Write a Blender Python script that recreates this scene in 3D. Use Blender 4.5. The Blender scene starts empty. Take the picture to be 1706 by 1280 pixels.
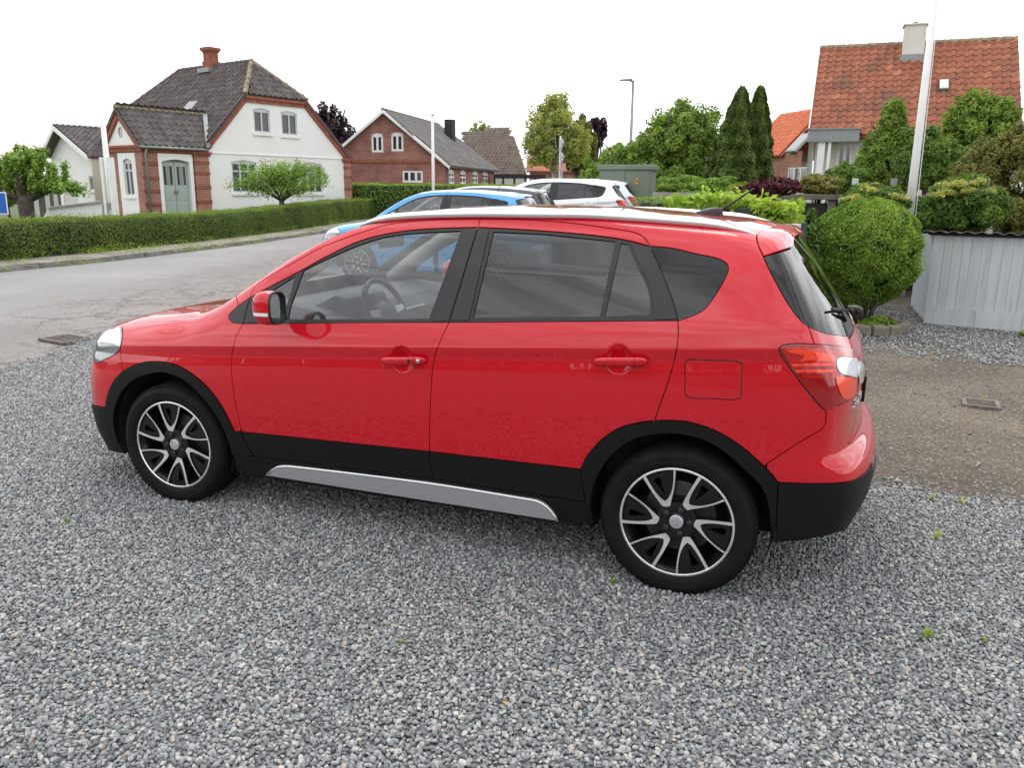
import bpy, bmesh, math, random, numpy as np
from mathutils import Vector, Matrix
from mathutils.geometry import delaunay_2d_cdt

# ------------------------------------------------------------------ camera, sky, sun, exposure
S = bpy.context.scene
cam = bpy.data.objects.new('camera', bpy.data.cameras.new('camera')); S.collection.objects.link(cam); S.camera = cam
_yaw, _pitch, _roll = 0.374787, 0.234700, 0.009903
_f = Vector((-math.sin(_yaw)*math.cos(_pitch), math.cos(_yaw)*math.cos(_pitch), -math.sin(_pitch)))
_r = Vector((math.cos(_yaw), math.sin(_yaw), 0)); _u = _r.cross(_f)
_r2 = _r*math.cos(_roll)+_u*math.sin(_roll); _u2 = -_r*math.sin(_roll)+_u*math.cos(_roll)
cam.matrix_world = Matrix(((_r2.x, _u2.x, -_f.x, 3.104640), (_r2.y, _u2.y, -_f.y, -3.960143), (_r2.z, _u2.z, -_f.z, 1.617338), (0, 0, 0, 1)))
cam.data.sensor_width = 36; cam.data.lens = 36*1358.55/1706; cam.data.clip_end = 2000; cam.data.clip_start = .05
SUN_EL, SUN_AZ = math.radians(58), math.radians(-28)      # azimuth from +y, clockwise
W = bpy.data.worlds.new('World'); S.world = W; W.use_nodes = True
def build_world():
    nt = W.node_tree; nt.nodes.clear(); N = nt.nodes.new; L = nt.links.new
    out = N('ShaderNodeOutputWorld'); bg = N('ShaderNodeBackground'); bg.inputs['Strength'].default_value = .12
    sky = N('ShaderNodeTexSky'); sky.sky_type = 'NISHITA'; sky.sun_disc = False
    sky.sun_elevation = SUN_EL; sky.sun_rotation = SUN_AZ; sky.air_density = 1.6; sky.dust_density = 4
    tc = N('ShaderNodeTexCoord')
    mp = N('ShaderNodeMapping'); mp.inputs['Scale'].default_value = (1, 1, 4.2); L(tc.outputs['Generated'], mp.inputs['Vector'])
    n1 = N('ShaderNodeTexNoise'); n1.inputs['Scale'].default_value = 2.1; n1.inputs['Detail'].default_value = 7; n1.inputs['Roughness'].default_value = .55
    n1.inputs['Distortion'].default_value = .6
    L(mp.outputs['Vector'], n1.inputs['Vector'])
    cr = N('ShaderNodeValToRGB'); e = cr.color_ramp.elements
    e[0].position = .40; e[0].color = (7.2, 7.4, 7.8, 1); e[1].position = .62; e[1].color = (16.5, 16.6, 16.8, 1)
    L(n1.outputs['Fac'], cr.inputs['Fac'])
    mx = N('ShaderNodeMix'); mx.data_type = 'RGBA'; mx.inputs['Factor'].default_value = .93
    L(sky.outputs['Color'], mx.inputs['A']); L(cr.outputs['Color'], mx.inputs['B'])
    L(mx.outputs['Result'], bg.inputs['Color']); L(bg.outputs['Background'], out.inputs['Surface'])
build_world()
sun = bpy.data.objects.new('sun', bpy.data.lights.new('sun', 'SUN')); S.collection.objects.link(sun)
sun.data.energy = 1.0; sun.data.angle = math.radians(30); sun.data.color = (1, .97, .92)
sun.rotation_euler = Vector((-math.sin(SUN_AZ)*math.cos(SUN_EL), -math.cos(SUN_AZ)*math.cos(SUN_EL), -math.sin(SUN_EL))).to_track_quat('-Z', 'Y').to_euler()
V = S.view_settings; V.view_transform = 'Standard'; V.look = 'None'; V.exposure = 0.34; V.gamma = 1; V.use_curve_mapping = False
S.cycles.max_bounces = 8; S.cycles.transparent_max_bounces = 12; S.cycles.caustics_reflective = False; S.cycles.caustics_refractive = False
random.seed(5); RNG = np.random.default_rng(5)

# ------------------------------------------------------------------ small helpers
COL = S.collection
def tag(o, label=None, cat=None, group=None, kind=None):
    if label: o['label'] = label
    if cat: o['category'] = cat
    if group: o['group'] = group
    if kind: o['kind'] = kind
    return o
def empty(name, loc=(0, 0, 0), rz=0, label=None, cat=None, group=None):
    o = bpy.data.objects.new(name, None); COL.objects.link(o); o.location = loc; o.rotation_euler = (0, 0, rz); o.empty_display_size = .2
    return tag(o, label, cat, group)
def link(name, me, mat=None, parent=None):
    o = bpy.data.objects.new(name, me); COL.objects.link(o)
    if parent is not None: o.parent = parent
    for m in (mat if isinstance(mat, (list, tuple)) else [mat]):
        if m is not None: me.materials.append(m)
    return o
def mesh_obj(name, v, f, mat=None, parent=None, smooth=False, normals=None, mi=None):
    me = bpy.data.meshes.new(name); v = np.asarray(v, float)
    if isinstance(f, np.ndarray):
        n, k = f.shape; me.vertices.add(len(v)); me.vertices.foreach_set('co', v.astype(np.float32).ravel())
        me.loops.add(n*k); me.loops.foreach_set('vertex_index', f.astype(np.int32).ravel())
        me.polygons.add(n); me.polygons.foreach_set('loop_start', np.arange(0, n*k, k, dtype=np.int32)); me.polygons.foreach_set('loop_total', np.full(n, k, np.int32))
        me.update(calc_edges=True)
    else: me.from_pydata([tuple(p) for p in v], [], f); me.update()
    if smooth or normals is not None: me.shade_smooth()
    else: me.shade_flat()
    if mi is not None: me.polygons.foreach_set('material_index', np.asarray(mi, np.int32))
    if normals is not None: me.normals_split_custom_set_from_vertices([tuple(n) for n in normals])
    return link(name, me, mat, parent)
class MB:
    'collects boxes, tubes, prisms into one mesh'
    def __init__(s): s.v = []; s.f = []; s.m = []
    def add(s, v, f, m=0):
        b = len(s.v); s.v += [tuple(p) for p in v]; s.f += [tuple(i+b for i in q) for q in f]; s.m += [m]*len(f); return s
    def box(s, lo, hi, m=0, M=None):
        (a, b, c), (d, e, g) = lo, hi
        v = [(a, b, c), (d, b, c), (d, e, c), (a, e, c), (a, b, g), (d, b, g), (d, e, g), (a, e, g)]
        if M is not None: v = [tuple(M @ Vector(p)) for p in v]
        return s.add(v, [(0, 3, 2, 1), (4, 5, 6, 7), (0, 1, 5, 4), (1, 2, 6, 5), (2, 3, 7, 6), (3, 0, 4, 7)], m)
    def hexa(s, p, m=0):    # 8 corners, bottom ring then top ring
        return s.add(p, [(0, 3, 2, 1), (4, 5, 6, 7), (0, 1, 5, 4), (1, 2, 6, 5), (2, 3, 7, 6), (3, 0, 4, 7)], m)
    def tube(s, pts, r, n=8, m=0, cap=True):
        pts = [Vector(p) for p in pts]; rr = r if isinstance(r, (list, tuple)) else [r]*len(pts); V_ = []; up = None
        for i, p in enumerate(pts):
            d = (pts[min(i+1, len(pts)-1)]-pts[max(i-1, 0)]).normalized()
            if up is None: up = d.orthogonal().normalized()
            up = (up-d*up.dot(d)).normalized(); w = d.cross(up)
            for k in range(n):
                a = 2*math.pi*k/n; V_.append(p+(up*math.cos(a)+w*math.sin(a))*rr[i])
        F = [(i*n+k, i*n+(k+1) % n, (i+1)*n+(k+1) % n, (i+1)*n+k) for i in range(len(pts)-1) for k in range(n)]
        if cap: F += [tuple(range(n-1, -1, -1)), tuple((len(pts)-1)*n+k for k in range(n))]
        return s.add(V_, F, m)
    def prism(s, poly, z0, z1, m=0, f=None):   # 2-d polygon extruded, f maps (a,b,c)->xyz
        f = f or (lambda a, b, c: (a, b, c)); n = len(poly)
        V_ = [f(a, b, z0) for a, b in poly]+[f(a, b, z1) for a, b in poly]
        return s.add(V_, [tuple(range(n-1, -1, -1)), tuple(range(n, 2*n))]+[(i, (i+1) % n, (i+1) % n+n, i+n) for i in range(n)], m)
    def lathe(s, prof, n=48, m=0, f=None):     # (radius, h) about the local axis
        f = f or (lambda a, b, c: (a, b, c)); k = len(prof); V_ = []
        for i in range(n):
            a = 2*math.pi*i/n
            for r, h in prof: V_.append(f(r*math.cos(a), r*math.sin(a), h))
        return s.add(V_, [(i*k+j, ((i+1) % n)*k+j, ((i+1) % n)*k+j+1, i*k+j+1) for i in range(n) for j in range(k-1)], m)
    def obj(s, name, mat=None, parent=None, smooth=False, bevel=0, angle=None):
        me = bpy.data.meshes.new(name); me.from_pydata(s.v, [], s.f); me.update()
        bm = bmesh.new(); bm.from_mesh(me); bmesh.ops.recalc_face_normals(bm, faces=bm.faces); bm.to_mesh(me); bm.free()
        me.polygons.foreach_set('material_index', np.array(s.m, np.int32))
        o = link(name, me, mat, parent)
        if smooth: me.shade_smooth()
        if angle: me.shade_smooth(); me.set_sharp_from_angle(angle=math.radians(angle))
        if bevel:
            b = o.modifiers.new('bevel', 'BEVEL'); b.width = bevel; b.segments = 2; b.limit_method = 'ANGLE'; b.angle_limit = math.radians(35)
        return o

# ------------------------------------------------------------------ materials
def mat(name, col, rough=.6, metal=0, coat=0, spec=.5, noise=None, bump=None, emit=None, coatr=.03, vec='Object'):
    """noise = (scale, amount, detail) varies the colour; bump = (scale, strength)"""
    m = bpy.data.materials.new(name); m.use_nodes = True; nt = m.node_tree; b = nt.nodes['Principled BSDF']
    b.inputs['Base Color'].default_value = (*col, 1); b.inputs['Roughness'].default_value = rough; b.inputs['Metallic'].default_value = metal
    b.inputs['Coat Weight'].default_value = coat; b.inputs['Coat Roughness'].default_value = coatr; b.inputs['Specular IOR Level'].default_value = spec
    N = nt.nodes.new; L = nt.links.new
    if noise or bump: tc = N('ShaderNodeTexCoord')
    if noise:
        sc, am = noise[0], noise[1]; n = N('ShaderNodeTexNoise'); n.inputs['Scale'].default_value = sc; n.inputs['Detail'].default_value = noise[2] if len(noise) > 2 else 5
        L(tc.outputs[vec], n.inputs['Vector']); r = N('ShaderNodeMapRange'); r.inputs['From Min'].default_value = .3; r.inputs['From Max'].default_value = .7
        r.inputs['To Min'].default_value = 1-am; r.inputs['To Max'].default_value = 1+am; L(n.outputs['Fac'], r.inputs['Value'])
        h = N('ShaderNodeVectorMath'); h.operation = 'SCALE'; h.inputs[0].default_value = col; L(r.outputs['Result'], h.inputs['Scale']); L(h.outputs['Vector'], b.inputs['Base Color'])
    if bump:
        n = N('ShaderNodeTexNoise'); n.inputs['Scale'].default_value = bump[0]; n.inputs['Detail'].default_value = 4; L(tc.outputs[vec], n.inputs['Vector'])
        bp = N('ShaderNodeBump'); bp.inputs['Strength'].default_value = bump[1]; bp.inputs['Distance'].default_value = .01; L(n.outputs['Fac'], bp.inputs['Height']); L(bp.outputs['Normal'], b.inputs['Normal'])
    return m
def glass(name, tint, ior=1.5, rough=0., gain=1.):
    m = bpy.data.materials.new(name); m.use_nodes = True; nt = m.node_tree; nt.nodes.clear(); N = nt.nodes.new; L = nt.links.new
    o = N('ShaderNodeOutputMaterial'); t = N('ShaderNodeBsdfTransparent'); t.inputs['Color'].default_value = (*tint, 1)
    g = N('ShaderNodeBsdfGlossy'); g.inputs['Roughness'].default_value = rough; ge = N('ShaderNodeNewGeometry')
    f0 = ((ior-1)/(ior+1))**2*gain
    def mth(op, a, b=None):
        n = N('ShaderNodeMath'); n.operation = op
        for i, v in enumerate((a, b)):
            if v is None: continue
            if isinstance(v, (int, float)): n.inputs[i].default_value = v
            else: L(v, n.inputs[i])
        return n.outputs[0]
    d = N('ShaderNodeVectorMath'); d.operation = 'DOT_PRODUCT'; L(ge.outputs['Incoming'], d.inputs[0]); L(ge.outputs['Normal'], d.inputs[1])
    c = mth('ABSOLUTE', d.outputs['Value']); c = mth('SUBTRACT', 1., c); c = mth('POWER', c, 5.); c = mth('MULTIPLY', c, 1-f0); c = mth('ADD', c, f0)
    x = N('ShaderNodeMixShader'); L(c, x.inputs['Fac']); L(t.outputs[0], x.inputs[1]); L(g.outputs[0], x.inputs[2]); L(x.outputs[0], o.inputs['Surface'])
    return m
M = {}
M['red'] = mat('red_paint', (.53, .0025, .013), .40, coat=1, spec=.12, noise=(1.2, .015), coatr=.01)
M['trim'] = mat('black_trim_plastic', (.0085, .008, .0082), .55, spec=.16, bump=(500, .12))
M['pillar'] = mat('pillar_film', (.030, .028, .029), .42, spec=.3)
M['seal'] = mat('rubber_seal', (.008, .008, .008), .5)
M['dark'] = mat('dark_void', (.006, .006, .006), .8)
M['silver'] = mat('silver_paint', (.55, .56, .58), .30, metal=.6, coat=.3)
M['rail'] = mat('rail_aluminium', (.82, .82, .82), .30, metal=.85)
M['alloy'] = mat('machined_alloy', (.93, .93, .94), .28, metal=.8)
M['alloyblack'] = mat('gloss_black_alloy', (.006, .0065, .007), .3, coat=.25, spec=.3)
M['tyre'] = mat('tyre_rubber', (.009, .0085, .008), .75, spec=.16, noise=(14, .3), bump=(160, .25))
M['steel'] = mat('brake_steel', (.085, .080, .076), .5, metal=.6, noise=(30, .3))
M['rust'] = mat('worn_bolt', (.06, .045, .04), .5, metal=.5)
M['chrome'] = mat('chrome', (.85, .85, .86), .08, metal=1)
M['glassclear'] = glass('clear_glass', (.74, .78, .77), 1.56, 0, 2.7)
M['glassdark'] = glass('privacy_glass', (.10, .10, .105), 1.6, 0, 1.75)
M['glassrear'] = glass('rear_privacy_glass', (.030, .030, .032), 1.55, 0, 1.15)
M['mirror'] = mat('mirror_glass', (.75, .78, .78), .02, metal=1)
M['lens'] = glass('lamp_lens', (.95, .95, .95), 1.5, 0, 1.5)
M['lampred'] = mat('lamp_red', (.50, .006, .008), .16, coat=.45)
M['lampdeep'] = mat('lamp_deep_red', (.30, .003, .006), .14, coat=.5)
M['lamporange'] = mat('lamp_bright_red', (.90, .060, .020), .18, coat=.4)
M['lampwhite'] = mat('lamp_white', (.80, .80, .82), .12, coat=1)
M['lampgrey'] = mat('lamp_housing', (.30, .31, .33), .25, metal=.6, coat=.5)
M['intgrey'] = mat('grey_headlining', (.42, .42, .41), .85)
M['intdark'] = mat('dark_dashboard', (.070, .073, .078), .6, bump=(300, .1))
M['seat'] = mat('seat_fabric', (.045, .045, .048), .9, bump=(250, .2))
# ------------------------------------------------------------------ camera maths (a traced picture point becomes a point in the world)
CAM_C = np.array([3.104640, -3.960143, 1.617338]); CAM_YAW, CAM_PITCH, CAM_ROLL, CAM_F = 0.374787, 0.234700, 0.009903, 1358.55
def cam_axes():
    yaw, pitch, roll = CAM_YAW, CAM_PITCH, CAM_ROLL
    f = np.array([-np.sin(yaw)*np.cos(pitch), np.cos(yaw)*np.cos(pitch), -np.sin(pitch)])
    r = np.array([np.cos(yaw), np.sin(yaw), 0]); u = np.cross(r, f)
    return r*np.cos(roll)+u*np.sin(roll), -r*np.sin(roll)+u*np.cos(roll), f
CR, CU, CF = cam_axes()
def rays(pp):
    pp = np.atleast_2d(np.array(pp, float))
    return CR*((pp[:, :1]-853)/CAM_F) - CU*((pp[:, 1:2]-640)/CAM_F) + CF
def proj(P):
    D = np.atleast_2d(P)-CAM_C; d = D@CF
    return np.stack([853+CAM_F*D@CR/d, 640-CAM_F*D@CU/d], 1)
def on_axis(px, py, ax, v):            # point of the sight line where coordinate ax equals v
    d = rays((px, py))[0]; return CAM_C + d*((v-CAM_C[ax])/d[ax])
def at_depth(px, py, D): return CAM_C + rays((px, py))[0]*D

# ------------------------------------------------------------------ smooth car body as an implicit surface
def smooth_table(kn, sig, lo, hi, n=1600):
    g = np.linspace(lo, hi, n); kx, ky = zip(*kn); v = np.interp(g, kx, ky)
    # linear extrapolation at the ends keeps the slope
    s0 = (ky[1]-ky[0])/(kx[1]-kx[0]); s1 = (ky[-1]-ky[-2])/(kx[-1]-kx[-2])
    v = np.where(g < kx[0], ky[0]+s0*(g-kx[0]), v); v = np.where(g > kx[-1], ky[-1]+s1*(g-kx[-1]), v)
    h = g[1]-g[0]; m = int(3*sig/h)+1; k = np.exp(-.5*(np.arange(-m, m+1)*h/sig)**2); k /= k.sum()
    vp = np.concatenate([v[0]+(v[1]-v[0])*np.arange(-m, 0), v, v[-1]+(v[-1]-v[-2])*np.arange(1, m+1)])
    v = np.convolve(vp, k, 'valid')
    return lambda t: np.interp(t, g, v)
def sstep(t, a, b):
    t = np.clip((t-a)/(b-a), 0, 1); return t*t*(3-2*t)
def smax(a, b, k): return .5*(a+b+np.sqrt((a-b)**2+k*k))

class Body:
    # side profile: how far the flank stands in from the widest plan line, by height
    prof = staticmethod(smooth_table([(.10, .085), (.20, .050), (.33, .026), (.42, .017), (.55, .006), (.66, .001), (.74, .0005), (.82, .004), (.868, .0105),
                         (.905, .0040), (.916, .0022), (.925, .0055), (.97, .022), (1.02, .045), (1.05, .060), (1.10, .083), (1.25, .150), (1.40, .236), (1.50, .305), (1.62, .40)], .0055, 0, 1.8))
    plan = staticmethod(smooth_table([(-1.2, .80), (-.8, .835), (-.5, .858), (-.1, .873), (.3, .876), (.6, .872), (1.3, .876), (1.9, .877), (2.4, .885), (2.8, .882), (3.1, .862), (3.4, .82)], .10, -1.5, 4))
    top = staticmethod(smooth_table([(-1.1, .50), (-.90, .72), (-.84, .83), (-.75, .88), (-.6, .92), (-.4, .955), (-.15, .985), (.1, 1.02), (.25, 1.085), (.42, 1.19), (.52, 1.25), (.65, 1.33), (.84, 1.425), (1.0, 1.485), (1.18, 1.517),
                        (1.33, 1.534), (1.6, 1.547), (2.1, 1.545), (2.66, 1.508), (2.95, 1.468), (3.2, 1.42)], .045, -1.5, 4))
    crown = staticmethod(smooth_table([(-1, .02), (.1, .02), (.4, .05), (1.3, .045), (2.9, .045)], .15, -1.5, 4))
    rear = staticmethod(smooth_table([(.0, 3.16), (.18, 3.22), (.30, 3.300), (.42, 3.345), (.50, 3.350), (.57, 3.340), (.60, 3.325), (.645, 3.272), (.70, 3.264), (.80, 3.267), (.92, 3.262), (.98, 3.240),
                         (1.04, 3.203), (1.15, 3.135), (1.40, 2.965), (1.6, 2.86)], .012, 0, 1.8))
    front = staticmethod(smooth_table([(0, -.76), (.18, -.83), (.30, -.89), (.45, -.91), (.58, -.90), (.68, -.88), (.80, -.84), (1.0, -.74)], .03, 0, 1.8))
    frk = 3.0; fra = .335; rra = .115
    scoops = []     # (x, z, rx, rz, depth): finger scoops behind the door handles
    def belt(s, x): return .071*(x-.75)
    def f(s, P):
        x, y, z = P[..., 0], np.abs(P[..., 1]), P[..., 2]
        zz = z - (.0755*x-.083)*sstep(z, .45, .78)*(1-.6*sstep(z, 1.1, 1.45))
        w = s.plan(x) - s.prof(zz)
        for (sx, sz, rx, rz, dp) in s.scoops:
            e = ((x-sx)/rx)**2+((z-sz)/rz)**2
            w = w - dp*np.where(e < 1, (1-np.clip(e, 0, 1)**2)**1.5, 0)
        a = y-w
        b = z-(s.top(x)-s.crown(x)*(y/.8)**3)
        kt = s.ktop(x)
        g = smax(a, b*.8, kt)
        yy = y/.87
        c = (s.front(z)+s.fra*yy**s.frk)-x
        g = smax(g, c*.8, .09)
        d = x-(s.rear(z)-s.rra*yy**2.4)
        g = smax(g, d, s.krear(z))
        return g
    ktop = staticmethod(smooth_table([(-1.2, .14), (-.3, .12), (.2, .09), (.5, .05), (1, .045), (3.3, .055)], .1, -1.5, 4))
    krear = staticmethod(smooth_table([(0, .12), (.5, .10), (.7, .07), (.95, .06), (1.1, .05), (1.5, .05)], .05, 0, 1.8))
    # chart: rays fan out from a spine inside the car; (s, q) in about metres
    X0, X1, Z0, RR = .15, 2.65, .45, .85
    def chart(s, P):
        P = np.atleast_2d(P); x, y, z = P.T
        O = np.clip(x, s.X0, s.X1); v = np.stack([x-O, y, z-s.Z0], 1); L = np.linalg.norm(v, axis=1)
        th = np.arcsin(np.clip(v[:, 0]/L, -1, 1)); ph = np.arctan2(v[:, 2], -v[:, 1])
        return np.stack([O+th*s.RR, ph*s.RR], 1)
    def lift(s, c, off=0.):
        c = np.atleast_2d(c); O = np.clip(c[:, 0], s.X0, s.X1); th = (c[:, 0]-O)/s.RR; ph = c[:, 1]/s.RR
        d = np.stack([np.sin(th), -np.cos(th)*np.cos(ph), np.cos(th)*np.sin(ph)], 1)
        o = np.stack([O, 0*O, 0*O+s.Z0], 1)
        lo = np.full(len(c), .05); hi = np.full(len(c), 1.6)
        for _ in range(36):
            m = (lo+hi)/2; v = s.f(o+d*m[:, None]); lo = np.where(v < 0, m, lo); hi = np.where(v < 0, hi, m)
        P = o+d*((lo+hi)/2)[:, None]; N = s.normal(P)
        return P+N*off, N
    def normal(s, P, h=.0012):
        N = np.stack([s.f(P+np.eye(3)[k]*h)-s.f(P-np.eye(3)[k]*h) for k in range(3)], 1)
        return N/np.linalg.norm(N, axis=1)[:, None]
    def hit(s, o, d, tmin=0, tmax=8, n=700):
        # first crossing of rays (o, d) with the surface, or the closest approach
        o = np.atleast_2d(o); d = np.atleast_2d(d); t = np.linspace(tmin, tmax, n); out = []
        for i in range(len(d)):
            oo = o[i if len(o) > 1 else 0]; v = s.f(oo+t[:, None]*d[i]); k = np.argmax(v < 0)
            if v[k] < 0 and k > 0:
                a, b = t[k-1], t[k]
                for _ in range(30):
                    m = (a+b)/2
                    if s.f((oo+m*d[i])[None])[0] < 0: b = m
                    else: a = m
                out.append(oo+a*d[i])
            else: out.append(oo+t[np.argmin(v)]*d[i])
        return np.array(out)
    def px(s, pts): return s.hit(CAM_C, rays(pts), 1.5, 7.5, 500)
# ------------------------------------------------------------------ panels cut from the body surface
BODY = Body()
def crom(p, step=5.):
    p = np.array(p, float)
    if len(p) < 3:
        n = max(2, int(np.linalg.norm(p[-1]-p[0])/step)+1); t = np.linspace(0, 1, n)[:, None]; return p[0]+(p[-1]-p[0])*t
    q = np.vstack([2*p[0]-p[1], p, 2*p[-1]-p[-2]]); out = []
    for i in range(len(p)-1):
        a, b, c, d = q[i:i+4]; n = max(1, int(round(np.linalg.norm(c-b)/step))); t = (np.arange(n)/n)[:, None]
        la, lb, lc = [max(1e-6, np.linalg.norm(u)**.5) for u in (b-a, c-b, d-c)]
        m1 = ((b-a)/la-(c-a)/(la+lb)+(c-b)/lb)*lb; m2 = ((c-b)/lb-(d-b)/(lb+lc)+(d-c)/lc)*lb
        out.append((2*t**3-3*t**2+1)*b+(t**3-2*t**2+t)*m1+(-2*t**3+3*t**2)*c+(t**3-t**2)*m2)
    return np.vstack(out+[p[-1:]])
def C(*pts, step=5.): return BODY.chart(BODY.px(crom(pts, step)))              # curve seen in the picture, on the body
def L_(*pts, step=6.):                                                        # straight pieces between corners
    out = [crom([pts[i], pts[i+1]], step)[:-1] for i in range(len(pts)-1)]+[np.array([pts[-1]], float)]
    return BODY.chart(BODY.px(np.vstack(out)))
def Wc(pts, step=.03):                                                        # curve through world points (x, y, z) near the surface
    return BODY.chart(crom(pts, step))
def top_pt(x, y):
    return tuple(BODY.hit(np.array([x, y, 2.2]), np.array([[0, 0, -1.]]), 0, 1.9, 500)[0])
def rear_pt(y, z): return tuple(BODY.hit(np.array([4.2, y, z]), np.array([[-1., 0, 0]]), 0, 2.0, 500)[0])
def front_pt(y, z): return tuple(BODY.hit(np.array([-1.8, y, z]), np.array([[1., 0, 0]]), 0, 2.0, 500)[0])
QC = .85*math.pi/2
def poly(*segs):
    p = np.vstack(segs); keep = [0]
    for i in range(1, len(p)):
        if np.linalg.norm(p[i]-p[keep[-1]]) > .0025: keep.append(i)
    p = p[keep]
    if np.linalg.norm(p[0]-p[-1]) < .0025: p = p[:-1]
    a = np.sum(p[:, 0]*np.roll(p[:, 1], -1)-np.roll(p[:, 0], -1)*p[:, 1])
    return p if a > 0 else p[::-1]
def on_c(p): return np.abs(np.abs(p[:, 1])-QC) < .006
def inset(p, d):
    if d == 0: return p
    e = np.roll(p, -1, 0)-p; e /= np.linalg.norm(e, axis=1)[:, None]+1e-12; n = np.stack([-e[:, 1], e[:, 0]], 1); m = n+np.roll(n, 1, 0); l = np.linalg.norm(m, axis=1)[:, None]
    m = np.where(l > .35, m/np.maximum(l, .01), n); c = np.clip(np.sum(m*n, 1)[:, None], .45, 1); q = p+m*d/c
    q = q.copy(); k = on_c(p); q[k, 1] = p[k, 1]; return q
def inside(p, poly_):
    x, y = p[:, 0], p[:, 1]; r = np.zeros(len(p), bool); a = poly_; b = np.roll(poly_, -1, 0)
    for (x1, y1), (x2, y2) in zip(a, b):
        if y1 == y2: continue
        k = (y1 > y) != (y2 > y); r ^= k & (x < (x2-x1)*(y-y1)/(y2-y1)+x1)
    return r
def seg_dist(p, a, b):
    d = np.full(len(p), 9.)
    for u, v in zip(a, b):
        w = v-u; t = np.clip(((p-u)@w)/(w@w+1e-12), 0, 1); d = np.minimum(d, np.linalg.norm(p-(u+t[:, None]*w), axis=1))
    return d
def flank_lattice():
    # mesh rows that follow the creases of the flank, so that they stay sharp and even
    zr = np.concatenate([np.arange(.16, .80, .022), np.arange(.80, .87, .011), np.arange(.87, .945, .0055), np.arange(.95, 1.06, .012), np.arange(1.07, 1.42, .03)]); s = np.arange(-.95, 3.45, .03); q = np.linspace(-.42, 1.35, 420); out = []
    SS, QQ = np.meshgrid(s, q, indexing='ij'); P, _ = BODY.lift(np.stack([SS.ravel(), QQ.ravel()], 1)); z = P[:, 2]; zz = z-(.0755*P[:, 0]-.083)*sstep(z, .45, .78)*(1-.6*sstep(z, 1.1, 1.45)); zz = zz.reshape(SS.shape)
    for i in range(len(s)):
        m = np.maximum.accumulate(zz[i]); k = np.where(np.diff(m, prepend=-9) > 1e-6)[0]; zq = zr[(zr < m[k[-1]]-.004) & (zr > m[k[0]])]; qq = np.interp(zq, m[k], q[k])
        # stop where the surface turns over to the roof or bonnet
        ok = np.gradient(qq, zq) < 3.2 if len(qq) > 2 else np.ones(len(qq), bool); out.append(np.stack([np.full(ok.sum(), s[i]), qq[ok]], 1))
        qt = qq[ok].max() if ok.any() else -.4; extra = np.arange(qt+.02, 1.335, .028); out.append(np.stack([np.full(len(extra), s[i]), extra], 1))
    G = np.vstack(out)
    for sc in BODY.scoops:
        c = BODY.chart(np.array([[sc[0], -BODY.plan(sc[0]), sc[1]]]))[0]; X, Y = np.meshgrid(np.arange(-1.1, 1.11, .12), np.arange(-1.1, 1.11, .10)); g = np.stack([X.ravel()*sc[2], Y.ravel()*sc[3]], 1)+c
        G = G[(np.abs(G[:, 0]-c[0]) > 1.1*sc[2]) | (np.abs(G[:, 1]-c[1]) > 1.1*sc[3])]; G = np.vstack([G, g])
    return G
LAT = None
def triangulate(outer, holes, sp):
    lo, hi = outer.min(0), outer.max(0); sx, sy = sp if isinstance(sp, tuple) else (sp, sp)
    X, Y = np.meshgrid(np.arange(lo[0]+sx/2, hi[0], sx), np.arange(lo[1]+sy/2, hi[1], sy)); X[::2] += sx*.5; G = np.stack([X.ravel(), Y.ravel()], 1)
    if LAT is not None and sp == (.03, .016): G = LAT[(LAT[:, 0] > lo[0]) & (LAT[:, 0] < hi[0]) & (LAT[:, 1] > lo[1]) & (LAT[:, 1] < hi[1])]; sx, sy = .014, .010
    G = G[inside(G, outer)] if len(G) else G
    for h in holes: G = G[~inside(G, h)]
    for l in [outer]+holes:
        if len(G): G = G[seg_dist(G, l, np.roll(l, -1, 0)) > min(sx, sy)*.45]
    loops = [outer]+holes; V_ = np.vstack(loops+[G]); E = []; b = 0
    for l in loops: n = len(l); E += [(b+i, b+(i+1) % n) for i in range(n)]; b += n
    v, e, f, ov, oe, of = delaunay_2d_cdt([Vector(p) for p in V_], E, [], 0, 1e-7)
    v = np.array([tuple(p) for p in v]); f = np.array(f); c = v[f].mean(1); k = inside(c, outer)
    for h in holes: k &= ~inside(c, h)
    f = f[k]; t = v[f]; ar = np.cross(t[:, 1]-t[:, 0], t[:, 2]-t[:, 0]); f = f[np.abs(ar) > 1e-9]
    idx = {}
    for i, o in enumerate(ov):
        for q in o: idx[q] = i
    LI = []; b = 0
    for l in loops: LI.append([idx[b+i] for i in range(len(l))]); b += len(l)
    return v, f, LI
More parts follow.
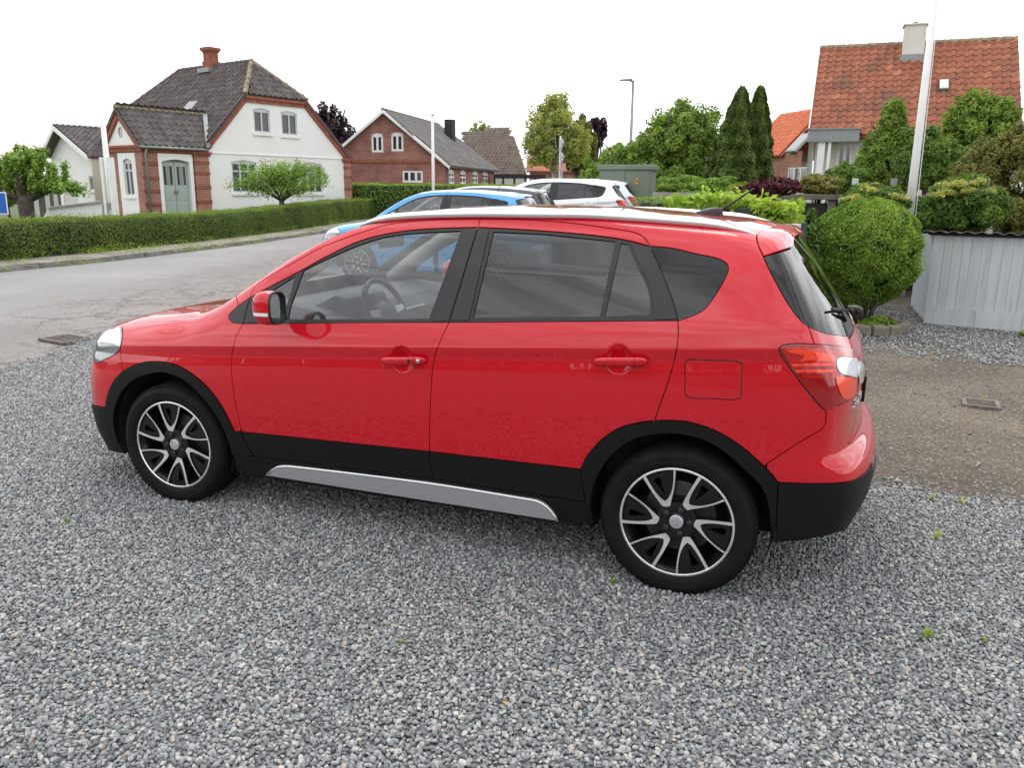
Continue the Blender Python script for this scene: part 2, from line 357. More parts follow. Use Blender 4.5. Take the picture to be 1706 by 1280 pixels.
def panel_geo(outers, holes=(), off=0., ins=.002, edge=.012, sp=(.03, .016), back=False, half=False):
    """outers: chart polygons (each may use the holes that lie in it). returns verts, faces, normals"""
    VV, FF, NN = [], [], []; b = 0
    if isinstance(outers, np.ndarray): outers = [outers]
    for o in outers:
        oo = inset(o, ins); hh = [inset(h[::-1], ins)[::-1] if ins else h for h in holes if inside(h[:1], o)[0] or inside(h.mean(0)[None], o)[0]]
        v, f, LI = triangulate(oo, hh, sp)
        ofv = off
        P, N = BODY.lift(v, 0.)
        ofv = off(P) if callable(off) else off
        P = P+N*(ofv[:, None] if isinstance(ofv, np.ndarray) else ofv)
        VV.append(P); NN.append(N); FF.append(f[:, ::1]+b); n0 = b; b += len(P)
        if edge:
            for k, li in enumerate(LI):
                li = np.array(li); n = len(li); p = P[li]; nn = N[li]; c = on_c(v[li])
                t = np.roll(p, -1, 0)-np.roll(p, 1, 0); w = np.cross(t, nn); w /= np.linalg.norm(w, axis=1)[:, None]+1e-9
                c2 = v[li].copy(); 
                VV += [p, p-nn*edge]; NN += [w, w]
                F = [(b+i, b+n+i, b+n+(i+1) % n) for i in range(n) if not (c[i] and c[(i+1) % n])]+[(b+i, b+n+(i+1) % n, b+(i+1) % n) for i in range(n) if not (c[i] and c[(i+1) % n])]
                if F: FF.append(np.array(F))
                b += 2*n
    V_, F_, N_ = np.vstack(VV), np.vstack(FF), np.vstack(NN)
    if half:
        s = np.array([1, -1, 1]); n = len(V_); V2 = np.vstack([V_, V_*s]); F2 = np.vstack([F_, F_[:, ::-1]+n]); N2 = np.vstack([N_, N_*s]); return V2, F2, N2
    return V_, F_, N_
CH = {}
def flip(g): V_, F_, N_ = g; s = np.array([1, -1, 1]); return V_*s, F_[:, ::-1], N_*s
def both(name, m, parents, *a, label=None, **k):
    g = panel_geo(*a, **k); out = []
    for i, p in enumerate(parents):
        gg = g if i == 0 else flip(g); out.append(mesh_obj(name, gg[0], gg[1], m, p, normals=gg[2]))
        if label: out[-1]['label'] = label
    return out
def one(name, m, parent, *a, **k):
    g = panel_geo(*a, **k); return mesh_obj(name, g[0], g[1], m, parent, normals=g[2])

car = empty('parked_car', (0, 0, 0), 0, 'bright red crossover hatchback with silver roof rails standing broadside on the grey gravel', 'car')

BODY.scoops = [(0, 0, 0, 0, 0)]*0
for (cx_, cy_, rx, ry) in ((670.5, 598, 17.5, 21), (1031, 598, 20, 24)):
    c = BODY.px([(cx_, cy_)])[0]; a = BODY.px([(cx_+rx, cy_)])[0]; b = BODY.px([(cx_, cy_+ry)])[0]
    BODY.scoops = BODY.scoops+[(c[0], c[2], abs(a[0]-c[0])*1.12, abs(c[2]-b[2])*1.12, .017)]
LAT = flank_lattice()
# --- shared outlines, traced on the flank
A_SEAM = C((416.4, 496), (419, 487.7), (426.3, 476.5), (436, 468.7), (460, 454), (496.6, 433.6), (538.8, 411), (609, 385), (649, 373.6), (698, 368), (747.6, 365), (800.5, 364.6))
F_SEAM = C((404.8, 539.3), (393, 562), (387, 588), (385.5, 608.6), (387, 634), (390.6, 660), (396, 690), (402, 716))
F_SEAM2 = C((402, 716), (405, 724), (412.5, 741), (424.7, 760))
B_SEAM = L_((800.5, 364.6), (796, 378.5), (748.5, 537))
B_SEAM1 = C((748.5, 537), (736, 562), (726, 588), (720.8, 613.7), (717.7, 660), (715.7, 707.5), (715.5, 752.5))
B_SEAM2 = C((715.5, 752.5), (717.6, 775), (725, 797.5))
R_TOP = C((800.5, 364.6), (850, 365.2), (900, 367.5), (955.6, 372), (1021.6, 381.2), (1056, 387), (1070.5, 393.5), (1079.7, 403.7), (1083, 410))
R_MID = C((1083, 410), (1103, 453), (1119, 494), (1127, 520.5), (1129.4, 534))
R_SEAM = C((1129.4, 534), (1129.9, 558.6), (1124.9, 593.8), (1111.7, 640.7), (1097, 681.7), (1089.7, 703.7))
ARCH_R = C((967.6, 782), (978, 760.6), (1005.7, 730), (1036, 711.8), (1072.8, 702.9), (1089.7, 701.4), (1112.4, 700.5), (1149, 703.6), (1188.6, 716.4), (1228, 739), (1258.7, 763.6), (1283, 788), (1296, 804))
ARCH_Ra = C((967.6, 782), (978, 760.6), (1005.7, 730), (1036, 711.8), (1072.8, 702.9), (1089.7, 701.4))
ARCH_Rb = C((1089.7, 701.4), (1112.4, 700.5), (1149, 703.6), (1188.6, 716.4), (1228, 739), (1258.7, 763.6), (1277.5, 782))
ARCH_Rc = C((1277.5, 782), (1288, 793), (1296, 804))
ARCH_F = C((176.9, 678.5), (179.7, 660), (190, 635.6), (205, 618.8), (223.8, 608.4), (246, 602.8), (268.8, 602.8), (289.4, 606.6), (313.8, 618.8), (336, 635.6), (355, 656), (373.8, 684.4), (388, 713), (391, 719))
OPEN_F = C((211.4, 754), (199, 735), (192.5, 712), (191.6, 688.5), (202, 658), (223.6, 633.7), (251, 623), (278.4, 621.5), (309, 633.7), (333, 655), (357.7, 685.5), (373, 713), (385, 743), (393, 783))
OPEN_R = C((982.9, 870), (984, 843), (989, 812), (1005.7, 775.8), (1030, 748.4), (1060.6, 730), (1097, 722.5), (1130.7, 723), (1173, 733), (1210, 754.5), (1240, 782), (1264.8, 806), (1277, 830.7), (1283, 867), (1286, 902))
DOOR_RED_F = L_((402, 719.5), (715.5, 752.5)); DOOR_RED_R = L_((715.5, 752.5), (967.6, 782))
SILL_F = L_((426, 760), (725, 797.5)); SILL_R = L_((725, 797.5), (976, 836))
WIN_OUT_F = C((416.4, 495.5), (440, 482.8), (491, 456), (546, 426), (600, 401), (649, 388.5), (698, 382.3), (740, 380), (796, 378.5))
BELT_F = L_((404.8, 539.5), (600, 537.5), (748.5, 537))
BELT_R = L_((748.5, 537), (950, 535.5), (1129.4, 534))
WIN_OUT_R = C((796, 378.5), (850, 381), (950, 388), (1010, 394.5), (1046, 400.6), (1083, 410))
GL_F = poly(C((505, 450.3), (546, 430), (609, 404), (649, 393), (706.6, 387), (767, 384.3)), L_((767.3, 384.3), (714, 530.3), (479, 531.3), (484, 508), (505, 450.3)))
GL_FQ = poly(L_((446.5, 488), (491, 459.8), (470, 530.5), (434, 532), (446.5, 488)))
GL_R = poly(L_((822, 385.7), (900, 389.2), (1024, 402), (998.5, 526.6), (788, 528.2), (822, 385.7)))
GL_RQ = poly(L_((1034.5, 404.8), (1044.5, 406.8)), C((1044.5, 406.8), (1061.9, 447), (1076.5, 476.5), (1082.4, 505.8), (1081.8, 523.6)), L_((1081.8, 523.6), (1007.7, 526.2), (1034.5, 404.8)))
SIDE_GLASS = C((1083, 410), (1120, 413.5), (1155.7, 422), (1196.7, 431), (1209.9, 438.4), (1213.7, 447), (1208.4, 462), (1187.9, 497), (1170.3, 517.6), (1149.8, 527.8), (1129.4, 534))
LAMP_TOP = C((1297, 583), (1301.9, 576.8), (1317.4, 573.2), (1356.9, 573.8), (1385, 575.7), (1411.9, 580), (1427, 586))
LAMP_LOW = C((1427, 660), (1400, 674), (1376, 684), (1371, 681), (1336.3, 641), (1308.8, 603), (1297, 583))
GATE_SEAM = C((1261, 377.5), (1261.5, 402), (1271.4, 427), (1292.5, 469.7), (1315, 509), (1331.9, 531.5), (1346, 544))
GATE_SEAM2 = C((1346, 544), (1352, 559), (1356.9, 573.8))
BUMP_SEAM = C((1376, 684), (1375, 706), (1369, 714.7), (1333.8, 736), (1277.5, 773))
BUMP_LINE = C((1296, 804), (1352.5, 806), (1399.4, 804.7), (1423.8, 800), (1438.8, 790.6))
HOOD_SEAM = C((205, 545.2), (220, 541), (250, 537), (298.8, 533.4), (306, 530.6))
HEAD_TOP = Wc([front_pt(-.60, .800), front_pt(-.655, .815), tuple(BODY.px([(200, 546)])[0])])
hx = BODY.px([(306, 530.6)])[0]
hood_c1 = Wc([tuple(hx), (.08, -.725, 0), (.20, -.700, 0)] if False else [tuple(hx), top_pt(.10, -.68), top_pt(.20, -.655)])
HOOD_REAR = Wc([top_pt(.20, -.655), top_pt(.17, -.4), top_pt(.13, -.001)])
HOOD_FRONT = Wc([front_pt(-.001, .795), front_pt(-.3, .795), front_pt(-.60, .800)])
def cline(a, b, n=30): return np.stack([np.linspace(a, b, n), np.full(n, QC)], 1)
def snap(c):
    c = c.copy(); k = np.abs(np.abs(c[:, 1])-QC) < .03; c[k, 1] = np.sign(c[k, 1])*QC; return c
HOOD_FRONT, HOOD_REAR = snap(HOOD_FRONT), snap(HOOD_REAR)
hood = poly(HEAD_TOP, HOOD_SEAM, hood_c1, HOOD_REAR, cline(HOOD_REAR[-1, 0], HOOD_FRONT[0, 0]), HOOD_FRONT)
one('hood', M['red'], car, hood, half=True, sp=(.03, .03))
FEND_TOP = Wc([top_pt(.20, -.655), top_pt(.30, -.675), top_pt(.36, -.69)])
AP_FOOT = C((392.5, 486.5), (394, 497), (397.4, 508.8))
apf = Wc([top_pt(.36, -.69), tuple(BODY.px([(392.5, 487)])[0])])
MIRR_EDGE = C((397.4, 508.8), (381.5, 524.5), (380.6, 528), (384.7, 535), (392, 538), (404.8, 539.3))
HL_BACK = C((204, 547), (204.5, 560.6), (200.5, 581)); 
FB_SEAM = C((200.5, 581), (202, 600), (205, 618.8))
archF_front = C((205, 618.8), (190, 635.6), (179.7, 660), (176.9, 678.5))
archF_rear = C((205, 618.8), (223.8, 608.4), (246, 602.8), (268.8, 602.8), (289.4, 606.6), (313.8, 618.8), (336, 635.6), (355, 656), (373.8, 684.4), (388, 713), (391, 719))
fender = poly(HL_BACK, FB_SEAM, archF_rear, L_((391, 719), (402, 719.5)), F_SEAM[::-1], MIRR_EDGE[::-1], AP_FOOT[::-1], apf[::-1], FEND_TOP[::-1], hood_c1[::-1], HOOD_SEAM[::-1])
both('front_fender', M['red'], (car, car), fender)
# --- doors
fd = both('front_door', M['red'], (car, car), [poly(A_SEAM, B_SEAM[:4], WIN_OUT_F[::-1]), poly(F_SEAM, DOOR_RED_F, B_SEAM1[::-1], BELT_F[::-1])])
rd = both('rear_door', M['red'], (car, car), [poly(R_TOP, WIN_OUT_R[::-1]), poly(B_SEAM1, DOOR_RED_R, ARCH_Ra, R_SEAM[::-1], BELT_R[::-1])])
both('window_frame', M['seal'], fd, poly(WIN_OUT_F, B_SEAM[3:], BELT_F[::-1], C((404.8, 539.5), (409, 520), (416.4, 495.5))), [GL_F, GL_FQ], off=-.003, ins=.0015)
both('window_frame', M['seal'], rd, poly(WIN_OUT_R, R_MID, BELT_R[::-1], B_SEAM[3:][::-1]), [GL_R, GL_RQ], off=-.003, ins=.0015)
both('window_glass', M['glassclear'], fd, GL_F, off=-.008, ins=-.003, edge=0)
both('quarter_glass', M['glassclear'], fd, GL_FQ, off=-.008, ins=-.003, edge=0)
both('window_glass', M['glassdark'], rd, GL_R, off=-.008, ins=-.003, edge=0)
both('quarter_glass', M['glassdark'], rd, GL_RQ, off=-.008, ins=-.003, edge=0)
both('pillar_trim', M['pillar'], fd, poly(L_((774, 381.5), (795, 380.2), (747.5, 534.5), (721.5, 534.5), (774, 381.5))), off=.0005, ins=.001, edge=.004)
both('pillar_trim', M['pillar'], rd, poly(L_((797, 380.2), (815, 381.5), (781, 533), (750, 534), (797, 380.2))), off=.0005, ins=.001, edge=.004)
both('pillar_trim', M['pillar'], rd, poly(L_((1048, 403), (1081, 411)), C((1081, 411), (1101, 454), (1117, 495), (1125, 520.5), (1127, 532)), L_((1127, 532), (1090, 532.5)), C((1090, 532.5), (1089, 505), (1082, 474), (1067, 443), (1048, 403))), off=.0005, ins=.001, edge=.004)
both('mirror_base_trim', M['pillar'], fd, poly(L_((417.5, 495.5), (438, 485)), C((438, 485), (437, 505), (430, 533)), L_((430, 537), (407, 538.5), (417.5, 495.5))), off=.0005, ins=.001, edge=.004)
both('corner_trim', M['pillar'], (car, car), poly(MIRR_EDGE[:-1], C((404.8, 538.5), (409, 520), (415.5, 496.5)), L_((415.5, 496.5), (397.4, 508.8))), off=-.001, ins=.001)
both('door_cladding', M['trim'], fd, poly(DOOR_RED_F, B_SEAM2, SILL_F[::-1], F_SEAM2[::-1]), off=.006, edge=.02)
both('door_cladding', M['trim'], rd, poly(DOOR_RED_R, L_((967.6, 782), (976, 836)), SILL_R[::-1], B_SEAM2[::-1]), off=.006, edge=.02)
both('side_sill', M['trim'], (car, car), poly(L_((389.4, 756.3), (425, 760), (725, 797.5), (978, 837), (984, 843), (990, 872), (932, 868), (700, 836), (450, 797), (396, 785), (389.4, 756.3))), off=.007, edge=.03, ins=.0015)
both('sill_strip', M['silver'], (car, car), poly(C((445.6, 790), (455, 780), (466, 774.5), (478, 773.5), (492.5, 774.5)), L_((492.5, 774.5), (717.6, 801.8), (880, 827.8)), C((880, 827.8), (896, 830.5), (908, 836), (916, 842.5), (924, 852), (931.4, 864)), L_((931.4, 864), (700, 829), (445.6, 790))), off=lambda P: .010+.015*sstep(P[:, 2], .20, .262), edge=.022, ins=0, sp=(.03, .008))
both('wheel_arch_trim', M['trim'], (car, car), poly(C((178, 678.5), (183, 715), (195, 741), (211, 755)), OPEN_F, L_((393, 783), (389.4, 756.3)), L_((389.4, 756.3), (424, 760)), F_SEAM2[::-1][1:], L_((402, 719.5), (391, 719)), ARCH_F[::-1]), off=.009, edge=.04)
both('wheel_arch_trim', M['trim'], (car, car), poly(L_((976, 836), (967.6, 782)), ARCH_R, L_((1296, 804), (1292, 902), (1286, 902)), OPEN_R[::-1], L_((983, 870), (976, 836))), off=.009, edge=.04)
# --- flank above the rear wheel, roof rail edge and pillars
def tp(*xy): return [top_pt(*q) for q in xy]
ROOF_EDGE = Wc(tp((.36, -.69), (.48, -.672), (.62, -.650), (.82, -.612), (1.0, -.580), (1.15, -.562), (1.4, -.556), (2.0, -.560), (2.6, -.556), (2.80, -.548)))
side = poly(AP_FOOT[::-1], apf[::-1], ROOF_EDGE, GATE_SEAM, GATE_SEAM2, LAMP_TOP[LAMP_TOP[:, 0] <= GATE_SEAM2[-1, 0]][::-1], LAMP_LOW[::-1][:-3][LAMP_LOW[::-1][:-3][:, 1] > BUMP_SEAM[0, 1]-.004], BUMP_SEAM, ARCH_Rb[::-1][1:], R_SEAM[::-1], SIDE_GLASS[::-1], R_TOP[::-1], A_SEAM[::-1])
FLAP = poly(C((1148.3, 599), (1190, 600.6), (1229, 602.6), (1235, 605), (1236.3, 611), (1235.5, 640), (1234.4, 658), (1232, 664), (1226, 665.6), (1190, 664.3), (1150, 662.8), (1144, 660), (1141.5, 654), (1141.2, 630), (1141, 606), (1143.5, 600.5), (1148.3, 599)))
body_side = both('body_side', M['red'], (car, car), side, [FLAP])
one('fuel_flap', M['red'], body_side[0], FLAP, edge=.01)
m_ = panel_geo(FLAP, edge=0, ins=0); mm = flip(m_); mesh_obj('body_side_patch', mm[0], mm[1], M['red'], body_side[1], normals=mm[2])
both('rear_side_glass', M['glassrear'], body_side, poly(SIDE_GLASS, R_MID[::-1]), off=-.002, ins=.001, edge=.004)
EDGE_T = C((450, 786), (458, 779.5), (467, 774.8), (478, 773.5), (492.5, 774.5), (717.6, 801.8), (880, 827.8), (896, 830.5), (908, 836), (916, 842.5), (924, 852), (931.4, 864)); 
_ep, _en = BODY.lift(EDGE_T)
for s_ in (1, -1):
    _w = MB(); _w.tube([tuple((p+n*.020-np.array([0, 0, .002]))*np.array([1, s_, 1])) for p, n in zip(_ep[::2], _en[::2])], .0062, 8); _w.obj('sill_highlight', M['rail'], car, smooth=True)  # bright tube added as the highlight along the strip's upper edge
roof_c = Wc(tp((2.80, -.548), (2.83, -.3), (2.84, -.001))); WS_TOP = Wc(tp((1.08, -.571), (1.10, -.3), (1.12, -.001))); WS_SIDE = Wc(tp((.36, -.69), (.48, -.672), (.62, -.650), (.82, -.612), (1.0, -.580), (1.08, -.571)))
COWL = Wc(tp((.36, -.69), (.31, -.4), (.29, -.001)))
roof_c, WS_TOP, COWL = snap(roof_c), snap(WS_TOP), snap(COWL)
RE2 = ROOF_EDGE[ROOF_EDGE[:, 0] > 1.08]
one('roof', M['red'], car, poly(WS_TOP[::-1], RE2, roof_c, cline(roof_c[-1, 0], WS_TOP[-1, 0])), half=True, sp=(.04, .03), off=-.002)
one('windscreen', M['glassclear'], car, poly(WS_SIDE, WS_TOP, cline(WS_TOP[-1, 0], COWL[-1, 0]), COWL[::-1]), half=True, sp=(.04, .03), off=-.006, edge=0)
wsb = WS_SIDE.copy(); wsb[:, 1] += .055
both('windscreen_seal', M['seal'], (car, car), poly(WS_SIDE, wsb[::-1]), off=-.0075, ins=0, edge=.014)
one('scuttle', M['trim'], car, poly(FEND_TOP, COWL, cline(COWL[-1, 0], HOOD_REAR[-1, 0]), HOOD_REAR[::-1]), half=True, sp=(.04, .03), off=-.012)
# --- rear: glass, tailgate, lamps, bumper, spoiler
SP_LOW = C((1271.4, 427), (1285, 423.5), (1303, 418.5), (1318, 413.5))
sl = BODY.lift(SP_LOW[-1:])[0][0]
GT = snap(Wc([tuple(sl), rear_pt(-.4, 1.415), rear_pt(-.001, 1.425)]))
_g = BODY.px([(1415, 560.5)])[0]; GBZ = float(_g[2]); print('glass bottom', _g)
GB = snap(np.vstack([C((1346, 544), (1371, 554.5), (1395, 558.5), (1412, 560.5)), Wc([tuple(BODY.px([(1415, 560.5)])[0]), rear_pt(-.44, GBZ-.004), rear_pt(-.22, GBZ-.008), rear_pt(-.001, GBZ-.010)])]))
gside = GATE_SEAM[GATE_SEAM[:, 1] <= SP_LOW[0, 1]+1e-3]
gate = empty('tailgate_group'); bpy.data.objects.remove(gate)
LEDGE = snap(Wc([tuple(BODY.px([(1425, 700)])[0]), rear_pt(-.62, .655), rear_pt(-.4, .655), rear_pt(-.001, .655)]))
tg_in = C((1427, 586), (1427, 620), (1427, 660), (1425, 700))
tailgate = one('tailgate', M['red'], car, poly(GB[::-1], GATE_SEAM2, LAMP_TOP[LAMP_TOP[:, 0] >= GATE_SEAM2[-1, 0]], tg_in[1:], LEDGE, cline(LEDGE[-1, 0], GB[-1, 0]) if False else np.array([[GB[-1, 0], QC]])), half=True)
one('rear_window', M['glassrear'], tailgate, poly(SP_LOW, GT, GB[::-1], gside[::-1]), half=True, off=-.003, edge=.004)
one('spoiler', M['red'], tailgate, poly(GATE_SEAM[GATE_SEAM[:, 1] > SP_LOW[0, 1]-1e-3], SP_LOW, GT, cline(GT[-1, 0], roof_c[-1, 0]), roof_c[::-1]), half=True, off=lambda P: .018*sstep(P[:, 0], 2.80, 2.93)*sstep(P[:, 2], 1.36, 1.42), edge=.05)
both('tail_lamp', M['lampdeep'], (car, car), poly(LAMP_TOP, C((1427, 586), (1427.3, 620), (1427, 660)), LAMP_LOW), off=.004, edge=.02)
tl = [o for o in bpy.data.objects if o.name.startswith('tail_lamp')]
tl.sort(key=lambda o: o.name)
both('gate_lamp', M['lampdeep'], (tailgate, tailgate), poly(C((1428.5, 587), (1434, 591), (1439, 600)), Wc([tuple(BODY.px([(1439, 600)])[0]), rear_pt(-.52, .915), rear_pt(-.50, .88), rear_pt(-.53, .84), tuple(BODY.px([(1434, 655)])[0])]), C((1434, 655), (1428.5, 658)), C((1428.5, 658), (1428.8, 620), (1428.5, 587))), off=.004, edge=.01)
def lens(name, m_, pts, off=.0055, parents=None, edge=.002): return both(name, m_, parents or tl, poly(C(*pts, step=3)), off=off, ins=0, edge=edge, sp=(.012, .012))
lens('reverse_lens', M['lampwhite'], [(1392.5, 600), (1396, 597), (1402, 595.8), (1412, 596.5), (1426, 599), (1426, 629), (1415, 626.5), (1400.5, 623.2), (1395, 617), (1392.5, 608), (1392.5, 600)])
lens('brake_lens', M['lampred'], [(1304, 584), (1312, 580), (1330, 579.5), (1357, 580.5), (1385, 584), (1410, 589), (1426, 594.5), (1426, 597), (1402, 594), (1391, 597), (1390, 606), (1391, 628), (1372, 630), (1345, 630), (1327, 621), (1314, 602), (1304, 584)])
lens('upper_lens', M['lamporange'], [(1309, 583.5), (1330, 582), (1352, 584.5), (1372, 589.5), (1389, 595.5), (1388, 603), (1365, 601), (1345, 599.5), (1333, 602), (1340, 592), (1322, 588), (1309, 583.5)], off=.0062)
lens('lower_lens', M['lamporange'], [(1389.5, 627), (1402, 628.5), (1424.5, 633), (1424.5, 640), (1420, 661), (1412, 664.5), (1404, 664), (1398, 655), (1392.5, 640), (1389.5, 627)], off=.006)
for k_ in range(4):
    yy = 607+5.2*k_; x0_ = 1318+3.7*k_
    lens('reflector_rib', M['lamporange'] if k_ % 2 == 0 else M['lampdeep'], [(x0_, yy), (1340, yy-.3), (1386, yy+.4), (1386, yy+2.3), (1340, yy+1.8), (x0_+1.5, yy+2), (x0_, yy)], off=.0065)
gl = [tailgate, tailgate]
lens('reverse_lens', M['lampwhite'], [(1429, 602), (1434, 605), (1438.5, 611), (1438.5, 628), (1434.5, 637), (1431.5, 640), (1429, 630), (1429, 602)], parents=gl, off=.0065)
BL2 = snap(np.vstack([BUMP_LINE, C((1438.8, 790.6), (1446, 783), (1450.5, 775))[1:], Wc([tuple(BODY.px([(1451.5, 772)])[0]), rear_pt(-.52, .470), rear_pt(-.3, .468), rear_pt(-.001, .468)])]))
one('rear_bumper', M['red'], car, poly(LAMP_LOW[:-1][LAMP_LOW[:-1][:, 0] > BUMP_SEAM[0, 0]-.002], BUMP_SEAM, ARCH_Rc, BL2, np.array([[LEDGE[-1, 0], QC]]), LEDGE[::-1], tg_in[::-1][:8]), half=True, sp=(.022, .014))
BOT = snap(Wc([rear_pt(-.001, .335), rear_pt(-.40, .33), rear_pt(-.54, .315), rear_pt(-.62, .29), tuple(BODY.px([(1399, 884.5)])[0])]))
one('bumper_cladding', M['trim'], car, poly(BL2[::-1], L_((1296, 804), (1292, 902)), L_((1292, 902), (1333.8, 900), (1371, 892), (1399, 884.5)), BOT[::-1], np.array([[QC*0+BL2[-1, 0], -QC]]) if False else BOT[:1]), half=True, off=.007, edge=.03)
# --- nose: bumper, grille, lamps
HL_LOW = C((200.5, 581), (192, 590.6), (173, 600), (162, 606))
hlf = Wc([tuple(BODY.px([(163, 605.5)])[0]), front_pt(-.70, .69), front_pt(-.62, .70), front_pt(-.56, .715)])
HL_IN = Wc([front_pt(-.56, .715), front_pt(-.55, .76), front_pt(-.60, .800)])
headlamp = both('headlight', M['lampgrey'], (car, car), poly(HL_LOW, hlf, HL_IN, HEAD_TOP, HL_BACK), off=.002, edge=.02)
both('lamp_lens', M['lens'], headlamp, poly(HL_LOW, hlf, HL_IN, HEAD_TOP, HL_BACK), off=.007, ins=.001, edge=0)
both('lamp_reflector', M['lampwhite'], headlamp, poly(C((201, 549), (200.5, 578), (190, 573), (180, 572)), Wc([tuple(BODY.px([(180, 572)])[0]), front_pt(-.68, .775), front_pt(-.66, .80), tuple(BODY.px([(201, 549)])[0])])), off=.0045, ins=.001, edge=.002)
NL = snap(Wc([tuple(BODY.px([(176, 679)])[0]), tuple(BODY.px([(160, 676)])[0]), front_pt(-.66, .42), front_pt(-.4, .40), front_pt(-.001, .40)]))
one('front_bumper', M['red'], car, poly(FB_SEAM, archF_front, NL, np.array([[NL[-1, 0], -QC], [.15-.85*math.pi/2, -QC], [.15-.85*math.pi/2, QC], [HOOD_FRONT[0, 0], QC]]), HOOD_FRONT, HL_IN[::-1], hlf[::-1], HL_LOW[::-1]), half=True)
NB = snap(Wc([front_pt(-.001, .19), front_pt(-.4, .19), front_pt(-.66, .20), tuple(BODY.px([(181, 746)])[0]), tuple(BODY.px([(211, 755)])[0])]))
one('front_bumper_cladding', M['trim'], car, poly(NL[::-1], C((178, 678.5), (183, 715), (195, 741), (211, 755)), NB[::-1]), half=True, off=.007, edge=.03)
def fp(y, z): return front_pt(y, z)
one('grille', M['trim'], car, poly(snap(Wc([fp(-.001, .74), fp(-.3, .735), fp(-.50, .73)])), Wc([fp(-.50, .73), fp(-.46, .60)]), snap(Wc([fp(-.46, .60), fp(-.3, .585), fp(-.001, .58)]))), half=True, off=.006)
# --- inner skin so that no light passes through the shell
both('inner_trim', M['intgrey'], (car, car), [side, poly(A_SEAM, B_SEAM[:4], WIN_OUT_F[::-1]), poly(R_TOP, WIN_OUT_R[::-1])], off=-.022, ins=0, edge=0, sp=(.06, .05))
both('inner_trim', M['intgrey'], (car, car), [poly(L_((774, 381.5), (815, 381.5), (781, 533), (721.5, 534.5), (774, 381.5)))], off=-.022, ins=0, edge=0, sp=(.06, .05))
both('inner_door', M['intdark'], (car, car), [poly(F_SEAM, DOOR_RED_F, B_SEAM1[::-1], BELT_F[::-1]), poly(B_SEAM1, DOOR_RED_R, ARCH_Ra, R_SEAM[::-1], BELT_R[::-1]), poly(DOOR_RED_F, B_SEAM2, SILL_F[::-1], F_SEAM2[::-1]), poly(DOOR_RED_R, L_((967.6, 782), (976, 836)), SILL_R[::-1], B_SEAM2[::-1])], off=-.03, ins=-.01, edge=0, sp=(.06, .05))
one('headlining', M['intgrey'], car, poly(WS_TOP[::-1], RE2, roof_c, cline(roof_c[-1, 0], WS_TOP[-1, 0])), half=True, sp=(.08, .08), off=-.03, edge=0, ins=-.01)
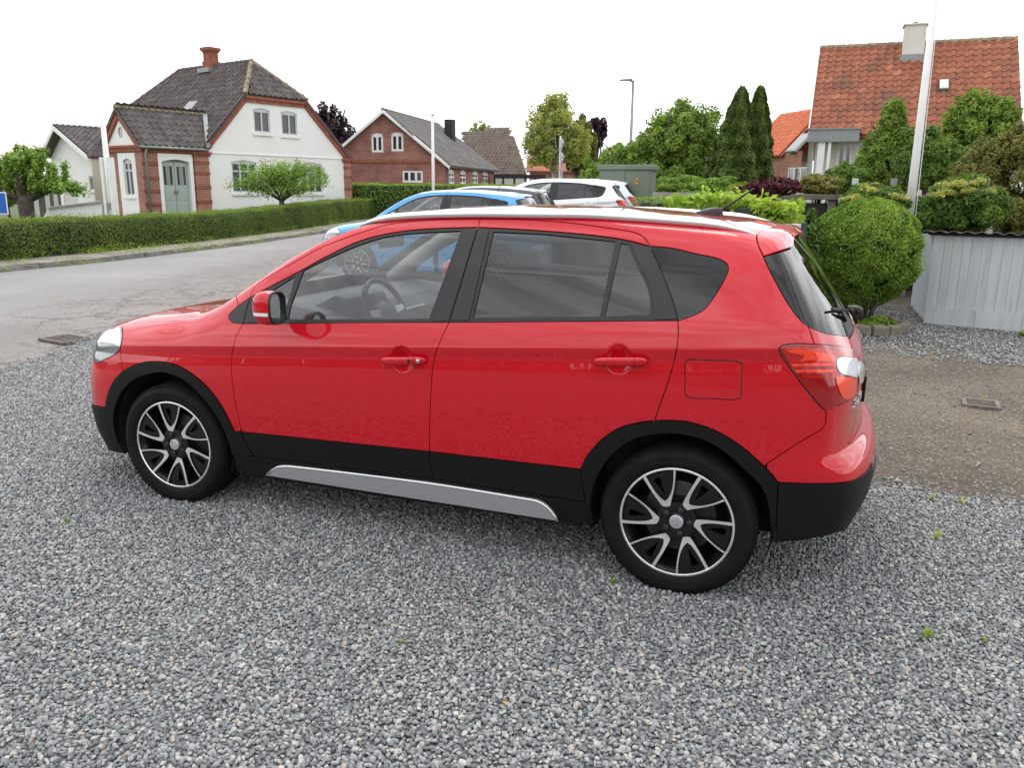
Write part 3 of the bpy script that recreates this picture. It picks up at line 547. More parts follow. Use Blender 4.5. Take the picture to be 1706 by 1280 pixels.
# ------------------------------------------------------------------ wheels
def wheel(name, cx, side, base_deg, steer=0, parent=None, zc=.312):
    """side -1 near flank, +1 far flank; outer face at the local +h end"""
    root = empty(name, (cx, side*.765, zc), 0); root.parent = parent; root['label'] = 'black and machined silver alloy wheel'
    if parent is None: del root['label']
    st = steer
    def f(a, b, h):   # local wheel plane (a right as seen from outside, b up), h outward
        x = a*(1 if side < 0 else -1); y = side*h
        return (x*math.cos(st)-y*math.sin(st), x*math.sin(st)+y*math.cos(st), b)
    t = MB()
    R0 = .3185
    prof = [(.218, -.085), (.232, -.100), (.265, -.106), (.296, -.098), (.311, -.085), (.3175, -.07)]
    # tread with four grooves
    x = -.07
    for gx in (-.045, -.015, .015, .045): prof += [(R0, gx-.005), (R0-.007, gx-.004), (R0-.007, gx+.004), (R0, gx+.005)]
    prof += [(.3175, .07), (.311, .085), (.302, .0935), (.300, .0935), (.296, .098), (.280, .1035), (.278, .1030), (.262, .105), (.248, .1035), (.239, .099), (.2365, .0965), (.230, .0900), (.222, .090), (.218, .085)]
    t.lathe(prof, 96, 0, f)
    # shoulder blocks
    n = 84
    for k in range(n):
        a0 = 2*math.pi*k/n; a1 = a0+2*math.pi/n*.62
        for s in (-1, 1):
            P = []
            for (r, h) in ((.3165, .071*s), (.3085, .0905*s)):
                for a in (a0, a1):
                    P.append((r*math.cos(a), r*math.sin(a), h))
            q = [P[0], P[1], P[3], P[2]]; out = [tuple(np.array([p[0]*1.008, p[1]*1.008, p[2]*1.02])) for p in q]
            t.hexa([f(*p) for p in q]+[f(*p) for p in out])
    tyre = t.obj('tyre', M['tyre'], root, angle=32)
    r = MB(); r.lathe([(.218, -.085), (.205, -.075), (.195, -.04), (.192, .03), (.208, .07), (.2215, .0865)], 72, 0, f)
    r.obj('rim', M['alloyblack'], root, smooth=True)
    r = MB(); r.lathe([(.2205, .080), (.2220, .0905), (.2245, .0930), (.2300, .0930), (.2325, .0915), (.2330, .086), (.224, .084)], 96, 0, f)
    r.obj('rim_lip', M['alloy'], root, angle=40)
    # machined faces: twin spokes, six pairs (straight arm and bowed arm)
    P0 = [(300, 168), (345, 235), (430, 350), (500, 430), (533, 458), (550, 436), (575, 400), (600, 335), (613, 260), (619, 180), (614, 84)]
    outer = [(277, 186), (360, 300), (440, 405), (515, 490), (530, 494), (597, 477), (603, 440), (622, 345), (634, 260), (640, 170), (640, 80)]
    inner_l = [(303, 158), (346, 222), (430, 340), (503, 412), (543, 431)]
    inner_r = [(543, 431), (577, 388), (600, 335), (616, 262), (622, 180), (618, 84)]
    def norm(p):
        a, b = (p[0]-675)/628, (638-p[1])/585; r_ = math.hypot(a, b)*.229; th = math.atan2(b, a)-math.radians(125); return r_, th
    full = [norm(p) for p in crom(outer, 40)]+[norm(p) for p in crom(inner_r, 40)[::-1]][:-1]+[norm(p) for p in crom(inner_l, 40)[::-1]]
    crotch = [norm(p) for p in crom(inner_l, 40)]+[norm(p) for p in crom(inner_r, 40)][1:]
    def h_of(r_): return .0905-.012*max(0, min(1, (.215-r_)/.13))**1.3     # dished face
    for k in range(6):
        A = math.radians(base_deg+60*k)
        pts = [(min(r_*1.012, .2250)*math.cos(th+A), min(r_*1.012, .2250)*math.sin(th+A)) for r_, th in full]
        me = MB(); n = len(pts); b3 = [(x_, y_, h_of(math.hypot(x_, y_))) for x_, y_ in pts]
        # triangulate face by cdt so the crotch stays open
        pa = np.array(pts); ar = np.sum(pa[:, 0]*np.roll(pa[:, 1], -1)-np.roll(pa[:, 0], -1)*pa[:, 1])
        v1, f1, _ = triangulate(pa if ar > 0 else pa[::-1], [], .03)
        me.add([f(p[0], p[1], h_of(math.hypot(*p))) for p in v1], [tuple(q) for q in f1]); me.obj('spoke_face', M['alloy'], root)
        fl = MB()
        low = [(x_, y_, h_-.032) for x_, y_, h_ in b3]; top3 = [(x_, y_, h_-.0006) for x_, y_, h_ in b3]
        fl.add([f(*p) for p in top3+low], [(i, (i+1) % n, n+(i+1) % n, n+i) for i in range(n)])
        # recessed black infill between the arms, with its open slot beside the straight arm
        cp = [(min(r_, .2155)*math.cos(th+A), min(r_, .2155)*math.sin(th+A)) for r_, th in crotch]
        rim_a = [(.2155*math.cos(t_+A), .2155*math.sin(t_+A)) for t_ in np.linspace(crotch[-1][1], crotch[0][1], 8)[1:-1]]
        cpp = cp+rim_a; n2 = len(cpp)
        mid = (crotch[0][1]+crotch[-1][1])/2; w0 = crotch[0][1]-mid
        slot = [(.120, mid+w0*.35), (.19, mid+w0*.72), (.197, mid+w0*.62), (.197, mid+w0*.18), (.19, mid+w0*.08)]
        slot = [(r_*math.cos(t_+A), r_*math.sin(t_+A)) for r_, t_ in slot]; n3 = len(slot)
        if abs(w0) > .05:
            outp = np.array(cpp); ar = np.sum(outp[:, 0]*np.roll(outp[:, 1], -1)-np.roll(outp[:, 0], -1)*outp[:, 1])
            v2, f2, _ = triangulate(outp if ar > 0 else outp[::-1], [np.array(slot)], .02)
            hh = lambda p: h_of(math.hypot(*p))-.0075
            fl.add([f(p[0], p[1], hh(p)) for p in v2], [tuple(q) for q in f2])
            fl.add([f(p[0], p[1], hh(p)) for p in slot]+[f(p[0], p[1], hh(p)-.03) for p in slot], [(i, (i+1) % n3, n3+(i+1) % n3, n3+i) for i in range(n3)])
        fl.obj('spoke', M['alloyblack'], root)
    hb = MB(); hb.lathe([(.0, .050), (.062, .050), (.080, .060), (.082, .074), (.066, .0775), (.034, .070), (.033, .066), (0, .066)], 48, 0, f)
    hb.obj('hub', M['alloyblack'], root, angle=40)
    for k in range(5):
        A = math.radians(base_deg+68+72*k); cx_, cy_ = .052*math.cos(A), .052*math.sin(A)
        g = lambda a, b, h, cx_=cx_, cy_=cy_: f(a+cx_, b+cy_, h)
        b_ = MB(); b_.lathe([(.0115, .072), (.0115, .081), (.009, .083), (.004, .083), (.004, .080), (0, .080)], 12, 0, g); bolt = b_.obj('wheel_bolt', M['rust'], root, angle=40)
        b_ = MB(); b_.lathe([(.0155, .070), (.0150, .0782), (.0165, .0782), (.0175, .0775)], 16, 0, g); b_.obj('bolt_seat', M['alloyblack'], root, smooth=True)
    c_ = MB(); c_.lathe([(.0285, .066), (.0285, .083), (.026, .0855), (.012, .0865), (0, .0868)], 32, 0, f); cap = c_.obj('centre_cap', M['silver'], root, angle=40)
    # stylised S emblem on the cap
    e_ = MB(); Sx = [(-.017, .002), (.003, .017), (.0165, .008), (.010, .0035), (.0045, .0075), (-.0035, .0018), (.017, -.002), (-.003, -.017), (-.0165, -.008), (-.010, -.0035), (-.0045, -.0075), (.0035, -.0018)]
    for half_ in (Sx[:6], Sx[6:]): e_.prism(half_, .0864, .0880, 0, f)
    e_.obj('emblem', M['chrome'], root)
    d_ = MB(); d_.lathe([(.07, .010), (.150, .010), (.150, -.012), (.07, -.012)], 48, 0, f); d_.obj('brake_disc', M['steel'], root, angle=30)
    d_ = MB(); d_.lathe([(0, -.02), (.195, -.03), (.195, -.04), (0, -.04)], 40, 0, f); d_.lathe([(0, .04), (.06, .04), (.075, .0), (.075, -.02)], 32, 0, f); d_.obj('brake_backplate', M['dark'], root, smooth=True)
    ca = [math.radians(a) for a in np.linspace(60, 118, 8)]
    poly_ = [(.162*math.cos(a), .162*math.sin(a)) for a in ca]+[(.098*math.cos(a), .098*math.sin(a)) for a in ca[::-1]]
    d_ = MB(); d_.prism(poly_, -.03, .040, 0, f); d_.obj('brake_caliper', M['steel'], root, bevel=.006)
    w_ = MB()
    for k in range(3): w_.box((-.022+.016*k-.006, -.1965, .02), (-.022+.016*k+.006, -.192, .05))
    return root
wf = wheel('wheel', 0, -1, 45, .049, car); wheel('wheel', 2.6, -1, 5, 0, car)
wheel('wheel', 0, 1, 20, .049, car); wheel('wheel', 2.6, 1, 10, 0, car)
# ------------------------------------------------------------------ wheel wells and underside
for s in (-1, 1):
    for cx_ in (0, 2.6):
        w = MB(); rr = .375; A = np.linspace(-.32, math.pi+.32, 20); rows = []
        for y_ in (.845, .56): rows += [(cx_+rr*math.cos(a), s*y_, .33+rr*math.sin(a)) for a in A]
        n = len(A); w.add(rows, [(i, i+1, n+i+1, n+i) for i in range(n-1)])
        w.add([(cx_+rr*math.cos(a), s*.56, .33+rr*math.sin(a)) for a in A], [tuple(range(n))])
        w.obj('wheel_well', M['dark'], car)
u = MB(); u.box((-.70, -.55, .22), (3.12, .55, .34)); u.box((.42, -.80, .20), (2.18, .80, .30)); u.box((-.68, -.50, .24), (-.45, .50, .60)); u.box((3.0, -.70, .28), (3.16, .70, .62)); u.box((2.2, -.55, .34), (3.1, .55, .75)); u.box((-.6, -.55, .34), (.2, .55, .75))
u.obj('underbody', M['dark'], car)
ex = MB(); ex.tube([(2.8, .45, .27), (3.12, .45, .27)], .028, 12); ex.obj('exhaust_pipe', M['steel'], car, smooth=True)
# ------------------------------------------------------------------ roof rails
def surf_y(x, y): return BODY.hit(np.array([x, y, 2.2]), np.array([[0, 0, -1.]]), 0, 1.9, 400)[0]
def rail(s):
    X = np.concatenate([np.linspace(.98, 1.15, 5), np.linspace(1.2, 2.6, 24), np.linspace(2.65, 2.80, 5)]); v = []; n = 10
    for x in X:
        e = min(1, (x-.97)/.16, (2.815-x)/.20); e = max(e, .06)**.6
        yb = .556+.004*math.sin((x-1)*1.7); z = surf_y(x, -yb)[2]
        for k in range(n):
            a = 2*math.pi*k/n; cy_, cz_ = math.cos(a), math.sin(a)
            v.append((x, s*(yb+.020*e*np.sign(cy_)*abs(cy_)**.7), z-.006+.034*e*(.5+.5*np.sign(cz_)*abs(cz_)**.6)))
    m = MB(); m.add(v, [(i*n+k, i*n+(k+1) % n, (i+1)*n+(k+1) % n, (i+1)*n+k) for i in range(len(X)-1) for k in range(n)]+[tuple(range(n)), tuple((len(X)-1)*n+k for k in range(n))])
    m.obj('roof_rail', M['rail'], car, smooth=True)
rail(-1); rail(1)
# ------------------------------------------------------------------ aerial
za = surf_y(2.52, 0)[2]
# ground plate and mast lean back
a_ = MB(); v = []
for i, t in enumerate(np.linspace(0, 1, 9)):
    w_ = .030*math.sin(math.pi*min(1, .12+t*.72))**.8; h_ = .036*math.sin(math.pi*min(1, .08+t*.55)); x_ = 2.46+.13*t
    for k in range(9):
        a = math.pi*k/8; v.append((x_, w_*math.cos(a), za-.004+h_*math.sin(a)))
a_.add(v, [(i*9+k, i*9+k+1, (i+1)*9+k+1, (i+1)*9+k) for i in range(8) for k in range(8)]+[tuple(range(9)), tuple(72+k for k in range(9))])
aer = a_.obj('roof_aerial', M['pillar'], car, angle=50)
a_ = MB(); a_.tube([(2.575, 0, za+.012), (2.60, 0, za+.030), (2.722, 0, za+.118)], [.007, .0055, .0042], 8); a_.obj('mast', M['seal'], aer, smooth=True)
# ------------------------------------------------------------------ door handles
def handle(px0, px1, cyy, door, keyhole, s):
    a = BODY.px([(px0, cyy)])[0]; b = BODY.px([(px1, cyy+ (0 if True else 0))])[0]
    L = b[0]-a[0]; zc = (a[2]+b[2])/2; Y = min(a[1], b[1]); v = []; n = 12; X = np.linspace(0, 1, 21)
    slope = (b[2]-a[2])
    for t in X:
        e = (1-abs(2*t-1)**6)**.5 if 0 < t < 1 else .05; bow = .017*math.sin(math.pi*t)**.45 if 0 < t < 1 else 0
        yy = a[1]+(b[1]-a[1])*t-.012-bow; zz_ = a[2]+slope*t
        for k in range(n):
            q = 2*math.pi*k/n; c_, s_ = math.cos(q), math.sin(q)
            v.append((a[0]+L*t, s*-(yy+.0095*e*np.sign(c_)*abs(c_)**.8) if s > 0 else yy+.0095*e*np.sign(c_)*abs(c_)**.8, zz_+.0175*e*np.sign(s_)*abs(s_)**.75))
    m = MB(); m.add(v, [(i*n+k, i*n+(k+1) % n, (i+1)*n+(k+1) % n, (i+1)*n+k) for i in range(len(X)-1) for k in range(n)]+[tuple(range(n)), tuple((len(X)-1)*n+k for k in range(n))])
    o = m.obj('door_handle', M['red'], door, smooth=True)
    sg = 1 if s > 0 else -1
    yo = lambda t: (a[1]+(b[1]-a[1])*t-.012-.017*math.sin(math.pi*t)**.45-.0095)
    xg = a[0]+L*(.77 if keyhole else .77)
    g = MB(); yv = yo(.77)
    for zt in np.linspace(-.0165, .0165, 7):
        pass
    R_ = MB(); R_.tube([(xg, (yv+.012)*(-sg), zc+slope*.27-.0178), (xg, (yv+.002)*(-sg), zc+slope*.27-.0150), (xg, (yv-.0004)*(-sg), zc+slope*.27), (xg, (yv+.002)*(-sg), zc+slope*.27+.0150), (xg, (yv+.012)*(-sg), zc+slope*.27+.0178)], .0011, 6); R_.obj('handle_joint', M['dark'], door)
    if keyhole:
        xk = a[0]+L*.865; yk = yo(.865)
        k_ = MB(); k_.lathe([(0, .0), (.0085, 0), (.0085, .0035), (.007, .0045), (0, .0045)], 20, 0, lambda p, q, h: (xk+p, (yk+.0015-h)*(-sg), zc+slope*.36+q)); k_.obj('key_cylinder', M['chrome'], door, angle=40)
        k_ = MB(); k_.box((xk-.001, (yk-.004)*(-sg) if sg < 0 else -(yk-.004), zc+slope*.36-.004), (xk+.001, (yk-.0035)*(-sg), zc+slope*.36+.004)); k_.obj('keyhole', M['dark'], door)
        xb = a[0]+L*.675; yb_ = yo(.675); k_ = MB(); k_.lathe([(0, .002), (.008, .0015), (.0095, 0)], 16, 0, lambda p, q, h: (xb+p*.9, (yb_+.0002-h)*(-sg), zc+slope*.2+q)); k_.obj('lock_button', M['dark'], door, smooth=True)
for i, s in enumerate((-1, 1)):
    handle(636.5, 712.5, 599.5, fd[i], s < 0, s); handle(989.5, 1081.5, 600.8, rd[i], False, s)
# ------------------------------------------------------------------ door mirrors
def mirror(s):
    cx_, cy_, cz_ = .752, -.960, 1.086; yaw_ = .16
    def T(a, b, c):   # a sideways (outboard +), b up, c backwards (towards +x)
        c = c*.72; x = c*math.cos(yaw_)+a*math.sin(yaw_); y = -a*math.cos(yaw_)+c*math.sin(yaw_)
        return (cx_+x, s*-(cy_+y) if s > 0 else cy_+y, cz_+b)
    def ring(k, n=28):   # rounded outline of the shell, narrower at the inboard end
        out = []
        for i in range(n):
            t = 2*math.pi*i/n; c_, s_ = math.cos(t), math.sin(t); e = .62
            a = .076*np.sign(c_)*abs(c_)**e; b = .082*np.sign(s_)*abs(s_)**e
            b *= 1-.16*(.5-a/.152); b += .012*(a/.076) if s_ < 0 else 0
            out.append((a*k, b*k))
        return out
    n = 28; rows = []
    for k, c_ in ((1.0, .040), (1.03, .020), (1.035, -.005), (1.0, -.035), (.90, -.062), (.72, -.082), (.45, -.096), (.15, -.101)):
        rows.append([T(a, b, c_) for a, b in ring(k, n)])
    v = [p for r_ in rows for p in r_]; m = MB(); m.add(v, [(i*n+k, i*n+(k+1) % n, (i+1)*n+(k+1) % n, (i+1)*n+k) for i in range(len(rows)-1) for k in range(n)]+[tuple((len(rows)-1)*n+k for k in range(n))])
    sh = m.obj('side_mirror', M['red'], car, smooth=True)
    rows = [[T(a, b, c_) for a, b in ring(k, n)] for k, c_ in ((1.0, .040), (1.005, .047), (.97, .052), (.90, .050), (.88, .030), (.86, .028))]
    v = [p for r_ in rows for p in r_]; m = MB(); m.add(v, [(i*n+k, i*n+(k+1) % n, (i+1)*n+(k+1) % n, (i+1)*n+k) for i in range(len(rows)-1) for k in range(n)]+[tuple((len(rows)-1)*n+k for k in range(n))])
    m.obj('mirror_surround', M['seal'], sh, angle=40)
    m = MB(); m.add([T(a, b, .031) for a, b in ring(.86, n)], [tuple(range(n))]); m.obj('mirror_glass', M['mirror'], sh)
    # turn signal strip round the shell
    rows = []
    for b_ in (-.026, -.014):
        r_ = []
        for t in np.linspace(-.25, 1.0, 14):
            q = t*math.pi/2; a = .112*math.cos(q*.95)**.6 if q > 0 else .112; c_ = .030-.135*max(0, t)**1.0 if t > 0 else .036+.0*t
            r_.append(T(a*1.0+.002, b_+(.0 if b_ < -.02 else -.006*max(0, t)), c_ if t > 0 else .036))
        rows.append(r_)
    k2 = 1.045; ks = []
    for (b_) in (-.028, -.013):
        r_ = []
        for c_, k in ((.038, 1.005), (.020, 1.037), (-.005, 1.043), (-.035, 1.008), (-.055, .94), (-.070, .84)):
            aa = .076*k*(1-(abs(b_)/.09)**3)**.5; r_.append(T(aa+.0015, b_, c_-.001))
        ks.append(r_)
    m = MB(); m.add(ks[0]+ks[1], [(i, i+1, 6+i+1, 6+i) for i in range(5)]); m.obj('turn_signal', M['lampwhite'], sh, smooth=True)
    m = MB(); ft = [(-.10, -.045, .0), (-.10, .03, .0)]
    m.hexa([T(-.115, -.070, -.04), T(-.115, -.070, .03), T(-.045, -.080, .02), T(-.045, -.080, -.05), T(-.115, -.04, -.03), T(-.115, -.04, .025), T(-.045, -.05, .02), T(-.045, -.05, -.05)])
    m.obj('mirror_arm', M['seal'], sh, bevel=.006)
mirror(-1); mirror(1)
# ------------------------------------------------------------------ rear wiper, badge, plate
wp = MB(); p0 = np.array(rear_pt(.02, 1.075)); p1 = np.array(rear_pt(-.30, 1.135)); n0 = BODY.normal(p0[None])[0]
wp.tube([p0+n0*.02, p0+n0*.055], .022, 14); wp.tube([p0+n0*.05, (p0+p1)/2+n0*.055, p1+n0*.035], [.016, .010, .006], 8)
wpo = wp.obj('rear_wiper', M['pillar'], car, angle=40)
q0 = np.array(rear_pt(-.06, 1.10)); q1 = np.array(rear_pt(-.50, 1.16)); wp = MB(); wp.tube([q0+n0*.012, q1+n0*.012], .006, 6); wp.obj('wiper_blade', M['seal'], wpo)
bd = MB()
for i_, dy in enumerate((0, .045, .09, .135, .18)):
    y_ = -.58+dy
    for (u0, v0, u1, v1) in ([(0, 0, .03, .006), (0, .012, .03, .018), (0, .024, .03, .03), (0, .012, .006, .03), (.024, 0, .03, .018)], [(0, 0, .006, .03), (0, 0, .03, .006), (.024, 0, .03, .03)], [(0, 0, .03, .006), (0, .024, .03, .03), (.012, 0, .02, .03)], [(0, 0, .006, .03), (.024, 0, .03, .03), (0, .012, .03, .018)], [(0, 0, .006, .03), (.01, .01, .03, .016), (.012, 0, .018, .03)])[i_]:
        pa = rear_pt(y_+u0, .79+v0); bd.box((pa[0]-.002, y_+u0, .79+v0), (pa[0]+.005, y_+u1, .79+v1))
bd.obj('name_badge', M['chrome'], tailgate)
pl = MB(); xx = rear_pt(0, .80)[0]; pl.box((xx-.005, -.26, .745), (xx+.006, .26, .855)); pl.obj('plate_recess', M['trim'], tailgate)
# ------------------------------------------------------------------ cabin
db = MB()
profd = [(.30, 1.02), (.62, 1.055), (.86, 1.03), (.95, .97), (.93, .86), (.86, .70), (.80, .45), (.40, .45)]
db.prism(profd, -.70, .70, 0, lambda a, b, c: (a, c, b)); dash = db.obj('dashboard', M['intdark'], car, bevel=.02)
hb = MB(); hb.prism([(.70, 1.04), (.84, 1.105), (.90, 1.09), (.94, 1.0), (.80, 1.0)], -.58, -.20, 0, lambda a, b, c: (a, c, b)); hb.obj('instrument_hood', M['intdark'], dash, bevel=.015)
vn = MB(); vn.prism([(.955, .93), (.97, .98), (.955, .985), (.94, .935)], -.12, .12, 0, lambda a, b, c: (a, c, b)); vn.obj('console_trim', M['silver'], dash)
sw = MB(); TM = Matrix.Translation((1.00, -.36, 1.000)) @ Matrix.Rotation(math.radians(-24), 4, 'Y')
def swf(a, b, c): p = TM @ Vector((c, a, b)); return tuple(p)
N1, N2 = 40, 8; v = []
for i in range(N1):
    A = 2*math.pi*i/N1
    for k in range(N2):
        B = 2*math.pi*k/N2; r_ = .175+.0145*math.cos(B); v.append(swf(r_*math.cos(A), r_*math.sin(A), .0145*math.sin(B)))
sw.add(v, [(i*N2+k, ((i+1) % N1)*N2+k, ((i+1) % N1)*N2+(k+1) % N2, i*N2+(k+1) % N2) for i in range(N1) for k in range(N2)])
swo = sw.obj('steering_wheel', M['seal'], car, smooth=True)
hb = MB(); hb.lathe([(0, .035), (.055, .03), (.075, .0), (.07, -.05), (0, -.05)], 24, 0, lambda a, b, c: swf(a, b*.85, c*.9)); hb.obj('wheel_boss', M['intdark'], swo, smooth=True)
for (a0, b0, a1, b1, w0) in ((-.06, .0, -.165, .01, .022), (.06, 0, .165, .01, .022), (0, -.05, -.0, -.165, .02)):
    sp_ = MB(); d = Vector((a1-a0, b1-b0)).normalized(); nn = Vector((-d.y, d.x))*w0
    sp_.prism([(a0+nn.x, b0+nn.y), (a1+nn.x*.7, b1+nn.y*.7), (a1-nn.x*.7, b1-nn.y*.7), (a0-nn.x, b0-nn.y)], -.006, .012, 0, swf); sp_.obj('wheel_spoke', M['silver'], swo, bevel=.003)
cl = MB(); cl.tube([(1.0, -.36, .98), (.86, -.36, .95)], .035, 10); cl.obj('steering_column', M['intdark'], swo)
def seat(x, y, w=.50, rear=False):
    t = MB(); t.hexa([(x-.50, y-w/2, .42), (x+.02, y-w/2, .38), (x+.02, y+w/2, .38), (x-.50, y+w/2, .42), (x-.52, y-w/2+.03, .60), (x+.0, y-w/2+.03, .55), (x+.0, y+w/2-.03, .55), (x-.52, y+w/2-.03, .60)]); so = t.obj('seat', M['seat'], car, bevel=.04)
    t = MB(); t.hexa([(x-.06, y-w/2, .50), (x+.10, y-w/2, .50), (x+.10, y+w/2, .50), (x-.06, y+w/2, .50), (x+.12, y-w/2+.05, 1.12), (x+.22, y-w/2+.05, 1.12), (x+.22, y+w/2-.05, 1.12), (x+.12, y+w/2-.05, 1.12)]); t.obj('seat_back', M['seat'], so, bevel=.045)
    for dy in ((0,) if not rear else (-.32, .0, .32)):
        t = MB(); t.hexa([(x+.15, y+dy-.13, 1.15), (x+.24, y+dy-.13, 1.15), (x+.24, y+dy+.13, 1.15), (x+.15, y+dy+.13, 1.15), (x+.17, y+dy-.11, 1.33 if not rear else 1.27), (x+.24, y+dy-.11, 1.33 if not rear else 1.27), (x+.24, y+dy+.11, 1.33 if not rear else 1.27), (x+.17, y+dy+.11, 1.33 if not rear else 1.27)]); t.obj('headrest', M['seat'], so, bevel=.035)
seat(1.55, -.36); seat(1.55, .36); seat(2.40, 0, 1.20, True)
rv = MB(); c0 = on_axis(653, 402, 1, -.03); rv.hexa([tuple(c0+np.array(q)) for q in ((-.018, -.12, -.032), (.012, -.12, -.032), (.012, .12, -.032), (-.018, .12, -.032), (-.018, -.125, .034), (.012, -.125, .034), (.012, .125, .034), (-.018, .125, .034))])
rvo = rv.obj('rear_view_mirror', M['seal'], car, bevel=.012); rv = MB(); rv.tube([tuple(c0+np.array((-.01, 0, .02))), tuple(c0+np.array((-.07, 0, .075)))], .009, 8); rv.obj('mirror_stem', M['seal'], rvo)

for s in (-1, 1):
    w = MB(); w.tube([(.46, s*.635, 1.06), (.66, s*.600, 1.20), (.90, s*.555, 1.345), (1.14, s*.52, 1.425)], [.045, .042, .040, .035], 8); w.obj('pillar_lining', M['intgrey'], car, smooth=True)
# ------------------------------------------------------------------ more helpers for the place
def gp(px, D):
    P = at_depth(px, 315+(px-853)*.0099, D); return np.array([P[0], P[1]])
def hz(xy, py):
    lo, hi = -5., 60.
    for _ in range(50):
        m = (lo+hi)/2
        if proj([[xy[0], xy[1], m]])[0, 1] > py: lo = m
        else: hi = m
    return lo
def gz(x, y): return .050*max(0., y-7.5) if x > -7 else 0.
def node_mat(name, build, rough=.9):
    m = bpy.data.materials.new(name); m.use_nodes = True; nt = m.node_tree; b = nt.nodes['Principled BSDF']; b.inputs['Roughness'].default_value = rough
    build(nt, nt.nodes.new, nt.links.new, b); return m
def nn(N, t, **k):
    n = N(t)
    for a, v in k.items():
        if a.startswith('i_'): n.inputs[a[2:].replace('_', ' ')].default_value = v
        else: setattr(n, a, v)
    return n
def ramp(N, stops, interp='LINEAR'):
    r = N('ShaderNodeValToRGB'); e = r.color_ramp.elements; r.color_ramp.interpolation = interp
    while len(e) < len(stops): e.new(.5)
    for i, (p, c) in enumerate(stops): e[i].position = p; e[i].color = (*c, 1) if len(c) == 3 else c
    return r
def m_asphalt(nt, N, L, b):
    tc = N('ShaderNodeTexCoord'); O = tc.outputs['Object']
    n1 = nn(N, 'ShaderNodeTexNoise', i_Scale=.45, i_Detail=6.); n2 = nn(N, 'ShaderNodeTexNoise', i_Scale=90., i_Detail=3.); n3 = nn(N, 'ShaderNodeTexNoise', i_Scale=6., i_Detail=5.)
    vo = nn(N, 'ShaderNodeTexVoronoi', feature='DISTANCE_TO_EDGE', i_Scale=1.05); vo2 = nn(N, 'ShaderNodeTexVoronoi', feature='DISTANCE_TO_EDGE', i_Scale=3.1)
    for n in (n1, n2, n3): L(O, n.inputs['Vector'])
    wv = nn(N, 'ShaderNodeVectorMath', operation='MULTIPLY_ADD'); wv.inputs[1].default_value = (.5, .5, .5); L(n3.outputs['Color'], wv.inputs[0]); L(O, wv.inputs[2])
    L(wv.outputs[0], vo.inputs['Vector']); L(wv.outputs[0], vo2.inputs['Vector'])
    r1 = ramp(N, [(.3, (.215, .205, .203)), (.7, (.285, .272, .268))]); L(n1.outputs['Fac'], r1.inputs['Fac'])
    r2 = ramp(N, [(.3, (.62, .62, .62)), (.7, (1.3, 1.3, 1.3))]); L(n2.outputs['Fac'], r2.inputs['Fac'])
    m1 = nn(N, 'ShaderNodeMix', data_type='RGBA', blend_type='MULTIPLY', i_Factor=1.); L(r1.outputs[0], m1.inputs['A']); L(r2.outputs[0], m1.inputs['B'])
    # cracks in the worn strip nearer the yard
    sx = N('ShaderNodeSeparateXYZ'); L(O, sx.inputs[0])
    ln = nn(N, 'ShaderNodeMath', operation='MULTIPLY_ADD'); L(sx.outputs['Y'], ln.inputs[0]); ln.inputs[1].default_value = .34; L(sx.outputs['X'], ln.inputs[2])
    wr = nn(N, 'ShaderNodeMapRange', i_From_Min=-6.6, i_From_Max=-4.6); wr.interpolation_type = 'SMOOTHSTEP'; L(ln.outputs[0], wr.inputs['Value'])
    nb = nn(N, 'ShaderNodeMath', operation='MULTIPLY'); L(wr.outputs[0], nb.inputs[0]); 
    rr = nn(N, 'ShaderNodeMapRange', i_From_Min=.30, i_From_Max=.52); L(n1.outputs['Fac'], rr.inputs['Value']); L(rr.outputs[0], nb.inputs[1])
    c1 = ramp(N, [(0., (1, 1, 1)), (.018, (.85, .85, .85)), (.04, (0, 0, 0))]); L(vo.outputs['Distance'], c1.inputs['Fac'])
    c2 = ramp(N, [(0., (.9, .9, .9)), (.045, (0, 0, 0))]); L(vo2.outputs['Distance'], c2.inputs['Fac'])
    ca = nn(N, 'ShaderNodeMath', operation='MAXIMUM'); L(c1.outputs[0], ca.inputs[0]); L(c2.outputs[0], ca.inputs[1])
    cb = nn(N, 'ShaderNodeMath', operation='MULTIPLY'); L(ca.outputs[0], cb.inputs[0]); L(nb.outputs[0], cb.inputs[1])
    m2 = nn(N, 'ShaderNodeMix', data_type='RGBA'); L(cb.outputs[0], m2.inputs['Factor']); L(m1.outputs['Result'], m2.inputs['A']); m2.inputs['B'].default_value = (.125, .115, .105, 1)
    # browner worn patches there
    wp = nn(N, 'ShaderNodeMath', operation='MULTIPLY', use_clamp=True); L(wr.outputs[0], wp.inputs[0]); wp.inputs[1].default_value = .55
    m3 = nn(N, 'ShaderNodeMix', data_type='RGBA', blend_type='MULTIPLY'); L(wp.outputs[0], m3.inputs['Factor']); L(m2.outputs['Result'], m3.inputs['A']); m3.inputs['B'].default_value = (.80, .74, .68, 1)
    L(m3.outputs['Result'], b.inputs['Base Color'])
    bp = nn(N, 'ShaderNodeBump', i_Strength=.35, i_Distance=.01); sb = nn(N, 'ShaderNodeMath', operation='MULTIPLY_ADD'); L(cb.outputs[0], sb.inputs[0]); sb.inputs[1].default_value = -1.5; L(n2.outputs['Fac'], sb.inputs[2]); L(sb.outputs[0], bp.inputs['Height']); L(bp.outputs[0], b.inputs['Normal'])
M['asphalt'] = node_mat('old_asphalt', m_asphalt, .85)
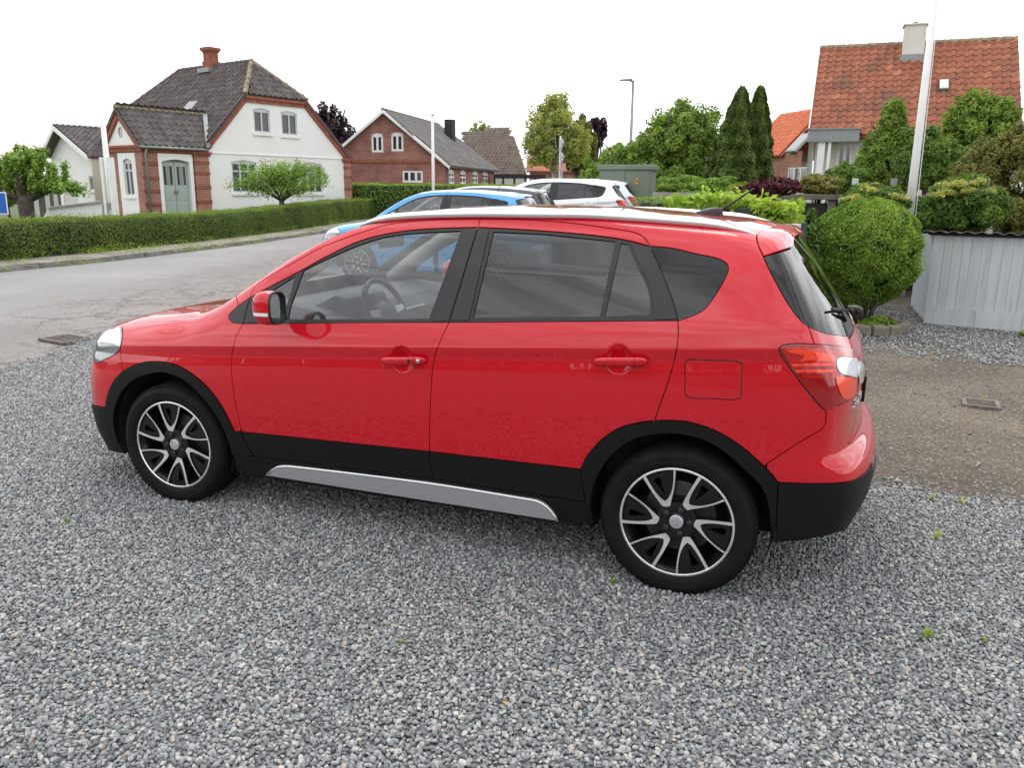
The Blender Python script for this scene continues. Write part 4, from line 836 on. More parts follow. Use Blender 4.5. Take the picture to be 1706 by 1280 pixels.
def m_dirt(nt, N, L, b):
    tc = N('ShaderNodeTexCoord'); O = tc.outputs['Object']
    n1 = nn(N, 'ShaderNodeTexNoise', i_Scale=.55, i_Detail=6., i_Roughness=.6, i_Distortion=.4); n2 = nn(N, 'ShaderNodeTexNoise', i_Scale=34., i_Detail=6., i_Roughness=.75); v = nn(N, 'ShaderNodeTexVoronoi', i_Scale=105.)
    for n in (n1, n2, v): L(O, n.inputs['Vector'])
    r1 = ramp(N, [(.32, (.064, .050, .038)), (.5, (.098, .077, .056)), (.68, (.146, .118, .084))]); L(n1.outputs['Fac'], r1.inputs['Fac'])
    r2 = ramp(N, [(.3, (.42, .42, .42)), (.7, (1.6, 1.58, 1.55))]); L(n2.outputs['Fac'], r2.inputs['Fac'])
    m1 = nn(N, 'ShaderNodeMix', data_type='RGBA', blend_type='MULTIPLY', i_Factor=1.); L(r1.outputs[0], m1.inputs['A']); L(r2.outputs[0], m1.inputs['B'])
    sv = N('ShaderNodeSeparateColor'); L(v.outputs['Color'], sv.inputs[0]); st = ramp(N, [(.90, (0, 0, 0)), (.92, (1, 1, 1))], 'LINEAR'); L(sv.outputs[0], st.inputs['Fac'])
    m2 = nn(N, 'ShaderNodeMix', data_type='RGBA'); L(st.outputs[0], m2.inputs['Factor']); L(m1.outputs['Result'], m2.inputs['A']); m2.inputs['B'].default_value = (.25, .235, .21, 1)
    L(m2.outputs['Result'], b.inputs['Base Color'])
    bp = nn(N, 'ShaderNodeBump', i_Strength=.6, i_Distance=.012); L(n2.outputs['Fac'], bp.inputs['Height']); L(bp.outputs[0], b.inputs['Normal'])
M['dirt'] = node_mat('packed_grit', m_dirt)
def m_gravelbed(nt, N, L, b):
    tc = N('ShaderNodeTexCoord'); v = nn(N, 'ShaderNodeTexVoronoi', i_Scale=80.); L(tc.outputs['Object'], v.inputs['Vector']); s = N('ShaderNodeSeparateColor'); L(v.outputs['Color'], s.inputs[0])
    r = ramp(N, [(0, (.07, .073, .077)), (.5, (.16, .165, .17)), (.85, (.30, .305, .31)), (1, (.45, .44, .42))]); L(s.outputs[0], r.inputs['Fac']); L(r.outputs[0], b.inputs['Base Color'])
    bp = nn(N, 'ShaderNodeBump', i_Strength=1., i_Distance=.012); bp.invert = True; L(v.outputs['Distance'], bp.inputs['Height']); L(bp.outputs[0], b.inputs['Normal'])
M['gravelbed'] = node_mat('gravel_bed', m_gravelbed)
def m_stone(nt, N, L, b):
    oi = N('ShaderNodeObjectInfo'); tc = N('ShaderNodeTexCoord')
    r = ramp(N, [(0, (.135, .141, .145)), (.30, (.195, .203, .208)), (.55, (.256, .265, .268)), (.78, (.335, .345, .345)), (.91, (.42, .425, .41)), (.965, (.48, .46, .41)), (.980, (.44, .36, .28)), (.988, (.42, .33, .30)), (1, (.52, .51, .49))])
    L(oi.outputs['Random'], r.inputs['Fac'])
    n = nn(N, 'ShaderNodeTexNoise', i_Scale=2.2, i_Detail=5., i_Roughness=.7); L(tc.outputs['Object'], n.inputs['Vector']); r2 = ramp(N, [(.3, (.68, .68, .68)), (.7, (1.3, 1.3, 1.3))]); L(n.outputs['Fac'], r2.inputs['Fac'])
    m1 = nn(N, 'ShaderNodeMix', data_type='RGBA', blend_type='MULTIPLY', i_Factor=1.); L(r.outputs[0], m1.inputs['A']); L(r2.outputs[0], m1.inputs['B']); L(m1.outputs['Result'], b.inputs['Base Color'])
M['stone'] = node_mat('crushed_stone', m_stone, .8)
def m_earth(nt, N, L, b):
    tc = N('ShaderNodeTexCoord'); n = nn(N, 'ShaderNodeTexNoise', i_Scale=.4, i_Detail=8.); L(tc.outputs['Object'], n.inputs['Vector']); r = ramp(N, [(.35, (.045, .075, .022)), (.65, (.085, .115, .035))]); L(n.outputs['Fac'], r.inputs['Fac']); L(r.outputs[0], b.inputs['Base Color'])
M['lawn'] = node_mat('rough_lawn', m_earth)
M['paving'] = mat('weathered_paving', (.23, .20, .165), .9, noise=(1.6, .35, 8), bump=(40, .5))
M['kerb'] = mat('kerb_granite', (.20, .19, .175), .85, noise=(3., .35), bump=(30, .4))

# ------------------------------------------------------------------ ground sheets
def sheet(name, pts, z, m, zf=None, step=None):
    if zf is None: o = mesh_obj(name, [(x, y, z) for x, y in pts], [tuple(range(len(pts)))], m)
    else:
        P = np.array(pts, float); a = np.sum(P[:, 0]*np.roll(P[:, 1], -1)-np.roll(P[:, 0], -1)*P[:, 1]); v, f, _ = triangulate(P if a > 0 else P[::-1], [], step)
        o = mesh_obj(name, [(x, y, z+zf(x, y)) for x, y in v], [tuple(q) for q in f], m)
    return tag(o, kind='structure')
sheet('ground', [(-400, -60), (400, -60), (400, 700), (-400, 700)], -.05, M['lawn'])
def road_near(y): return np.interp(y, [-12, -1, .92, 1.71, 2.73, 4.5, 8.5, 14, 22, 34, 60], [-2.6, -3.25, -3.68, -3.95, -4.45, -4.75, -4.9, -5.6, -7.2, -11.2, -18])
def road_far(y): return np.interp(y, [-12, 0, 8.3, 10.1, 15, 21.6, 29.3, 40, 60], [-11.0, -11.4, -11.75, -11.85, -12.7, -14.4, -17, -20.4, -27])
ys = np.concatenate([np.linspace(-12, 34, 47), [40, 60, 90]])
sheet('road', [(road_near(y), y) for y in ys]+[(road_far(y), y) for y in ys[::-1]], -.018, M['asphalt'])
yr = [(road_near(y)-.02, y) for y in np.linspace(-12, 26, 39)]
sheet('yard', yr+[(2, 26), (16, 24), (16, -12)], -.008, M['dirt'], gz, 1.0)
# footway beyond the road, with its kerb stones
fw = [(road_far(y)-.14, y) for y in np.linspace(-12, 40, 53)]+[(road_far(y)-1.6, y) for y in np.linspace(40, -12, 53)]
o = sheet('pavement', fw, .075, M['paving'])
def kerb_stones():
    m = MB(); m.box((-.07, 0, -.1), (.07, .96, .083)); o0 = m.obj('kerb', M['kerb'], bevel=.012); me = o0.data; y = -2.; k = 0
    bpy.data.objects.remove(o0)
    root = empty('kerb', (0, 0, 0)); tag(root, kind='structure')
    while y < 40:
        x0, x1 = road_far(y)-.07, road_far(y+1)-.07; a = math.atan2(x1-x0, 1.)
        o_ = bpy.data.objects.new('kerb_stone', me); COL.objects.link(o_); o_.parent = root; o_.location = (x0+random.uniform(-.012, .012), y, random.uniform(-.022, .008)); o_.rotation_euler = (random.uniform(-.01, .01), 0, -a)
        y += .985
kerb_stones()
# ------------------------------------------------------------------ gravel: a bed sheet and loose crushed stones
gr_poly = [(road_near(y)+.02*math.sin(y*9), y) for y in np.linspace(-7, 3.4, 40)]+[(-2.2, 3.6), (-.5, 3.0), (1.5, 1.6), (3.0, .95), (3.5, .86), (4.2, .87), (5.2, .80), (6.5, .95), (9, .9), (9, -7)]
GP = np.array(gr_poly)
sheet('gravel_bed', gr_poly, .002, M['gravelbed'])
gs2 = [(x_, 5.0+.25*math.sin(x_*2.1)+.12*math.sin(x_*7.3+1)+.07*math.sin(x_*19)) for x_ in np.linspace(2.2, 9, 70)]+[(9, 7.5), (2.4, 9.5), (1.8, 8)]
def stone_sources():
    c = bpy.data.collections.new('stone_shapes'); out = []
    for i in range(9):
        bm = bmesh.new(); bmesh.ops.create_icosphere(bm, subdivisions=2, radius=1.); r = np.random.default_rng(100+i)
        pl = r.normal(size=(9, 3)); pl /= np.linalg.norm(pl, axis=1)[:, None]; dd = r.uniform(.55, .85, 9); s = np.array([1, r.uniform(.66, .9), r.uniform(.5, .72)])
        for v in bm.verts:
            p = np.array(v.co); 
            for n_, d_ in zip(pl, dd):
                t = p@n_
                if t > d_: p = p-n_*(t-d_)*.93
            v.co = Vector(p*s)
        me = bpy.data.meshes.new('stone'); bm.to_mesh(me); bm.free(); me.shade_smooth(); me.set_sharp_from_angle(angle=math.radians(38)); me.materials.append(M['stone'])
        o = bpy.data.objects.new('stone_shape', me); c.objects.link(o)
    return c
STONES = stone_sources()
def scatter(name, P, S_, R_, coll, label=None, mat_=None):
    n = len(P); me = bpy.data.meshes.new(name); me.vertices.add(n); me.vertices.foreach_set('co', P.astype(np.float32).ravel())
    a = me.attributes.new('scl', 'FLOAT_VECTOR', 'POINT'); a.data.foreach_set('vector', S_.astype(np.float32).ravel())
    a = me.attributes.new('rot', 'FLOAT_VECTOR', 'POINT'); a.data.foreach_set('vector', R_.astype(np.float32).ravel())
    a = me.attributes.new('idx', 'INT', 'POINT'); a.data.foreach_set('value', RNG.integers(0, len(coll.objects), n).astype(np.int32))
    o = link(name, me, mat_); ng = bpy.data.node_groups.new(name, 'GeometryNodeTree'); ng.interface.new_socket('Geometry', in_out='INPUT', socket_type='NodeSocketGeometry'); ng.interface.new_socket('Geometry', in_out='OUTPUT', socket_type='NodeSocketGeometry')
    N = ng.nodes.new; L = ng.links.new; gi = N('NodeGroupInput'); go = N('NodeGroupOutput'); ip = N('GeometryNodeInstanceOnPoints'); ci = N('GeometryNodeCollectionInfo'); ci.inputs['Collection'].default_value = coll; ci.inputs['Separate Children'].default_value = True; ci.inputs['Reset Children'].default_value = True
    def at(nm, t):
        x = N('GeometryNodeInputNamedAttribute'); x.data_type = t; x.inputs['Name'].default_value = nm; return x.outputs['Attribute']
    e2r = N('FunctionNodeEulerToRotation'); L(at('rot', 'FLOAT_VECTOR'), e2r.inputs[0])
    L(gi.outputs[0], ip.inputs['Points']); L(ci.outputs[0], ip.inputs['Instance']); ip.inputs['Pick Instance'].default_value = True
    L(at('idx', 'INT'), ip.inputs['Instance Index']); L(e2r.outputs[0], ip.inputs['Rotation']); L(at('scl', 'FLOAT_VECTOR'), ip.inputs['Scale']); L(ip.outputs[0], go.inputs[0])
    md = o.modifiers.new('scatter', 'NODES'); md.node_group = ng
    return tag(o, kind='stuff')
def visible(P, pad=60):
    q = proj(P); d = (P-CAM_C)@CF; return (d > .4) & (q[:, 0] > -pad) & (q[:, 0] < 1706+pad) & (q[:, 1] > 0) & (q[:, 1] < 1280+pad)
def gravel():
    # roughly even packing: jittered grid, near stones everywhere, thinning only far off
    g = .0138; X, Y = np.meshgrid(np.arange(-6, 7.5, g), np.arange(-4.2, 3.7, g)); P = np.stack([X.ravel(), Y.ravel(), 0*X.ravel()], 1); P[:, :2] += RNG.uniform(-.5, .5, (len(P), 2))*g*1.1
    P = P[visible(P)]; d = np.linalg.norm(P-CAM_C, axis=1)
    P = P[RNG.random(len(P)) < np.clip(1.15-.05*(d-2), .5, 1)]
    edge = np.stack([.05*np.sin(P[:, 1]*23)+RNG.normal(0, .05, len(P)), .05*np.sin(P[:, 0]*17)+.05*np.sin(P[:, 0]*5.3)+RNG.normal(0, .09, len(P))], 1)
    P = P[inside(P[:, :2]+edge, GP)]
    n = len(P); s = np.clip(RNG.lognormal(math.log(.0093), .20, n), .0058, .0150)
    low = .004*np.sin(P[:, 0]*3.1+1)*np.sin(P[:, 1]*2.3); P[:, 2] = .004+RNG.random(n)*.007+low*.4
    # hide stones that would poke into the tyres' contact patch
    for wx, wy in ((0, -.765), (2.6, -.765)):
        k = (np.abs(P[:, 0]-wx) < .10) & (np.abs(P[:, 1]-wy) < .09); P[k, 2] -= .012
    return P, np.stack([s, s, s], 1)*RNG.uniform(.85, 1.15, (n, 3)), np.stack([RNG.normal(0, .45, n), RNG.normal(0, .45, n), RNG.random(n)*6.28], 1)
P_, S_, R_ = gravel(); print('gravel', len(P_)); scatter('gravel', P_, S_, R_, STONES)
# sparse loose stones on the packed yard and a second gravel patch by the shed
n = 9000; P_ = np.stack([RNG.uniform(-4, 8, n), RNG.uniform(.8, 7.2, n), np.zeros(n)], 1); P_ = P_[visible(P_)]; s = np.clip(RNG.lognormal(math.log(.0062), .35, len(P_)), .003, .014)
scatter('loose_grit', P_, np.stack([s]*3, 1), np.stack([0*s, 0*s, RNG.random(len(s))*6.28], 1), STONES)
n = 34000; P_ = np.stack([RNG.uniform(2, 8.5, n), RNG.uniform(5, 8.8, n), np.zeros(n)], 1); P_ = P_[inside(P_[:, :2]+np.stack([0*P_[:, 0], RNG.normal(.05, .22, len(P_))], 1), np.array(gs2)) & visible(P_)]; P_[:, 2] = [.006+gz(x, y) for x, y in P_[:, :2]]; s = np.clip(RNG.lognormal(math.log(.0095), .3, len(P_)), .004, .017)
scatter('gravel', P_, np.stack([s]*3, 1), np.stack([RNG.normal(0, .4, len(s)), 0*s, RNG.random(len(s))*6.28], 1), STONES)
# ------------------------------------------------------------------ drains
def drain(px, py, L_a, L_b, n, rz, label):
    c = on_axis(px, py, 2, 0.); t = empty('drain_grate', (c[0], c[1], .002), rz, label, 'drain grate')
    m = MB(); 
    for a, b in (((-L_a, -L_b), (L_a, -L_b+.03)), ((-L_a, L_b-.03), (L_a, L_b)), ((-L_a, -L_b+.03), (-L_a+.03, L_b-.03)), ((L_a-.03, -L_b+.03), (L_a, L_b-.03))): m.box((*a, -.01), (*b, .014))
    m.obj('frame', M['castiron'], t)
    w = 2*(L_a-.03)/(2*n+1)
    for i in range(n+1):
        b = MB(); x = -L_a+.03+2*i*w+w*.2; b.box((x, -L_b+.03, .002), (x+w*.6, L_b-.03, .011)); b.obj('bar', M['castiron'], t)
    m = MB(); m.add([(-L_a, -L_b, -.004), (L_a, -L_b, -.004), (L_a, L_b, -.004), (-L_a, L_b, -.004)], [(0, 1, 2, 3)]); m.obj('pit', M['dark'], t)
M['castiron'] = mat('cast_iron', (.15, .125, .11), .7, noise=(20, .4), bump=(60, .3))
M['castlight'] = mat('cast_surround', (.30, .27, .24), .85, noise=(9, .3))
drain(1634, 674, .13, .13, 6, math.radians(86), 'rusty square drain grate set in the packed brown grit of the yard behind the car')
drain(110, 565.5, .24, .17, 7, math.radians(-10), 'slotted road gully grate at the cracked asphalt edge beside the gravel')
# ------------------------------------------------------------------ walls, windows and tiled roofs
def uvmap(o, uv):
    l = o.data.uv_layers.new(name='uv'); idx = np.zeros(len(o.data.loops), np.int32); o.data.loops.foreach_get('vertex_index', idx)
    l.data.foreach_set('uv', np.asarray(uv, np.float32)[idx].ravel())
class Frame:
    def __init__(s, O, U, N): s.O = np.array([*O[:2], 0.]); s.U = np.array([*U[:2], 0.]); s.U /= np.linalg.norm(s.U); s.N = np.array([*N[:2], 0.]); s.N /= np.linalg.norm(s.N)
    def P(s, u, z, d=0.): return tuple(s.O+s.U*u+s.N*d+np.array([0, 0, z]))
    def at(s, px, py):
        r_ = rays((px, py))[0]; t = ((s.O-CAM_C)@s.N)/(r_@s.N); P = CAM_C+r_*t; return (P-s.O)@s.U, P[2]
    def box(s, mb, u0, u1, z0, z1, d0, d1, m=0):
        return mb.hexa([s.P(u0, z0, d0), s.P(u1, z0, d0), s.P(u1, z0, d1), s.P(u0, z0, d1), s.P(u0, z1, d0), s.P(u1, z1, d0), s.P(u1, z1, d1), s.P(u0, z1, d1)], m)
def arch_rect(u0, u1, z0, z1, rise=0.):
    if rise <= 0: return [(u0, z0), (u1, z0), (u1, z1), (u0, z1)]
    return [(u0, z0), (u1, z0), (u1, z1-rise)]+[(u0+(u1-u0)*t, z1-rise+rise*math.sin(math.pi*t)) for t in (.8, .6, .4, .2)]+[(u0, z1-rise)]
def wall(name, F, outline, holes, m, parent, d=0., thick=.3, reveal=.12):
    o = np.array(outline, float); a = np.sum(o[:, 0]*np.roll(o[:, 1], -1)-np.roll(o[:, 0], -1)*o[:, 1]); o = o if a > 0 else o[::-1]
    hs = [np.array(h, float) for h in holes]; v, f, LI = triangulate(o, hs, 3.); V_ = [F.P(p[0], p[1], d) for p in v]; UV = [tuple(p) for p in v]; Fc = [tuple(q) for q in f]
    for k, li in enumerate(LI):
        b = len(V_); n = len(li); dep = thick if k == 0 else reveal
        V_ += [F.P(v[i][0], v[i][1], d) for i in li]+[F.P(v[i][0], v[i][1], d-dep) for i in li]; UV += [(v[i][0]+.0, v[i][1]) for i in li]+[(v[i][0]+dep, v[i][1]) for i in li]
        Fc += [(b+i, b+(i+1) % n, b+n+(i+1) % n, b+n+i) for i in range(n)]
    ob = mesh_obj(name, V_, Fc, m, parent); uvmap(ob, UV); bm = bmesh.new(); bm.from_mesh(ob.data); bmesh.ops.recalc_face_normals(bm, faces=bm.faces); bm.to_mesh(ob.data); bm.free(); return ob
def window(F, parent, u0, u1, z0, z1, cols=2, rows=((0, 1),), fm=None, gm=None, d=-.06, rise=0., bar=.05, sill=None, name='window'):
    fm = fm or M['windowgrey']; gm = gm or M['pane']; w = MB()
    F.box(w, u0, u0+bar, z0, z1-rise*.6, d-.03, d+.03); F.box(w, u1-bar, u1, z0, z1-rise*.6, d-.03, d+.03); F.box(w, u0+bar, u1-bar, z0, z0+bar, d-.03, d+.03); 
    if rise: w.prism([(u0, z1-rise-bar*1.3)]+[(u1, z1-rise-bar*1.3)]+[(u0+(u1-u0)*t, z1-rise+rise*math.sin(math.pi*t)) for t in (1, .8, .6, .4, .2, 0)], d-.03, d+.03, 0, lambda a, b, c: F.P(a, b, c))
    else: F.box(w, u0+bar, u1-bar, z1-bar, z1, d-.03, d+.03)
    zt = z1-rise-bar if rise else z1-bar
    for i in range(1, cols):
        uc = u0+(u1-u0)*i/cols; F.box(w, uc-bar*.55, uc+bar*.55, z0+bar, zt, d-.03, d+.035)
    for _, fr in enumerate(rows[1:] if len(rows) > 1 else []):
        zc = z0+(z1-z0)*fr; F.box(w, u0+bar, u1-bar, zc-bar*.5, zc+bar*.5, d-.03, d+.04)
    wo = w.obj(name, fm, parent)
    for i in range(cols):
        a = u0+(u1-u0)*i/cols+bar*.5; b = u0+(u1-u0)*(i+1)/cols-bar*.5; zs = [z0+bar*.6]+[z0+(z1-z0)*r_ for r_ in (rows[1:] if len(rows) > 1 else [])]+[zt+bar*.3]
        for k in range(len(zs)-1):
            g = MB(); F.box(g, a, b, zs[k], zs[k+1], d-.012, d-.006); g.obj('pane', gm, wo)
    if sill:
        s_ = MB(); F.box(s_, u0-.08, u1+.08, z0-.14, z0-.01, -.10, .07); s_.obj('sill', sill, wo, bevel=.01)
    return wo
def tile_profile(tw, th, kind='pan'):
    # one tile, x across, y up the slope, z off the roof; overlaps the next course
    n = 7; X = np.linspace(0, 1, n); V_ = []
    if kind == 'pan': H = [.055, .018, .0, .006, .040, .078, .062]
    else: H = [.020, .008, .002, .018, .036, .018, .020]
    for y, dz in ((-.012, .030), (th*1.04, .006)):
        for x, h in zip(X, H): V_.append((x*tw*1.04, y, h+dz))
    for x, h in zip(X, H): V_.append((x*tw*1.04, -.012, h+dz-.006+.006-.030))
    F_ = [(i, i+1, n+i+1, n+i) for i in range(n-1)]+[(2*n+i, 2*n+i+1, i+1, i) for i in range(n-1)]
    return V_, F_
def tile_spots(P00, P10, P11, P01, tw, th, jit=.0, seed=0):
    """frames of the tiles lying on the quad (eave left, eave right, ridge right, ridge left)"""
    P00, P10, P11, P01 = [np.array(p, float) for p in (P00, P10, P11, P01)]; u = P10-P00; u /= np.linalg.norm(u); n = np.cross(u, P01-P00); n /= np.linalg.norm(n)
    if n[2] < 0: n = -n
    v = np.cross(n, u); 
    if v[2] < 0: v = -v
    q = np.array([[(p-P00)@u, (p-P00)@v] for p in (P00, P10, P11, P01)]); lo, hi = q.min(0), q.max(0); r = np.random.default_rng(seed); out = []
    for j in range(int((hi[1]-lo[1])/th)+1):
        for i in range(int((hi[0]-lo[0])/tw)+1):
            c = np.array([[lo[0]+(i+.5)*tw, min(lo[1]+(j+.5)*th, hi[1]-.01)]])
            if inside(c, q)[0]:
                o = P00+u*(lo[0]+i*tw+r.normal(0, jit))+v*(lo[1]+j*th+r.normal(0, jit))
                out.append(Matrix(((u[0], v[0], n[0], o[0]), (u[1], v[1], n[1], o[1]), (u[2], v[2], n[2], o[2]), (0, 0, 0, 1))))
    return out
def merged(name, V_, F_, frames, m, parent, kind='stuff', tone_seed=1):
    V_ = np.array(V_); n = len(V_); k = len(frames)
    if k == 0: return None
    A = np.array([[list(r_) for r_ in f] for f in frames]); P = np.einsum('kij,nj->kni', A[:, :3, :3], V_)+A[:, None, :3, 3]
    F4 = np.array(F_); FF = (F4[None]+np.arange(k)[:, None, None]*n).reshape(-1, F4.shape[1])
    o = mesh_obj(name, P.reshape(-1, 3), FF, m, parent); t = np.repeat(np.random.default_rng(tone_seed).random(k), n).astype(np.float32)
    a = o.data.attributes.new('tone', 'FLOAT', 'POINT'); a.data.foreach_set('value', t)
    if kind: o['kind'] = kind
    return o
def roof_slab(name, quads, m, parent, t=.08):
    w = MB()
    for q in quads:
        q = [np.array(p, float) for p in q]; n = np.cross(q[1]-q[0], q[-1]-q[0]); n /= np.linalg.norm(n); n = n if n[2] > 0 else -n; k = len(q)
        v = [tuple(p) for p in q]+[tuple(p-n*t) for p in q]; w.add(v, [tuple(range(k)), tuple(range(2*k-1, k-1, -1))]+[(i, (i+1) % k, k+(i+1) % k, k+i) for i in range(k)])
    return w.obj(name, m, parent)
def bars_along(name, a, b, r0, spacing, m, parent, kind='stuff', squash=.8):
    # half-round ridge tiles laid end to end, as one row of separate solid pieces
    a, b = Vector(a), Vector(b); L = (b-a).length; n = max(1, int(L/spacing)); d = (b-a)/n; w = MB()
    for i in range(n): w.tube([a+d*(i-.06), a+d*(i+1.0)], [r0*1.08, r0*.9], 8)
    o = w.obj(name, m, parent); 
    if kind: o['kind'] = kind
    return o
def m_brick(c1, c2, mort):
    def b_(nt, N, L, b):
        tc = N('ShaderNodeTexCoord'); br = N('ShaderNodeTexBrick'); br.offset = .5; br.inputs['Scale'].default_value = 1; br.inputs['Brick Width'].default_value = .24; br.inputs['Row Height'].default_value = .075; br.inputs['Mortar Size'].default_value = .008
        br.inputs['Color1'].default_value = (*c1, 1); br.inputs['Color2'].default_value = (*c2, 1); br.inputs['Mortar'].default_value = (*mort, 1); L(tc.outputs['UV'], br.inputs['Vector'])
        n = nn(N, 'ShaderNodeTexNoise', i_Scale=1.3, i_Detail=6.); L(tc.outputs['UV'], n.inputs['Vector']); r = ramp(N, [(.3, (.75, .75, .75)), (.7, (1.25, 1.25, 1.25))]); L(n.outputs['Fac'], r.inputs['Fac'])
        m1 = nn(N, 'ShaderNodeMix', data_type='RGBA', blend_type='MULTIPLY', i_Factor=1.); L(br.outputs['Color'], m1.inputs['A']); L(r.outputs[0], m1.inputs['B']); L(m1.outputs['Result'], b.inputs['Base Color'])
        bp = nn(N, 'ShaderNodeBump', i_Strength=.6, i_Distance=.01); bp.invert = True; L(br.outputs['Fac'], bp.inputs['Height']); L(bp.outputs[0], b.inputs['Normal'])
    return b_
M['brick'] = node_mat('red_brick', m_brick((.27, .085, .055), (.36, .135, .085), (.42, .36, .30)), .85)
M['brick2'] = node_mat('dark_red_brick', m_brick((.24, .075, .055), (.33, .12, .09), (.36, .27, .22)), .85)
M['brickplain'] = mat('brick_band', (.27, .085, .055), .85, noise=(6, .3))
def m_tile(stops, lich=None):
    def b_(nt, N, L, b):
        a = N('ShaderNodeAttribute'); a.attribute_name = 'tone'; oi = N('ShaderNodeObjectInfo'); tc = N('ShaderNodeTexCoord'); ge = N('ShaderNodeNewGeometry')
        ad = nn(N, 'ShaderNodeMath', operation='ADD'); L(a.outputs['Fac'], ad.inputs[0]); L(oi.outputs['Random'], ad.inputs[1]); fr = nn(N, 'ShaderNodeMath', operation='FRACT'); L(ad.outputs[0], fr.inputs[0])
        r = ramp(N, stops); L(fr.outputs[0], r.inputs['Fac'])
        n = nn(N, 'ShaderNodeTexNoise', i_Scale=.9, i_Detail=7., i_Roughness=.65); L(ge.outputs['Position'], n.inputs['Vector']); n2 = nn(N, 'ShaderNodeTexNoise', i_Scale=14., i_Detail=4.); L(ge.outputs['Position'], n2.inputs['Vector'])
        r2 = ramp(N, [(.3, (.62, .62, .62)), (.7, (1.3, 1.3, 1.3))]); L(n2.outputs['Fac'], r2.inputs['Fac']); m1 = nn(N, 'ShaderNodeMix', data_type='RGBA', blend_type='MULTIPLY', i_Factor=1.); L(r.outputs[0], m1.inputs['A']); L(r2.outputs[0], m1.inputs['B']); cur = m1.outputs['Result']
        if lich:
            r3 = ramp(N, [(.50, (0, 0, 0)), (.66, (.75, .75, .75))]); L(n.outputs['Fac'], r3.inputs['Fac']); m2 = nn(N, 'ShaderNodeMix', data_type='RGBA'); L(r3.outputs[0], m2.inputs['Factor']); L(cur, m2.inputs['A']); m2.inputs['B'].default_value = (*lich, 1); cur = m2.outputs['Result']
        L(cur, b.inputs['Base Color'])
    return b_
M['tiledark'] = node_mat('dark_concrete_tile', m_tile([(0, (.075, .062, .058)), (.5, (.100, .084, .080)), (1, (.130, .112, .106))]), .85)
M['tilebrown'] = node_mat('brown_tile', m_tile([(0, (.12, .085, .07)), (1, (.17, .13, .11))], (.16, .15, .11)), .9)
M['tileorange'] = node_mat('weathered_clay_tile', m_tile([(0, (.235, .078, .044)), (.5, (.295, .095, .050)), (.92, (.325, .110, .056)), (1, (.40, .15, .08))], (.125, .065, .042)), .85)
M['tileorange2'] = node_mat('clay_tile', m_tile([(0, (.55, .15, .07)), (1, (.66, .20, .10))]), .8)
M['render'] = mat('white_limewash', (.80, .79, .77), .85, noise=(.8, .04, 8), bump=(25, .25))
M['whitewood'] = mat('white_painted_wood', (.78, .77, .75), .6, noise=(4, .05))
M['creamwood'] = mat('cream_render', (.62, .60, .55), .8, noise=(2, .08))
M['windowgrey'] = mat('pale_grey_paint', (.50, .53, .52), .5)
M['doorgreen'] = mat('grey_green_paint', (.36, .41, .375), .55, noise=(3, .06))
M['zinc'] = mat('zinc', (.26, .27, .27), .5, metal=.4, noise=(8, .15))
M['pane'] = mat('window_pane', (.030, .034, .036), .06, coat=.6)
M['panecurtain'] = mat('curtained_pane', (.26, .26, .25), .15, coat=.6)
M['lichentile'] = mat('lichened_ridge_tile', (.26, .21, .14), .9, noise=(9, .45))
M['greytile'] = node_mat('grey_slate', m_tile([(0, (.13, .125, .12)), (1, (.20, .19, .185))], (.14, .12, .10)), .9)
M['tar'] = mat('black_timber', (.02, .018, .017), .7)

# ------------------------------------------------------------------ the white house with brick corners
HA = np.array([-22.77, 25.29, 0.]); HU = np.array([.2461, .9692, 0.]); HN = np.array([.9692, -.2461, 0.]); HV = -HN
G = Frame(HA, HU, HN)
wh = empty('white_house', (0, 0, 0), 0, 'white rendered house with red brick corners, dark half-hipped tiled roof and grey double door', 'house')
def rel(o): return o
def q3(u, v, z): return HA+HU*u+HV*v+np.array([0, 0, z])
zE, uL, uR, zH = 3.06, -.34, 8.42, 5.60; uM = 3.78; zR = 7.33; sl_ = (zR-zE)/(uM-uL); vR = 1.45; LEN = vR+float(min(np.linspace(2, 12, 500), key=lambda v_: abs(proj([q3(uM, v_+0, zR)])[0, 0]-300)))+.4; print('LEN', LEN)
hw = [arch_rect(*[G.at(424, 222)[0], G.at(451, 222)[0]], G.at(424, 220)[1], G.at(424, 179)[1], .08), arch_rect(G.at(470, 224)[0], G.at(496, 224)[0], G.at(470, 224)[1], G.at(470, 184)[1], .08),
      arch_rect(1.25, 2.60, 1.35, 2.78, .10), arch_rect(5.10, 6.52, 1.35, 2.80, .10)]
hipu0, hipu1 = uL+(zH-zE)/sl_, uR-(zH-zE)/((zR-zE)/(uR-uM))
wall('wall', G, [(0.05, 0), (7.98, 0), (7.98, zE), (uR-.3, zE+.02), (hipu1, zH-.05), (hipu0, zH-.05), (uL+.3, zE+.02), (.05, zE)], hw, M['render'], wh)
for k, h in enumerate(hw):
    u0, u1, z0, z1 = h[0][0], h[1][0], h[0][1], max(p[1] for p in h)
    window(G, wh, u0, u1, z0, z1, 2 if k < 2 else 3, ((0, 1), .66) if k > 1 else ((0, 1),), gm=M['pane'], rise=.08, bar=.075, sill=M['render'])
b = MB(); G.box(b, .05, 7.98, 3.02, 3.06, 0, .035); b.obj('string_course', M['render'], wh)
for u0, u1 in ((-.62, .07), (7.96, 8.42)):
    wall('corner_pier', G, [(u0, 0), (u1, 0), (u1, 2.88), (u0, 2.88)], [], M['brick'], wh, d=.06, thick=.5)
    c = MB(); G.box(c, u0-.07, u1+.07, 2.88, 2.96, -.5, .12); G.box(c, u0-.12, u1+.12, 2.96, 3.06, -.5, .17); c.obj('pier_cap', M['brickplain'], wh)
    for z in (.9, 1.5, 2.1, 2.55):
        c = MB(); G.box(c, u0-.02, u1+.02, z, z+.13, -.3, .085); c.obj('brick_band', M['brickplain'], wh)
